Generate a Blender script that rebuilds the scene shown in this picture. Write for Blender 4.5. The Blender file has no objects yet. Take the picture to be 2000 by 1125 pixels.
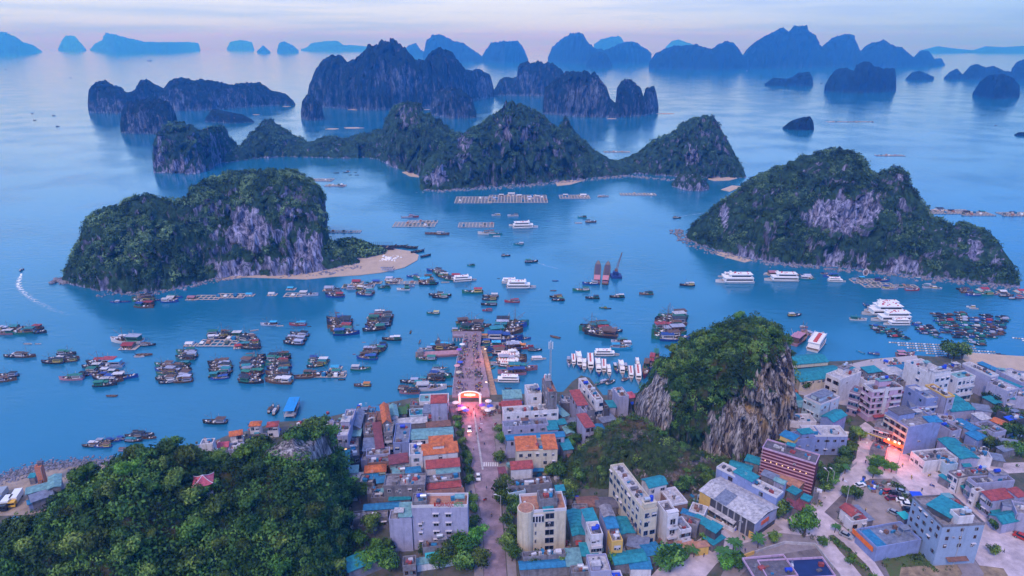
import bpy, math, random
import numpy as np
from mathutils import Vector, Matrix, noise
random.seed(7); RNG = np.random.default_rng(11)
sc = bpy.context.scene
# ------------------------------------------------------------- camera
CAM_H = 150.0; FPX = 1333.33; PITCH = math.atan((562.5-84)/FPX)
cd = bpy.data.cameras.new('camera'); cam = bpy.data.objects.new('camera', cd)
sc.collection.objects.link(cam); sc.camera = cam
cd.sensor_width = 36.0; cd.lens = 36.0*FPX/2000.0
cd.clip_start = 1.0; cd.clip_end = 90000.0
cam.location = (0, 0, CAM_H); cam.rotation_euler = (math.pi/2-PITCH, 0, 0)
# ------------------------------------------------------------- world
SUN_EL, SUN_AZ = math.radians(48), math.radians(205)     # azimuth from +Y, clockwise: behind the camera, to the left
wd = bpy.data.worlds.new("World"); sc.world = wd; wd.use_nodes = True
nt = wd.node_tree; N = nt.nodes; L = nt.links; N.clear()
out = N.new('ShaderNodeOutputWorld'); bg = N.new('ShaderNodeBackground'); bg.inputs[1].default_value = 0.1
sky = N.new('ShaderNodeTexSky'); sky.sky_type = 'NISHITA'; sky.sun_disc = False
sky.sun_elevation = SUN_EL; sky.sun_rotation = SUN_AZ; sky.air_density = 1.5; sky.dust_density = 1.0
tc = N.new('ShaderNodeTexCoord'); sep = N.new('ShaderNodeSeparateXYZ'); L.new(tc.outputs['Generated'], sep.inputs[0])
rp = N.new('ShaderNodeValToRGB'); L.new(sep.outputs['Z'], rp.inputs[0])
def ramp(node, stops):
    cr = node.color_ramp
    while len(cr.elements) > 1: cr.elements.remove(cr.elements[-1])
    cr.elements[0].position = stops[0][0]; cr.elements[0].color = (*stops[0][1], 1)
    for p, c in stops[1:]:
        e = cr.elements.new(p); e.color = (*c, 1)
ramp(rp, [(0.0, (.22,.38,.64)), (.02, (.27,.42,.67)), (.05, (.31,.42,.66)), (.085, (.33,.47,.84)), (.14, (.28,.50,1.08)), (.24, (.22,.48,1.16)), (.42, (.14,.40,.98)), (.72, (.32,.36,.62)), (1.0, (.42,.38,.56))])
# thin streaks of cloud in the veil
mp = N.new('ShaderNodeMapping'); mp.inputs['Scale'].default_value = (4.5, 4.5, 95.0); L.new(tc.outputs['Generated'], mp.inputs[0])
ns = N.new('ShaderNodeTexNoise'); ns.inputs['Scale'].default_value = 1.0; ns.inputs['Detail'].default_value = 5; L.new(mp.outputs[0], ns.inputs[0])
cr2 = N.new('ShaderNodeValToRGB'); L.new(ns.outputs[0], cr2.inputs[0]); ramp(cr2, [(.34, (.50,.64,.97)), (.60, (1.15,1.08,1.03))])
mul = N.new('ShaderNodeMix'); mul.data_type = 'RGBA'; mul.blend_type = 'MULTIPLY'; mul.inputs[0].default_value = .6
L.new(rp.outputs[0], mul.inputs[6]); L.new(cr2.outputs[0], mul.inputs[7])
# bluer towards the right (east)
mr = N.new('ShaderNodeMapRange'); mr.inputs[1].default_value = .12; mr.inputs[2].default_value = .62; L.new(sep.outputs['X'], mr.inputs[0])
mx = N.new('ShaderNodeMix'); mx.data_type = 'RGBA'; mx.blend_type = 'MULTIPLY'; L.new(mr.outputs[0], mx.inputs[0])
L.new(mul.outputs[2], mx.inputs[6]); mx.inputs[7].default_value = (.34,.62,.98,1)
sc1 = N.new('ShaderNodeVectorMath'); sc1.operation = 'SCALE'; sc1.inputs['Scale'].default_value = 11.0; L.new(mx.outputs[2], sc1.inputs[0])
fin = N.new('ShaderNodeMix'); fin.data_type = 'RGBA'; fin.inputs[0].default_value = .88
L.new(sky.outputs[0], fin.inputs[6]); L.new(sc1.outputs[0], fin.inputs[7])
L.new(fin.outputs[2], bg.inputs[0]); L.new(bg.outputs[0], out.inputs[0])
# ------------------------------------------------------------- sun (dusk light through cloud)
sd = bpy.data.lights.new('sun', 'SUN'); sun = bpy.data.objects.new('sun', sd); sc.collection.objects.link(sun)
sd.energy = 1.2; sd.angle = math.radians(14); sd.color = (1.0, .80, .78)
sdir = Vector((math.sin(SUN_AZ)*math.cos(SUN_EL), math.cos(SUN_AZ)*math.cos(SUN_EL), math.sin(SUN_EL)))
sun.rotation_euler = sdir.to_track_quat('Z', 'Y').to_euler(); sun.location = (0, -100, 400)
sc.view_settings.view_transform = 'Standard'; sc.view_settings.look = 'None'
sc.view_settings.exposure = 0.96; sc.view_settings.gamma = 1.0
sc.render.engine = 'CYCLES'; sc.cycles.use_denoising = True
sc.cycles.max_bounces = 6; sc.cycles.volume_bounces = 0; sc.cycles.sample_clamp_indirect = 6
# ------------------------------------------------------------- geometry of the view, used to lay the place out
cp, sp = math.cos(PITCH), math.sin(PITCH)
def ray(u, v):
    x = (u-1000)/FPX; y = (562.5-v)/FPX
    return (x, cp+y*sp, -sp+y*cp)
def G(u, v, z=0.0):
    d = ray(u, v); t = (z-CAM_H)/d[2]
    return Vector((d[0]*t, d[1]*t, z))
def AT(u, v, Y):
    d = ray(u, v); t = Y/d[1]
    return Vector((d[0]*t, Y, CAM_H+d[2]*t))
def PROJ(p):
    x, y, z = p[0], p[1], p[2]-CAM_H
    f = y*cp-z*sp; up = y*sp+z*cp
    return (1000+FPX*x/f, 562.5-FPX*up/f)
def ppm(p):                                  # photo pixels per metre at a point
    return FPX/((p[1])*cp-(p[2]-CAM_H)*sp)
# ------------------------------------------------------------- objects
def link(o, parent=None):
    sc.collection.objects.link(o)
    if parent is not None: o.parent = parent
    return o
def tag(o, label=None, cat=None, group=None, kind=None):
    if label: o['label'] = label
    if cat: o['category'] = cat
    if group: o['group'] = group
    if kind: o['kind'] = kind
    return o
def empty(name, loc, rz=0.0):
    o = bpy.data.objects.new(name, None); o.empty_display_size = 1
    link(o); o.location = loc; o.rotation_euler = (0, 0, rz); return o
def mesh_np(name, verts, faces, mats=(), matidx=None, smooth=False):
    """verts (n,3), faces (m,k) numpy of equal size k, or a list of lists"""
    me = bpy.data.meshes.new(name)
    verts = np.asarray(verts, dtype=np.float32)
    if isinstance(faces, np.ndarray):
        m, k = faces.shape
        me.vertices.add(len(verts)); me.vertices.foreach_set('co', verts.ravel())
        me.loops.add(m*k); me.loops.foreach_set('vertex_index', faces.astype(np.int32).ravel())
        me.polygons.add(m); me.polygons.foreach_set('loop_start', np.arange(0, m*k, k, dtype=np.int32))
        me.update(calc_edges=True)
    else:
        me.from_pydata([tuple(map(float, v)) for v in verts], [], faces)
    for mt in mats: me.materials.append(mt)
    if matidx is not None: me.polygons.foreach_set('material_index', np.asarray(matidx, dtype=np.int32))
    if smooth: me.polygons.foreach_set('use_smooth', np.ones(len(me.polygons), dtype=bool))
    me.update(); return me
class MB:
    """collects boxes, prisms, tubes into one mesh"""
    def __init__(s): s.v = []; s.f = []; s.m = []; s.mats = []
    def mi(s, mat):
        if mat not in s.mats: s.mats.append(mat)
        return s.mats.index(mat)
    def add(s, vs, fs, mat):
        b = len(s.v); s.v.extend(vs); i = s.mi(mat)
        for f in fs: s.f.append([b+k for k in f]); s.m.append(i)
        return s
    def box(s, x0, x1, y0, y1, z0, z1, mat, rz=0.0, c=(0, 0), tx=0.0, ty=0.0):
        """tx, ty: how far the top is drawn in on each side"""
        P = [(x0,y0,z0),(x1,y0,z0),(x1,y1,z0),(x0,y1,z0),(x0+tx,y0+ty,z1),(x1-tx,y0+ty,z1),(x1-tx,y1-ty,z1),(x0+tx,y1-ty,z1)]
        if rz:
            ca, sa = math.cos(rz), math.sin(rz)
            P = [(c[0]+(x-c[0])*ca-(y-c[1])*sa, c[1]+(x-c[0])*sa+(y-c[1])*ca, z) for x, y, z in P]
        return s.add(P, [(0,3,2,1),(4,5,6,7),(0,1,5,4),(1,2,6,5),(2,3,7,6),(3,0,4,7)], mat)
    def prism(s, poly, z0, z1, mat, topmat=None):
        n = len(poly); P = [(x, y, z0) for x, y in poly]+[(x, y, z1) for x, y in poly]
        s.add(P, [[i, (i+1) % n, n+(i+1) % n, n+i] for i in range(n)]+[list(range(n))[::-1]], mat)
        b = len(s.v)-n; s.f.append([b+i for i in range(n)]); s.m.append(s.mi(topmat or mat)); return s
    def tube(s, p, q, r, mat, n=6, r2=None):
        p = Vector(p); q = Vector(q); d = (q-p); r2 = r if r2 is None else r2
        if d.length < 1e-6: return s
        a = d.orthogonal().normalized(); b = d.normalized().cross(a)
        vs = [tuple(p+(a*math.cos(t)+b*math.sin(t))*r) for t in [2*math.pi*i/n for i in range(n)]]
        vs += [tuple(q+(a*math.cos(t)+b*math.sin(t))*r2) for t in [2*math.pi*i/n for i in range(n)]]
        return s.add(vs, [[i, (i+1) % n, n+(i+1) % n, n+i] for i in range(n)]+[list(range(n))[::-1], list(range(n, 2*n))], mat)
    def quad(s, a, b, c, d, mat): return s.add([tuple(a), tuple(b), tuple(c), tuple(d)], [(0,1,2,3)], mat)
    def mesh(s, name, smooth=False):
        me = bpy.data.meshes.new(name); me.from_pydata([tuple(v) for v in s.v], [], s.f)
        for mt in s.mats: me.materials.append(mt)
        me.polygons.foreach_set('material_index', np.array(s.m, dtype=np.int32))
        if smooth: me.polygons.foreach_set('use_smooth', np.ones(len(me.polygons), dtype=bool))
        me.update(); return me
    def obj(s, name, parent=None, smooth=False): return link(bpy.data.objects.new(name, s.mesh(name, smooth)), parent)
# ------------------------------------------------------------- materials
_M = {}
def M(name, col=None, rough=.75, var=.18, scale=.8, bump=0.0, metal=0.0, objcol=False, stretch=(1,1,1), col2=None, emit=None, es=1.0, spec=.3, stain=0.0):
    if name in _M: return _M[name]
    m = bpy.data.materials.new(name); m.use_nodes = True; t = m.node_tree; n = t.nodes; l = t.links
    b = n['Principled BSDF']; b.inputs['Roughness'].default_value = rough; b.inputs['Metallic'].default_value = metal
    b.inputs['Specular IOR Level'].default_value = spec
    if emit is not None:
        b.inputs['Emission Color'].default_value = (*emit, 1); b.inputs['Emission Strength'].default_value = es
    geo = n.new('ShaderNodeNewGeometry'); mpn = n.new('ShaderNodeMapping'); mpn.inputs['Scale'].default_value = stretch
    l.new(geo.outputs['Position'], mpn.inputs[0])
    no = n.new('ShaderNodeTexNoise'); no.inputs['Scale'].default_value = scale; no.inputs['Detail'].default_value = 6; no.inputs['Roughness'].default_value = .65
    l.new(mpn.outputs[0], no.inputs[0])
    mix = n.new('ShaderNodeMix'); mix.data_type = 'RGBA'
    rr = n.new('ShaderNodeMapRange'); rr.inputs[1].default_value = .3; rr.inputs[2].default_value = .7; l.new(no.outputs[0], rr.inputs[0]); l.new(rr.outputs[0], mix.inputs[0])
    if objcol:
        oi = n.new('ShaderNodeObjectInfo')
        dk = n.new('ShaderNodeVectorMath'); dk.operation = 'SCALE'; dk.inputs['Scale'].default_value = 1-var; l.new(oi.outputs['Color'], dk.inputs[0])
        l.new(dk.outputs[0], mix.inputs[6]); l.new(oi.outputs['Color'], mix.inputs[7])
    else:
        c2 = col2 or tuple(c*(1-var) for c in col)
        mix.inputs[6].default_value = (*c2, 1); mix.inputs[7].default_value = (*tuple(min(1, c*(1+var*.5)) for c in col), 1)
    res = mix.outputs[2]
    if stain:                                  # rain stains running down a wall
        mp2 = n.new('ShaderNodeMapping'); mp2.inputs['Scale'].default_value = (1.1, 1.1, .12); l.new(geo.outputs['Position'], mp2.inputs[0])
        n2 = n.new('ShaderNodeTexNoise'); n2.inputs['Scale'].default_value = 1.0; n2.inputs['Detail'].default_value = 5; l.new(mp2.outputs[0], n2.inputs[0])
        r2 = n.new('ShaderNodeMapRange'); r2.inputs[1].default_value = .52; r2.inputs[2].default_value = .75; r2.inputs[4].default_value = stain; l.new(n2.outputs[0], r2.inputs[0])
        m2 = n.new('ShaderNodeMix'); m2.data_type = 'RGBA'; m2.blend_type = 'MULTIPLY'; l.new(r2.outputs[0], m2.inputs[0]); l.new(res, m2.inputs[6]); m2.inputs[7].default_value = (.45,.42,.40,1); res = m2.outputs[2]
    l.new(res, b.inputs['Base Color'])
    if bump:
        bp = n.new('ShaderNodeBump'); bp.inputs['Strength'].default_value = bump; bp.inputs['Distance'].default_value = .3; l.new(no.outputs[0], bp.inputs['Height']); l.new(bp.outputs[0], b.inputs['Normal'])
    _M[name] = m; return m
# ------------------------------------------------------------- water
def water_mat():
    m = bpy.data.materials.new('sea_water'); m.use_nodes = True; t = m.node_tree; n = t.nodes; l = t.links
    b = n['Principled BSDF']; b.inputs['Roughness'].default_value = .10; b.inputs['IOR'].default_value = 1.55
    geo = n.new('ShaderNodeNewGeometry')
    big = n.new('ShaderNodeTexNoise'); big.inputs['Scale'].default_value = .004; big.inputs['Detail'].default_value = 4; l.new(geo.outputs['Position'], big.inputs[0])
    mix = n.new('ShaderNodeMix'); mix.data_type = 'RGBA'; l.new(big.outputs[0], mix.inputs[0])
    mix.inputs[6].default_value = (.010,.115,.185,1); mix.inputs[7].default_value = (.014,.165,.32,1); l.new(mix.outputs[2], b.inputs['Base Color'])
    mp1 = n.new('ShaderNodeMapping'); mp1.inputs['Scale'].default_value = (.10,.26,1); mp1.inputs['Rotation'].default_value = (0,0,.25); l.new(geo.outputs['Position'], mp1.inputs[0])
    w1 = n.new('ShaderNodeTexNoise'); w1.inputs['Scale'].default_value = 1; w1.inputs['Detail'].default_value = 7; w1.inputs['Roughness'].default_value = .62; l.new(mp1.outputs[0], w1.inputs[0])
    pt = n.new('ShaderNodeTexNoise'); pt.inputs['Scale'].default_value = .012; pt.inputs['Detail'].default_value = 3; l.new(geo.outputs['Position'], pt.inputs[0])
    pr = n.new('ShaderNodeMapRange'); pr.inputs[1].default_value = .4; pr.inputs[2].default_value = .65; pr.inputs[3].default_value = .16; pr.inputs[4].default_value = .85; l.new(pt.outputs[0], pr.inputs[0])
    bp = n.new('ShaderNodeBump'); bp.inputs['Distance'].default_value = .55; l.new(pr.outputs[0], bp.inputs['Strength']); l.new(w1.outputs[0], bp.inputs['Height']); l.new(bp.outputs[0], b.inputs['Normal'])
    return m
mb = MB(); wm = water_mat()
mb.add([(-40000,-2000,0),(40000,-2000,0),(40000,60000,0),(-40000,60000,0)], [(0,1,2,3)], wm)
sea = mb.obj('water'); tag(sea, 'calm blue bay water', kind='structure')
# ------------------------------------------------------------- karst rock and jungle
def karst_mat(name, veg1, veg2, rock_d, rock_l, warm=(.45,.33,.2), fine=1.0, brown=None):
    m = bpy.data.materials.new(name); m.use_nodes = True; t = m.node_tree; n = t.nodes; l = t.links
    b = n['Principled BSDF']; b.inputs['Roughness'].default_value = .9; b.inputs['Specular IOR Level'].default_value = .1
    geo = n.new('ShaderNodeNewGeometry')
    def noi(scale, st=(1,1,1), det=6, ro=.6):
        mp = n.new('ShaderNodeMapping'); mp.inputs['Scale'].default_value = st; l.new(geo.outputs['Position'], mp.inputs[0])
        k = n.new('ShaderNodeTexNoise'); k.inputs['Scale'].default_value = scale; k.inputs['Detail'].default_value = det; k.inputs['Roughness'].default_value = ro; l.new(mp.outputs[0], k.inputs[0]); return k.outputs[0]
    def mr(x, a, bb, c=0., d=1.):
        k = n.new('ShaderNodeMapRange'); k.inputs[1].default_value = a; k.inputs[2].default_value = bb; k.inputs[3].default_value = c; k.inputs[4].default_value = d; l.new(x, k.inputs[0]); return k.outputs[0]
    def mixc(f, a, bb):
        k = n.new('ShaderNodeMix'); k.data_type = 'RGBA'
        l.new(f, k.inputs[0])
        for i, c in ((6, a), (7, bb)):
            if isinstance(c, tuple): k.inputs[i].default_value = (*c, 1)
            else: l.new(c, k.inputs[i])
        return k.outputs[2]
    def math_(op, a, bb):
        k = n.new('ShaderNodeMath'); k.operation = op
        for i, c in ((0, a), (1, bb)):
            if isinstance(c, (int, float)): k.inputs[i].default_value = c
            else: l.new(c, k.inputs[i])
        return k.outputs[0]
    veg = mixc(mr(noi(.22*fine, det=8, ro=.7), .38, .64), veg1, veg2)
    if brown: veg = mixc(mr(noi(.05*fine, det=5), .5, .62), veg, brown)
    st = noi(.42*fine, (1, 1, .14), 8, .7)
    rock = mixc(mr(st, .42, .64), rock_d, rock_l)
    rock = mixc(mr(noi(.08*fine, (1,1,.6), 4), .56, .72, 0, .8), rock, warm)
    rock = mixc(mr(noi(.9*fine, (1, 1, .22), 4), .56, .62, 0, .75), rock, tuple(c*.35 for c in rock_d))
    at = n.new('ShaderNodeAttribute'); at.attribute_name = 'rock'
    rock = mixc(mr(at.outputs['Fac'], .32, .75, .0, 1.0), mixc(mr(noi(.6*fine, (1,1,.3), 6, .7), .3, .7), tuple(c*.8 for c in rock_d), tuple(c*.30 for c in rock_l)), rock)
    f = math_('ADD', at.outputs['Fac'], math_('MULTIPLY', math_('SUBTRACT', noi(.12*fine, (1,1,.5), 8, .72), .5), 2.6))
    col = mixc(mr(f, .47, .60), veg, rock)
    l.new(col, b.inputs['Base Color'])
    bp = n.new('ShaderNodeBump'); bp.inputs['Strength'].default_value = .9; bp.inputs['Distance'].default_value = 2.2/fine
    l.new(math_('ADD', noi(.3*fine, (1,1,.35), 9, .75), math_('MULTIPLY', st, .8)), bp.inputs['Height']); l.new(bp.outputs[0], b.inputs['Normal'])
    return m
KARST = karst_mat('karst_jungle', (.012,.030,.024), (.045,.10,.055), (.05,.06,.11), (.50,.50,.74), warm=(.19,.18,.32))
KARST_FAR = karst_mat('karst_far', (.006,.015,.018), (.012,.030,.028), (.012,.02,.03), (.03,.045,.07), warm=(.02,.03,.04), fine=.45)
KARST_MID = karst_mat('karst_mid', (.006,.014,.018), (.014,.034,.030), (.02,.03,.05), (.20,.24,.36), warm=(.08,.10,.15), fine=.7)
KARST_NEAR = karst_mat('karst_near', (.010,.026,.012), (.035,.09,.028), (.045,.04,.05), (.60,.55,.56), warm=(.48,.33,.16), fine=1.7, brown=(.07,.065,.03))
def interp(pl, n):
    us = np.array([p[0] for p in pl], float); vs = np.array([p[1] for p in pl], float)
    return us, vs
def fbm(x, y, z, o=4):
    s = 0; a = 1; f = 1
    for i in range(o):
        s += a*noise.noise(Vector((x*f, y*f, z*f))); a *= .5; f *= 2.1
    return s
class Land:
    """pieces of land lofted foot > ridge > back foot, all joined into ONE mesh"""
    def __init__(s, seed=0): s.v = []; s.f = []; s.rock = []; s.n = 0; s.seed = seed*13.7; s.grids = []
    def piece(s, top, base, kf=.8, kb=.7, p=2.4, n=110, nt=26, amp=.10, patches=(), rock0=.28, wl=1.0, dmin=4.0, z0=0.0, zf=.35, steep=None, world=False, back=None, flute=1.0):
        """top, base: outline in photo pixels, left to right; patches: bare rock (u, v, ru, rv, amount)"""
        u0 = max(top[0][0], base[0][0]); u1 = min(top[-1][0], base[-1][0]); us = np.linspace(u0, u1, n)
        vt = np.interp(us, [a[0] for a in top], [a[1] for a in top]); vb = np.interp(us, [a[0] for a in base], [a[1] for a in base])
        vt = np.minimum(vt, vb-.05)
        cols = []
        for i, (u, a, b) in enumerate(zip(us, vt, vb)):
            F = G(u, b, z0); d = dmin
            for _ in range(14):
                R = AT(u, a, F.y+d); h = max(R.z-z0, .3); d = d*.5+(dmin+kf*h)*.5
            R = AT(u, a, F.y+d); R.z = max(R.z, z0+.3)
            B = Vector((R.x*(1+kb*(R.z-z0)/R.y), R.y+dmin+kb*(R.z-z0)))
            cols.append((F, R, B))
        nb = max(8, nt//2); ts = np.linspace(0, 1, nt)**1.0
        V = []; hmax = max(c[1].z for c in cols)-z0
        rows = nt+nb
        for i, (F, R, B) in enumerate(cols):
            h = R.z-z0
            for j in range(rows):
                if j < nt:
                    t = ts[j]; x = F.x+(R.x-F.x)*t; y = F.y+(R.y-F.y)*t; z = h*(1-(1-t)**p)
                else:
                    t = (j-nt+1)/nb; x = R.x+(B.x-R.x)*t; y = R.y+(B.y-R.y)*t; z = h*(1-t**2.2)
                sc_ = wl*max(hmax, 12)*.30
                q = (x/sc_+s.seed, y/sc_, z/sc_*.55)
                A = amp*max(h, hmax*.25)
                k = min(1, z/(.12*h+.01)) if h > 0 else 0
                nx = fbm(q[0]*1.0, q[1], q[2]*.35); ny = fbm(q[0]*2.2+9, q[1]*2.2, q[2]*(zf+.25)+3, 5); nz = fbm(q[0]*1.5+40, q[1]*1.5, q[2]+7, 5)
                crag = abs(fbm(q[0]*3.1+5, q[1]*3.1, q[2]*(zf*2.4), 3))
                ed = min(1, min(i, n-1-i)/6.0)
                kt = 1.0
                if j <= nt: kt = 1.0-.6*(j/nt)
                x += A*.55*nx*(.35+.65*k)*ed; y += A*(1.5*ny+1.5*(crag-.3))*flute*(.3+.7*k)*ed*kt
                z += A*(.55*nz+.55*fbm(q[0]*4.3+11, q[1]*4.3, q[2]*2+5, 3))*k*ed*(1.0 if j < nt-1 else .85)-A*.12*k-(0 if j else 2.0)
                if j == rows-1: z = z0-2.0
                if j == 0: z = z0-2.0
                V.append((x, y, max(z, -2.5)))
        V = np.array(V); g = V.reshape(n, rows, 3)
        # bare rock where steep, plus the patches
        dj = np.gradient(g, axis=1); di = np.gradient(g, axis=0); nrm = np.cross(di, dj); nrm /= np.linalg.norm(nrm, axis=2, keepdims=True)+1e-9
        nzv = np.abs(nrm[..., 2]); rk = rock0+np.clip((.42-nzv)*.9, -.25, .3)
        f = g[..., 1]*cp-(g[..., 2]-CAM_H)*sp; up = g[..., 1]*sp+(g[..., 2]-CAM_H)*cp
        pu = 1000+FPX*g[..., 0]/f; pv = 562.5-FPX*up/f
        for (a, b, ru, rv, am) in patches:
            rk = rk+am*np.clip(1.35-((pu-a)/ru)**2-((pv-b)/rv)**2, 0, 1)*(np.arange(rows) < nt+2)[None, :]
        if z0 < 1: rk = np.maximum(rk, np.clip(.85-(g[..., 2])/2.2, 0, 1))      # bare rock at the tide line
        ii, jj = np.meshgrid(np.arange(n-1), np.arange(rows-1), indexing='ij'); a = ii*rows+jj+s.n
        s.f.append(np.stack([a, a+rows, a+rows+1, a+1], axis=-1).reshape(-1, 4))
        s.v.append(V); s.rock.append(rk.ravel()); s.n += len(V); s.grids.append((g, rk)); return s
    def obj(s, name, mat, label, kind='structure', cat=None, group=None):
        me = mesh_np(name, np.concatenate(s.v), np.concatenate(s.f), [mat], smooth=True)
        at = me.attributes.new('rock', 'FLOAT', 'POINT'); at.data.foreach_set('value', np.concatenate(s.rock).astype(np.float32))
        o = link(bpy.data.objects.new(name, me)); return tag(o, label, cat, group, kind)
    def surface_points(s, count, rng, maxrock=.5, zmin=2.0, only=None, gaps=None):
        """points on the land with their normals, area weighted"""
        P = []; W = []; Nn = []; K = []
        for gi, (g, rk) in enumerate(s.grids):
            if only is not None and gi not in only: continue
            a = g[:-1, :-1]; b = g[1:, :-1]; c = g[1:, 1:]; d = g[:-1, 1:]
            cr = np.cross(b-a, d-a); ar = np.linalg.norm(cr, axis=2)
            P.append(np.stack([a, b, c, d], axis=-2).reshape(-1, 4, 3)); W.append(ar.ravel()); Nn.append((cr/(ar[..., None]+1e-9)).reshape(-1, 3)); K.append(rk[:-1, :-1].ravel())
        P = np.concatenate(P); W = np.concatenate(W); Nn = np.concatenate(Nn); K = np.concatenate(K)
        W = W*(K < maxrock)*(P[:, 0, 2] > zmin)
        if gaps: W = W*np.array([fbm(a[0]/gaps, a[1]/gaps, a[2]/gaps*.5+4, 3) < .10 for a in P[:, 0]])
        W = W/W.sum(); idx = rng.choice(len(W), count, p=W)
        r1 = rng.random((count, 1)); r2 = rng.random((count, 1)); q = P[idx]
        pts = (q[:, 0]*(1-r1)+q[:, 1]*r1)*(1-r2)+(q[:, 3]*(1-r1)+q[:, 2]*r1)*r2
        return pts, Nn[idx]
def clump(pts, s_=14.0, a=.9):
    return np.clip(np.array([.42+a*fbm(p[0]/s_, p[1]/s_, p[2]/s_, 3) for p in pts])+RNG.normal(size=len(pts))*.13, 0, 1)
# leafy clumps: many small leaf faces through the volume of each crown
def leaf_cloud(name, centres, radii, nleaf, mat, rng, leaf=.35, flat=.8, tint=None):
    n = len(centres); c = np.repeat(centres, nleaf, axis=0); r = np.repeat(radii, nleaf)
    d = rng.normal(size=(n*nleaf, 3)); d /= np.linalg.norm(d, axis=1, keepdims=True)
    rad = r*(.55+.5*rng.random(n*nleaf)); pos = c+d*rad[:, None]*np.array([1, 1, flat])
    lob = 1+.25*np.sin(d[:, 0]*5+c[:, 0])*np.sin(d[:, 1]*5+c[:, 1]*1.3); pos = c+(pos-c)*lob[:, None]
    nn = d+rng.normal(size=d.shape)*.45; nn /= np.linalg.norm(nn, axis=1, keepdims=True)
    a = np.cross(nn, rng.normal(size=nn.shape)); a /= np.linalg.norm(a, axis=1, keepdims=True)+1e-9; b = np.cross(nn, a)
    sz = (leaf*r*(.6+.8*rng.random(n*nleaf)))[:, None]
    V = np.stack([pos-a*sz, pos-b*sz*.6, pos+a*sz, pos+b*sz*.6], axis=1).reshape(-1, 3)
    Fc = np.arange(n*nleaf*4).reshape(-1, 4)
    me = mesh_np(name, V, Fc, [mat])
    tn = np.repeat(rng.random(n) if tint is None else tint, nleaf*4)*.75+np.repeat(rng.random(n*nleaf), 4)*.25
    at = me.attributes.new('tint', 'FLOAT', 'POINT'); at.data.foreach_set('value', tn.astype(np.float32)); return me
def leaf_mat(name, stops):
    m = bpy.data.materials.new(name); m.use_nodes = True; t = m.node_tree; n = t.nodes; l = t.links
    b = n['Principled BSDF']; b.inputs['Roughness'].default_value = .7; b.inputs['Specular IOR Level'].default_value = .2
    at = n.new('ShaderNodeAttribute'); at.attribute_name = 'tint'; r = n.new('ShaderNodeValToRGB'); ramp(r, stops); l.new(at.outputs['Fac'], r.inputs[0])
    oi = n.new('ShaderNodeObjectInfo'); hs = n.new('ShaderNodeHueSaturation')
    mr_ = n.new('ShaderNodeMapRange'); mr_.inputs[3].default_value = .6; mr_.inputs[4].default_value = 1.6; l.new(oi.outputs['Random'], mr_.inputs[0]); l.new(mr_.outputs[0], hs.inputs['Value'])
    hr = n.new('ShaderNodeMapRange'); hr.inputs[3].default_value = .465; hr.inputs[4].default_value = .52; sep2 = n.new('ShaderNodeMath'); sep2.operation = 'FRACT'; m7 = n.new('ShaderNodeMath'); m7.operation = 'MULTIPLY'; m7.inputs[1].default_value = 7.3; l.new(oi.outputs['Random'], m7.inputs[0]); l.new(m7.outputs[0], sep2.inputs[0]); l.new(sep2.outputs[0], hr.inputs[0]); l.new(hr.outputs[0], hs.inputs['Hue']); l.new(r.outputs[0], hs.inputs['Color']); l.new(hs.outputs[0], b.inputs['Base Color']); return m
LEAF_FAR = leaf_mat('island_leaves', [(0, (.008,.020,.020)), (.3, (.028,.066,.038)), (.6, (.068,.145,.07)), (1, (.14,.26,.12))])
LEAF = leaf_mat('jungle_leaves', [(0, (.008,.020,.007)), (.35, (.028,.070,.014)), (.7, (.075,.16,.030)), (1, (.17,.27,.055))])
LEAF_BRIGHT = leaf_mat('fresh_leaves', [(0, (.025,.07,.012)), (.5, (.07,.18,.025)), (1, (.16,.32,.05))])
exec_islands = True
SAND = M('sand', (.46,.35,.27), .9, .15, .15, bump=.2)
ROCKM = M('shore_rock', (.22,.21,.26), .9, .7, .9, bump=.5)
# ---- left island with the white cliff
I = Land(1)
I.piece([(118,548),(135,515),(150,484),(163,462),(166,436),(175,426),(200,413),(240,399),(262,396),(285,382),(310,392),(330,398),(365,390),(375,371),(395,356),(430,346),(480,339),(530,335),(570,338),(600,350),(622,365),(630,390),(634,430),(640,465),(655,485),(680,495),(705,512)],
        [(118,552),(150,558),(190,568),(240,572),(300,570),(350,562),(400,548),(450,540),(520,540),(580,538),(630,530),(680,520),(705,515)],
        kf=1.0, kb=1.0, p=2.3, n=260, nt=44, amp=.10, rock0=.25,
        patches=[(487,447,36,42,.8),(440,420,60,50,.20),(560,470,60,36,.22),(590,400,36,40,.2),(545,425,30,40,.22),(600,470,22,30,.4),(440,470,30,30,.25),(330,395,25,14,.2),(285,390,40,14,.18),(460,520,60,17,.55),(550,515,38,16,.5),(600,512,30,22,.55),(375,415,20,30,.15),(620,480,10,30,.5),(560,375,50,20,.15),(640,508,30,10,.3)])
island_left = I.obj('island', KARST, 'green karst island with a white streaked cliff')
pts, nr = I.surface_points(5600, RNG, .40, 3, gaps=15)
me = leaf_cloud('island_scrub', pts+nr*.2+np.array([0,0,.5]), .9+1.9*RNG.random(len(pts))**1.5, 26, LEAF_FAR, RNG, leaf=.27, tint=clump(pts))
tag(link(bpy.data.objects.new('island_scrub', me)), 'dark green scrub and trees covering the left island', 'scrub', kind='stuff')
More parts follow.
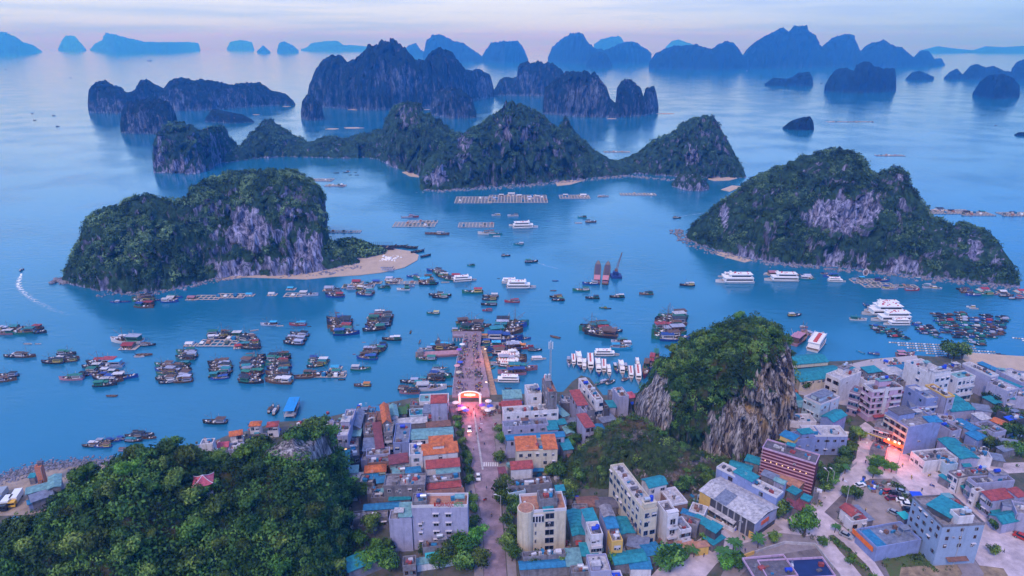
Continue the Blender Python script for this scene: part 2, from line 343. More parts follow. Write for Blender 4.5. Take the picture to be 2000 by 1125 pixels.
# ---- right island
I = Land(2)
I.piece([(1340,462),(1352,440),(1375,425),(1400,405),(1420,385),(1445,370),(1480,348),(1510,332),(1545,318),(1590,303),(1640,296),(1680,303),(1700,330),(1712,345),(1725,332),(1755,326),(1768,340),(1772,362),(1790,380),(1805,408),(1815,425),(1840,432),(1862,440),(1878,435),(1890,440),(1910,450),(1930,452),(1945,465),(1960,490),(1975,510),(1985,530),(1992,548)],
        [(1340,466),(1370,480),(1420,495),(1480,508),(1540,515),(1600,520),(1660,524),(1720,530),(1780,540),(1850,545),(1900,550),(1960,558),(1992,562)],
        kf=1.05, kb=.9, p=2.2, n=290, nt=46, amp=.10, rock0=.26,
        patches=[(1415,422,11,28,.65),(1640,422,70,38,.72),(1850,480,50,40,.2),(1760,400,30,40,.2),(1700,400,28,40,.45),(1640,350,24,50,.22),(1580,325,40,14,.25),(1745,345,25,25,.3),(1460,490,20,20,.3),(1630,505,20,14,.55),(1690,510,16,10,.5),(1750,515,24,14,.5),(1790,525,24,12,.45),(1905,480,18,45,.55),(1945,500,20,34,.4),(1870,455,10,30,.3),(1480,370,50,14,.2)])
I.obj('island', KARST, 'green karst island with a violet cliff, right of the bay')
pts, nr = I.surface_points(5600, RNG, .40, 3, gaps=15)
me = leaf_cloud('island_scrub', pts+nr*.2+np.array([0,0,.5]), .9+2.1*RNG.random(len(pts))**1.5, 26, LEAF_FAR, RNG, leaf=.27, tint=clump(pts))
tag(link(bpy.data.objects.new('island_scrub', me)), 'dark green scrub and trees covering the right island', 'scrub', kind='stuff')
# ---- the long middle island
I = Land(3)
I.piece([(300,290),(304,270),(320,248),(345,237),(370,245),(395,256),(420,248),(430,246),(445,268),(465,285)],
        [(300,338),(330,338),(380,340),(405,334),(430,318),(465,310)], kf=.8, kb=.8, p=2.8, n=90, nt=30, amp=.17, patches=[(312,300,10,40,.3),(350,325,50,14,.3)], rock0=.26)
I.piece([(440,300),(465,290),(490,262),(515,238),(528,234),(545,245),(570,260),(600,278),(640,265),(670,270),(700,278)],
        [(440,318),(500,310),(560,306),(620,308),(700,310)], kf=1.0, kb=.8, p=1.9, n=100, nt=26, amp=.16, rock0=.2)
I.piece([(640,292),(680,268),(720,258),(750,250),(755,230),(770,208),(800,200),(815,205),(822,225),(845,228),(862,240),(880,255),(910,262)],
        [(640,306),(700,306),(740,312),(770,328),(800,338),(830,348),(910,352)], kf=1.5, kb=.8, p=1.9, n=130, nt=36, amp=.16, rock0=.2, patches=[(795,220,26,26,.35)])
I.piece([(820,352),(826,330),(835,312),(860,290),(900,262),(930,245),(955,230),(975,212),(1000,202),(1030,210),(1060,225),(1075,238),(1090,252),(1105,232),(1120,252),(1150,285),(1190,310),(1230,320)],
        [(820,372),(860,372),(920,368),(1000,362),(1060,358),(1130,350),(1230,342)], kf=1.15, kb=.8, p=2.0, n=190, nt=44, amp=.17, rock0=.24,
        patches=[(905,290,15,48,.42),(985,260,20,34,.36),(860,340,18,26,.4),(1035,255,25,26,.25),(840,350,16,14,.4),(1085,285,10,22,.25)])
I.piece([(1180,322),(1230,305),(1270,280),(1310,258),(1340,240),(1370,230),(1395,232),(1412,262),(1432,295),(1450,325),(1458,345)],
        [(1180,336),(1250,340),(1300,344),(1350,346),(1400,348),(1458,347)], kf=1.0, kb=.8, p=2.0, n=130, nt=34, amp=.17, rock0=.24, patches=[(1350,305,14,24,.4),(1385,255,24,24,.15)])
I.piece([(1312,358),(1325,342),(1345,335),(1368,342),(1385,362)], [(1312,364),(1340,372),(1370,374),(1385,370)], kf=.8, p=2.4, n=46, nt=18, amp=.16, rock0=.5)
I.obj('island', KARST, 'long dark karst island across the middle of the bay')
pts, nr = I.surface_points(6500, RNG, .40, 3, gaps=22)
me = leaf_cloud('island_scrub', pts+nr*.2+np.array([0,0,.4]), 1.1+2.2*RNG.random(len(pts))**1.5, 14, LEAF_FAR, RNG, leaf=.34, tint=clump(pts, 20)*.8)
tag(link(bpy.data.objects.new('island_scrub', me)), 'dark scrub and trees covering the long middle island', 'scrub', kind='stuff')
# ---- islands of the second row
I = Land(4)
I.piece([(173,196),(176,172),(190,160),(205,158),(225,168),(250,182),(262,178),(272,162),(285,154),(300,162),(322,175),(340,155),(355,152),(375,158),(395,155),(420,158),(450,165),(480,162),(510,162),(530,176),(555,182),(572,195),(576,202)],
        [(173,220),(230,222),(300,218),(400,216),(480,210),(540,206),(576,205)], kf=.8, kb=.7, p=3.2, n=190, nt=26, amp=.13, rock0=.3, patches=[(340,195,30,24,.3),(220,205,40,14,.2),(450,190,40,20,.2)])
I.piece([(236,240),(240,215),(250,200),(290,192),(330,198),(345,225),(342,245)], [(236,260),(290,262),(330,262),(342,256)], kf=.7, kb=.7, p=3.4, n=70, nt=26, amp=.12, rock0=.32, patches=[(265,240,26,24,.3)])
I.piece([(400,232),(415,212),(435,216),(470,222),(490,232),(497,238)], [(400,238),(450,241),(497,239)], kf=.8, p=2, n=50, nt=16, amp=.12)
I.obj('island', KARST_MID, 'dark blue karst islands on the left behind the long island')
I = Land(5)
I.piece([(588,215),(592,195),(600,185),(612,188),(628,205),(632,225)], [(588,232),(610,236),(632,234)], kf=.6, kb=.6, p=3.2, n=50, nt=20, amp=.12, rock0=.32)
I.piece([(600,190),(605,160),(622,130),(645,108),(662,106),(680,122),(690,118),(705,110),(725,92),(750,82),(770,80),(785,92),(805,112),(830,122),(840,104),(860,94),(880,100),(895,122),(915,138),(940,136),(958,145),(965,175)],
        [(600,208),(660,212),(720,216),(800,214),(880,206),(930,196),(965,190)], kf=.7, kb=.7, p=3.0, n=230, nt=34, amp=.12, rock0=.26, patches=[(780,155,50,30,.2),(880,190,40,24,.25),(945,170,16,22,.3)])
I.piece([(840,205),(850,180),(870,172),(900,172),(920,190),(930,218)], [(840,224),(880,232),(930,230)], kf=.6, kb=.6, p=2.6, n=60, nt=18, amp=.14, rock0=.35)
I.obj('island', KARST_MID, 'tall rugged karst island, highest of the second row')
I = Land(6)
I.piece([(963,178),(975,158),(985,150),(1008,152),(1012,128),(1025,120),(1040,124),(1058,120),(1080,124),(1098,138),(1105,150),(1120,160)], [(963,186),(1050,188),(1120,190)], kf=.7, kb=.7, p=3.0, n=110, nt=22, amp=.12, rock0=.28, patches=[(1030,160,30,20,.2)])
I.piece([(1060,198),(1065,170),(1080,155),(1110,142),(1140,140),(1165,145),(1182,165),(1192,192),(1202,200),(1206,170),(1218,157),(1235,156),(1248,170),(1256,188),(1262,172),(1275,168),(1282,185),(1286,206)],
        [(1060,222),(1120,228),(1200,230),(1260,226),(1286,218)], kf=.7, kb=.7, p=3.2, n=170, nt=28, amp=.12, rock0=.28, patches=[(1140,190,40,26,.3),(1170,165,20,20,.25),(1272,195,12,22,.2)])
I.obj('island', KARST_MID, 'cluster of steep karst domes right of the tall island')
# ---- small rocks and the right hand group
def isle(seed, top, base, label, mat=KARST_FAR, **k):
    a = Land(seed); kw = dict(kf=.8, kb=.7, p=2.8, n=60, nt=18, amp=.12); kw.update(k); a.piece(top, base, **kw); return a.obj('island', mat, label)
isle(20, [(1530,248),(1545,236),(1565,230),(1582,227),(1588,236),(1590,250)], [(1530,252),(1560,255),(1590,254)], 'small lone rock islet in open water')
isle(21, [(1494,163),(1510,152),(1535,154),(1548,150),(1560,142),(1580,140),(1587,150),(1588,164)], [(1494,167),(1588,168)], 'low two part islet below the big blue range')
isle(22, [(1612,165),(1620,150),(1632,136),(1655,132),(1668,140),(1672,126),(1690,120),(1710,130),(1725,134),(1745,132),(1750,150),(1750,170)], [(1612,178),(1680,182),(1750,178)], 'steep islet with a beach below the big blue range', n=90)
isle(23, [(1770,152),(1780,142),(1795,138),(1810,144),(1824,150)], [(1770,156),(1824,156)], 'low flat topped islet at right')
isle(24, [(1845,150),(1855,140),(1870,134),(1878,145),(1880,145),(1895,128),(1905,124),(1925,132),(1940,128),(1960,138),(1975,140),(1985,122),(2010,112),(2040,118)], [(1845,154),(2040,156)], 'row of dark humps at the right edge', n=110)
isle(25, [(1902,178),(1915,160),(1930,148),(1955,144),(1975,150),(1990,165),(1991,182)], [(1902,186),(1940,194),(1991,190)], 'dark round islet at the right edge', n=60)
isle(26, [(1984,262),(1990,258),(2004,258),(2014,262)], [(1984,265),(2014,265)], 'tiny rock at the right edge', n=24)
# ---- the far ranges
isle(30, [(1268,120),(1280,104),(1300,94),(1320,90),(1345,88),(1360,86),(1372,92),(1390,96),(1400,88),(1420,80),(1432,84),(1445,100),(1450,108),(1465,90),(1485,75),(1510,64),(1525,54),(1538,62),(1550,52),(1572,51),(1578,62),(1590,68),(1600,88),(1605,92),(1625,75),(1650,66),(1665,68),(1680,100),(1700,84),(1725,79),(1745,90),(1760,92),(1775,105),(1785,112),(1795,100),(1812,98),(1825,115),(1838,114),(1846,126)],
     [(1268,134),(1400,136),(1500,133),(1650,130),(1750,132),(1846,128)], 'long blue mountain range island in the haze', n=300, nt=24, kf=.7, amp=.09, wl=.5)
isle(31, [(1070,112),(1078,92),(1095,78),(1110,68),(1125,64),(1140,68),(1150,85),(1165,95),(1180,98),(1200,90),(1225,80),(1240,82),(1262,95),(1272,104)], [(1070,120),(1150,126),(1272,122)], 'hazy blue island group right of centre', n=130)
isle(32, [(1145,125),(1155,108),(1170,100),(1185,105),(1196,128)], [(1145,132),(1196,133)], 'small cone islet in front of the hazy group', n=40)
isle(33, [(1160,86),(1175,76),(1195,72),(1210,70),(1222,88),(1240,90)], [(1160,104),(1240,104)], 'faint dome behind the hazy group', n=40)
isle(34, [(940,112),(950,95),(960,84),(985,80),(1010,80),(1022,92),(1032,116)], [(940,120),(985,123),(1032,120)], 'broad flat topped blue island', n=60)
isle(35, [(826,112),(832,80),(845,68),(862,68),(880,78),(905,85),(925,98),(945,112)], [(826,120),(945,121)], 'hooked blue island behind the tall one', n=70)
isle(36, [(786,100),(800,88),(812,84),(822,98),(840,104)], [(786,112),(840,112)], 'faint humps behind the tall island', n=40)
isle(37, [(588,96),(600,92),(608,84),(640,80),(660,80),(670,88),(690,88),(712,90),(732,96)], [(588,99),(732,100)], 'faint low island left of the tall island', n=60)
isle(38, [(541,98),(545,84),(555,81),(572,88),(583,98)], [(541,103),(583,103)], 'small steep hazy islet', n=40)
isle(39, [(502,100),(514,88),(528,101)], [(502,104),(528,104)], 'smallest hazy cone islet', n=30)
isle(40, [(443,94),(450,82),(470,78),(492,82),(496,94)], [(443,98),(496,98)], 'hazy dome island', n=40)
isle(41, [(176,96),(185,86),(200,78),(208,64),(225,68),(250,74),(285,82),(320,82),(345,82),(372,82),(388,84),(391,96)], [(176,99),(225,104),(330,103),(391,98)], 'long hazy island at left', n=110)
isle(42, [(114,94),(122,78),(130,70),(145,70),(158,84),(168,96)], [(114,99),(168,99)], 'hazy pointed islet at left', n=40)
isle(43, [(-40,72),(-10,62),(10,62),(30,72),(45,82),(65,88),(82,100)], [(-40,106),(40,106),(82,102)], 'hazy headland at the left edge', n=60)
isle(44, [(1300,92),(1312,80),(1325,77),(1345,84),(1370,92)], [(1300,100),(1370,100)], 'faint peak behind the long range', n=40)
isle(45, [(1795,99),(1830,90),(1860,94),(1900,98),(1925,90),(1960,92),(2050,86)], [(1795,103),(2050,103)], 'faint far coast at right', n=90, amp=.05)
# ------------------------------------------------------------- haze
def haze():
    m = bpy.data.materials.new('haze_air'); m.use_nodes = True; t = m.node_tree; t.nodes.clear()
    o = t.nodes.new('ShaderNodeOutputMaterial'); v = t.nodes.new('ShaderNodeVolumePrincipled')
    v.inputs['Density'].default_value = 2.45e-4; v.inputs['Color'].default_value = (.045,.31,1.0,1); v.inputs['Anisotropy'].default_value = 0.1
    v.inputs['Absorption Color'].default_value = (1,1,1,1)
    t.links.new(v.outputs[0], o.inputs['Volume'])
    b = MB(); b.box(-26000, 26000, -1500, 30000, -3.5, 430, m); tag(b.obj('haze'), 'blue evening haze over the bay', kind='stuff')
haze()
# ------------------------------------------------------------- town ground, roads, beaches
ZG = 2.5
def sheet(name, px, z, mat, label, kind='structure', thick=0.0, cat=None):
    P = [tuple(G(u, v, z)) for u, v in px]; n = len(P)
    from mathutils.geometry import tessellate_polygon
    T = tessellate_polygon([[Vector(p) for p in P]])
    V = list(P); Fs = [list(t) for t in T]
    if thick:
        V += [(p[0], p[1], z-thick) for p in P]
        for i in range(n): j = (i+1) % n; Fs.append([i, j, n+j, n+i])
    me = bpy.data.meshes.new(name); me.from_pydata(V, [], Fs); me.materials.append(mat); me.update()
    # all top faces look up
    for p in me.polygons:
        if len(p.vertices) == 3 and p.normal.z < 0: p.flip()
    return tag(link(bpy.data.objects.new(name, me)), label, cat, None, kind)
EARTH = M('town_earth', (.11,.095,.09), .95, .45, .25, bump=.3, col2=(.045,.06,.03))
ROAD = M('road_asphalt', (.52,.44,.48), .85, .42, .22, bump=.05)
ROADN = M('wet_asphalt', (.27,.195,.235), .6, .5, .3, bump=.05)
PAVE = M('pavement', (.26,.225,.24), .9, .25, .5)
PLAZA = M('quay_concrete', (.40,.36,.38), .9, .15, .2)
CONC = M('concrete', (.42,.40,.44), .9, .3, .6, stain=.5)
GRASS = M('grass', (.05,.10,.025), .95, .6, .6, bump=.6, col2=(.10,.09,.04))
coast = [(-260,950),(-60,945),(0,932),(40,917),(90,906),(150,902),(205,902),(240,893),(300,885),(340,879),(400,868),(445,850),(490,840),(540,824),(600,821),(640,815),(700,800),(740,790),(800,778),(885,771),(960,771),(1010,770),(1100,765),(1118,745),(1135,733),(1152,738),(1178,772),(1215,770),(1255,766),(1290,740),(1340,735),(1430,742),(1540,745),(1548,706),(1600,706),(1652,705),(1700,701),(1745,698),(1790,694),(1830,697),(1870,692),(1900,693),(1960,697),(2060,702),(2400,715)]
sheet('ground', coast+[(2900,1500),(1000,1900),(-900,1500)], ZG, EARTH, 'bare earth and rubble under the town', thick=5.5)
road1 = [(893,785),(957,785),(963,830),(966,860),(972,905),(976,940),(980,1000),(985,1060),(992,1160),(945,1160),(945,1060),(938,1000),(921,920),(908,860),(899,820)]
sheet('road', road1, ZG+.012, ROADN, 'wet street running down from the pier gate')
sheet('pavement', [(957,785),(975,785),(985,860),(992,920),(1000,1000),(1012,1160),(994,1160),(987,1060),(982,1000),(977,940),(967,860)], ZG+.14, PAVE, 'pavement on the right of the pier street', thick=.14)
sheet('pavement', [(876,785),(892,785),(907,860),(920,920),(937,1000),(944,1060),(944,1160),(926,1160),(926,1060),(914,1000),(905,920),(893,860)], ZG+.14, PAVE, 'pavement on the left of the pier street', thick=.14)
sheet('road', [(1664,842),(1690,824),(1722,846),(1772,888),(1835,925),(1862,915),(1925,905),(2100,900),(2100,918),(1960,925),(1880,935),(1900,975),(1940,1010),(2000,1055),(2140,1130),(2200,1250),(1960,1260),(1900,1200),(1925,1120),(1880,1060),(1830,1010),(1790,975),(1745,935),(1700,935),(1650,960),(1610,1000),(1660,1040),(1700,1085),(1750,1160),(1665,1180),(1640,1120),(1590,1060),(1520,1055),(1450,1075),(1400,1100),(1350,1160),(1240,1160),(1290,1105),(1370,1050),(1440,1025),(1520,1010),(1570,990),(1600,960),(1640,925),(1672,895),(1676,868)],
      ZG+.012, ROAD, 'pale concrete streets meeting at the junction')
sheet('pavement', [(1745,930),(1790,972),(1830,1008),(1878,1058),(1922,1120),(1900,1190),(1830,1190),(1880,1120),(1850,1070),(1790,1015),(1760,985),(1735,950)], ZG+.14, PAVE, 'pavement beside the grey block', thick=.14)
sheet('pavement', [(1700,822),(1722,842),(1772,884),(1835,921),(1842,915),(1780,875),(1735,838),(1708,815)], ZG+.14, PAVE, 'pavement in front of the corner shops', thick=.14)
sheet('pavement', [(1880,937),(1902,973),(1942,1008),(2003,1052),(2140,1120),(2140,1104),(2010,1040),(1955,1000),(1915,968),(1893,934)], ZG+.14, M('brick_paving', (.26,.17,.18), .9, .3, .8), 'brown pavement along the right row of houses', thick=.14)
for px, lb in (([(1740,698),(1790,694),(1800,718),(1770,726),(1735,745),(1660,752),(1655,712),(1700,702)], 'bright concrete quay by the teal shed'),):
    sheet('quay', px, ZG+.02, PLAZA, lb)
sheet('ground', [(1615,742),(1790,748),(1812,775),(1700,800),(1640,790),(1560,770),(1556,745)], ZG+.016, PLAZA, 'pale forecourt behind the quay')
sheet('ground', [(1400,1140),(1440,1085),(1530,1030),(1590,985),(1640,940),(1700,925),(1745,925),(1800,985),(1845,1010),(1890,1065),(1925,1125),(1920,1200),(1640,1200),(1400,1200)], ZG+.006, M('pale_paving', (.19,.16,.165), .95, .5, .3), 'pale ground around the junction')
sheet('parking_lot', [(1672,955),(1706,940),(1745,950),(1760,985),(1785,1010),(1775,1035),(1700,1030),(1655,1010)], ZG+.02, M('lot_dirt', (.30,.25,.24), .95, .35, .3), 'dusty parking lot with cars')
sheet('ground', [(1378,985),(1440,965),(1530,1035),(1440,1060),(1410,1030)], ZG+.02, M('yard_dirt', (.38,.31,.30), .95, .3, .3), 'sandy yard beside the warehouse')
sheet('ground', [(1440,1065),(1520,1040),(1590,1048),(1600,1070),(1480,1090),(1430,1140),(1400,1140)], ZG+.02, PAVE, 'walled forecourt of the dark roofed building')
sheet('grass', [(1715,1078),(1800,1072),(1840,1100),(1850,1140),(1745,1140)], ZG+.03, GRASS, 'patch of grass beside the grey block', kind='stuff')
sheet('ground', [(1760,1108),(1880,1100),(1960,1110),(1990,1160),(1750,1160)], ZG+.035, M('red_soil', (.28,.21,.14), .95, .5, .5), 'brown soil lot in front of the grey block')
# beaches
def beach(px, label):
    sheet('beach', px, .30, SAND, label, thick=.8)
beach([(430,547),(480,541),(540,543),(600,545),(650,540),(700,537),(745,532),(790,522),(815,508),(818,498),(800,490),(760,484),(700,478),(680,478),(690,495),(640,512),(560,520),(480,530)], 'pale sand spit at the foot of the left island')
beach([(1385,345),(1410,342),(1432,344),(1440,348),(1425,352),(1395,353),(1383,350)], 'small pale beach at the tip of the long island')
beach([(1408,370),(1430,362),(1450,364),(1425,374)], 'thin sandbar by the right island')
beach([(1085,356),(1110,351),(1138,353),(1115,360),(1088,363)], 'short beach below the long island, centre')
beach([(785,336),(800,334),(820,340),(818,346),(800,344)], 'short beach below the long island, left')
beach([(1400,490),(1440,500),(1470,508),(1455,512),(1420,503),(1400,497)], 'narrow beach at the foot of the right island')
sheet('beach', [(1885,688),(1915,690),(1970,694),(2060,699),(2200,706),(2200,742),(2000,738),(1960,728),(1900,715),(1880,702)], ZG+.03, SAND, 'sandy shore at the right edge')
sheet('ground', [(0,940),(60,925),(130,912),(200,906),(230,920),(180,950),(140,985),(60,1005),(-60,1010),(-60,950)], ZG+.02, M('shore_dirt', (.34,.27,.22), .95, .4, .25), 'sandy lot on the left shore')
# the low green tongue behind the sand spit
I = Land(50)
I.piece([(640,480),(665,470),(690,470),(720,480),(745,488),(752,494)], [(640,512),(680,508),(720,505),(752,497)], kf=2.2, kb=1.2, p=1.4, n=60, nt=20, amp=.10, rock0=.1, dmin=3)
I.obj('islet_ground', KARST, 'low scrubby tongue behind the sand spit')
pts, nr = I.surface_points(220, RNG, .7, .8)
tag(link(bpy.data.objects.new('scrub', leaf_cloud('scrub', pts+np.array([0,0,.6]), 1.6+1.2*RNG.random(len(pts)), 24, LEAF_FAR, RNG, leaf=.42))), 'bushes on the low tongue of land', 'scrub', kind='stuff')
# loose stones at the water's edge: one ragged heap of faceted boulders
def boulders(name, px, count, r, label, spread=3.2, z=.1, mat=ROCKM):
    rng = np.random.default_rng(abs(hash(label)) % 1000 if False else len(label)*7+count); V = []; Fc = []
    ico = np.array([(0,0,1),(.894,0,.447),(.276,.85,.447),(-.724,.526,.447),(-.724,-.526,.447),(.276,-.85,.447),(.724,.526,-.447),(-.276,.85,-.447),(-.894,0,-.447),(-.276,-.85,-.447),(.724,-.526,-.447),(0,0,-1)])
    fi = [(0,1,2),(0,2,3),(0,3,4),(0,4,5),(0,5,1),(1,6,2),(2,6,7),(2,7,3),(3,7,8),(3,8,4),(4,8,9),(4,9,5),(5,9,10),(5,10,1),(1,10,6),(11,7,6),(11,8,7),(11,9,8),(11,10,9),(11,6,10)]
    seg = [G(u, v, z) for u, v in px]
    for i in range(count):
        t = rng.random()*(len(seg)-1); k = int(t); a = seg[k].lerp(seg[k+1], t-k)
        s = r*(.35+rng.random()**2*1.3); c = np.array([a.x+rng.normal()*spread, a.y+rng.normal()*spread*.7, z])
        V.append(ico*s*(.7+.5*rng.random((12,1)))*np.array([1,1,.7])+c); Fc += [[12*i+q for q in f] for f in fi]
    me = mesh_np(name, np.concatenate(V), np.array(Fc), [mat]); return tag(link(bpy.data.objects.new(name, me)), label, 'rocks', kind='stuff')
boulders('shore_rocks', [(200,575),(300,574),(380,556),(430,545),(470,540)], 260, .9, 'broken rocks along the foot of the left island')
boulders('shore_rocks', [(115,548),(128,545),(140,555)], 70, 1.7, 'dark rocks off the left tip of the left island', 3)
boulders('shore_rocks', [(560,540),(640,532),(700,520)], 150, .9, 'boulders at the foot of the white cliff', 3)
boulders('shore_rocks', [(1322,448),(1340,470),(1400,494),(1500,514),(1600,522),(1720,533),(1850,549),(1980,562)], 800, 1.05, 'boulders along the foot of the right island', 4)
boulders('shore_rocks', [(830,374),(900,371),(1000,365),(1060,360),(1140,352),(1230,344),(1310,352)], 500, 1.3, 'pale boulders along the foot of the long island', 5)
boulders('shore_rocks', [(-20,948),(40,922),(100,909),(160,905),(215,904)], 1500, .38, 'stones and debris along the left shore', 3, ZG)
# ------------------------------------------------------------- near hills
def shell(I, F, R, back, p=1.8, n=150, nt=44, amp=.10, rock0=.2, patches=(), z0=ZG, wl=1.0):
    """F: (u,v) foot on the ground, R: (u,v,z) ridge, same number of points"""
    k = np.linspace(0, len(F)-1, n); idx = np.arange(len(F))
    Fw = np.array([G(u, v, z0) for u, v in F]); Rw = np.array([G(u, v, z) for u, v, z in R]); Bw = Rw.copy(); Bw[:, 1] += np.array(back); Bw[:, 2] = z0-1
    A = [np.stack([np.interp(k, idx, w[:, c]) for c in range(3)], 1) for w in (Fw, Rw, Bw)]
    nb = nt//2; rows = nt+nb; g = np.zeros((n, rows, 3))
    for j in range(nt):
        t = j/(nt-1); g[:, j, :2] = A[0][:, :2]*(1-t)+A[1][:, :2]*t; g[:, j, 2] = z0+(A[1][:, 2]-z0)*(1-(1-t)**p)
    for j in range(nb):
        t = (j+1)/nb; g[:, nt+j, :2] = A[1][:, :2]*(1-t)+A[2][:, :2]*t; g[:, nt+j, 2] = z0+(A[1][:, 2]-z0)*(1-t**2)
    for i in range(n):
        for j in range(rows):
            x, y, z = g[i, j]; h = max(z-z0, 0); k2 = min(1, h/5); s = 9.0*wl
            g[i, j, 2] += amp*12*k2*fbm(x/s+3, y/s, z/s*.5, 5)
            g[i, j, 1] += amp*14*k2*fbm(x/s*1.3, y/s+8, z/s*.3, 4); g[i, j, 0] += amp*12*k2*fbm(x/s+30, y/s*1.2, z/s*.3, 4)
            if j == 0 or j == rows-1: g[i, j, 2] = z0-1.5
    dj = np.gradient(g, axis=1); di = np.gradient(g, axis=0); nrm = np.cross(di, dj); nrm /= np.linalg.norm(nrm, axis=2, keepdims=True)+1e-9
    rk = rock0+np.clip((.42-np.abs(nrm[..., 2]))*.9, -.25, .35)
    f = g[..., 1]*cp-(g[..., 2]-CAM_H)*sp; up = g[..., 1]*sp+(g[..., 2]-CAM_H)*cp; pu = 1000+FPX*g[..., 0]/f; pv = 562.5-FPX*up/f
    for (a, b, ru, rv, am) in patches: rk = rk+am*np.clip(1.35-((pu-a)/ru)**2-((pv-b)/rv)**2, 0, 1)
    ii, jj = np.meshgrid(np.arange(n-1), np.arange(rows-1), indexing='ij'); a = ii*rows+jj+I.n
    I.f.append(np.stack([a, a+rows, a+rows+1, a+1], axis=-1).reshape(-1, 4)); I.v.append(g.reshape(-1, 3)); I.rock.append(rk.ravel()); I.n += n*rows; I.grids.append((g, rk))
HILL = Land(60)
shell(HILL, [(-60,1450),(60,1450),(130,1450),(200,1450),(260,1430),(330,1400),(400,1380),(470,1340),(520,1310),(580,1270),(625,1240),(655,1180),(680,1120),(690,1080),(692,1040)],
      [(-60,1096,16),(60,1042,25),(130,982,33),(200,934,38),(260,914,40),(330,932,35),(400,950,30),(470,925,32),(520,890,34),(572,862,36),(606,872,32),(628,912,22),(645,958,12),(660,992,7),(672,1010,4)],
      [30,34,36,38,40,40,40,42,40,38,34,28,20,14,8], amp=.14, rock0=.10, patches=[(585,880,66,30,.9),(520,880,40,12,.4),(60,1050,30,30,.3),(250,1010,26,30,.35),(500,1100,30,16,.25),(150,960,26,20,.3),(650,1010,26,60,.3)])
HILL.obj('hill', KARST_NEAR, 'wooded limestone hill in the left foreground')
CRAG = Land(70)
CRAG.piece([(1232,800),(1240,775),(1256,752),(1275,738),(1288,705),(1310,690),(1340,672),(1365,655),(1385,648),(1400,636),(1440,630),(1470,626),(1500,630),(1525,645),(1540,670),(1547,700),(1550,740),(1551,800)],
           [(1232,806),(1260,850),(1310,884),(1380,896),(1450,898),(1500,888),(1530,868),(1551,840)], kf=.85, kb=.55, p=4.2, n=190, nt=56, amp=.11, rock0=.06, z0=ZG, wl=.7, dmin=3, flute=1.3,
           patches=[(1468,848,98,80,.9),(1280,790,40,64,.9),(1540,750,20,120,.85),(1505,775,50,80,.75),(1395,885,40,30,.4)])
crag = CRAG.obj('crag', KARST_NEAR, 'tall limestone crag with a wooded top in the town')
SLOPE = Land(71)
SLOPE.piece([(1085,925),(1110,890),(1150,862),(1190,835),(1215,815),(1240,812),(1270,825),(1300,850),(1340,872),(1400,888),(1450,893)],
            [(1085,948),(1130,965),(1180,965),(1210,950),(1240,955),(1290,975),(1350,978),(1400,958),(1450,930)], kf=1.5, kb=.9, p=1.5, n=130, nt=40, amp=.12, rock0=.30, z0=ZG, wl=.5, patches=[(1310,945,60,30,.5),(1250,850,40,16,.4),(1230,930,36,18,.45),(1360,900,40,16,.45),(1150,920,20,14,.3)])
SLOPE.obj('slope', karst_mat('dry_slope', (.022,.045,.016), (.075,.115,.04), (.08,.07,.07), (.42,.38,.38), warm=(.26,.19,.12), fine=1.7, brown=(.11,.085,.05)), 'scrubby slope at the foot of the crag')
# ------------------------------------------------------------- trees
BARK = M('bark', (.10,.075,.055), .95, .4, 2.0)
def tree_proto(seed, r, h, mat, nclump=11, nleaf=70):
    rng = np.random.default_rng(seed); mb = MB(); mb.tube((0,0,-1.0), (0,0,h*.5), r*.09, BARK, 7, r*.05)
    C = []; Rr = []
    for i in range(nclump):
        a = rng.random()*6.28; q = r*(.25+.5*rng.random()) if i else 0; z = h*(.55+.4*rng.random()) if i else h*.9
        c = np.array([math.cos(a)*q, math.sin(a)*q, z]); C.append(c); Rr.append(r*(.30+.25*rng.random()))
        if i < 6: mb.tube((0,0,h*.35), tuple(c*np.array([.8,.8,.9])), r*.045, BARK, 5, r*.015)
    cm = leaf_cloud('crown', np.array(C), np.array(Rr), nleaf, mat, rng, leaf=.20, flat=.75, tint=.1+.85*rng.random(len(C)))
    return cm, mb.mesh('trunk')
DARKT = [tree_proto(i, 3.1, 5.0, LEAF, 15, 120) for i in range(6)]
BRIGHT = [tree_proto(20+i, 3.1, 5.0, LEAF_BRIGHT, 15, 120) for i in range(3)]
NTREE = [0]
def tree(p, s, label, group, bright=False, rng=random, parts=True):
    cm, tm = rng.choice(BRIGHT if bright else DARKT)
    o = empty('tree', p, rng.random()*6.28); tag(o, label, 'tree', group); o.scale = (s*(.9+.2*rng.random()), s*(.9+.2*rng.random()), s*(.85+.3*rng.random()))
    link(bpy.data.objects.new('crown', cm), o); link(bpy.data.objects.new('trunk', tm), o); NTREE[0] += 1; return o
rt = random.Random(5)
def where(u, v):
    if v > 1050: a = 'near the bottom edge'
    elif v > 960: a = 'halfway up'
    else: a = 'near the crest'
    b = 'left part' if u < 230 else ('middle part' if u < 480 else 'right part')
    return a, b
def grow(L, n, mind, rng, zmin, keep=None, s=(0.55, 1.3), maxrock=.52, lab=None, group=None, br=.13):
    pts, nr = L.surface_points(n*14, rng, maxrock, zmin); kept = []
    for p, q in zip(pts, nr):
        u, v = PROJ(p)
        if keep and not keep(u, v): continue
        if v > 1165 or u < -30: continue
        if all((p[0]-k[0])**2+(p[1]-k[1])**2+(p[2]-k[2])**2 > mind*mind for k in kept):
            kept.append(p); b = rt.random() < br
            tree((p[0], p[1], p[2]-.8), s[0]+(s[1]-s[0])*rt.random(), lab(u, v, b), group, b, rt)
            if len(kept) >= n: break
    return kept
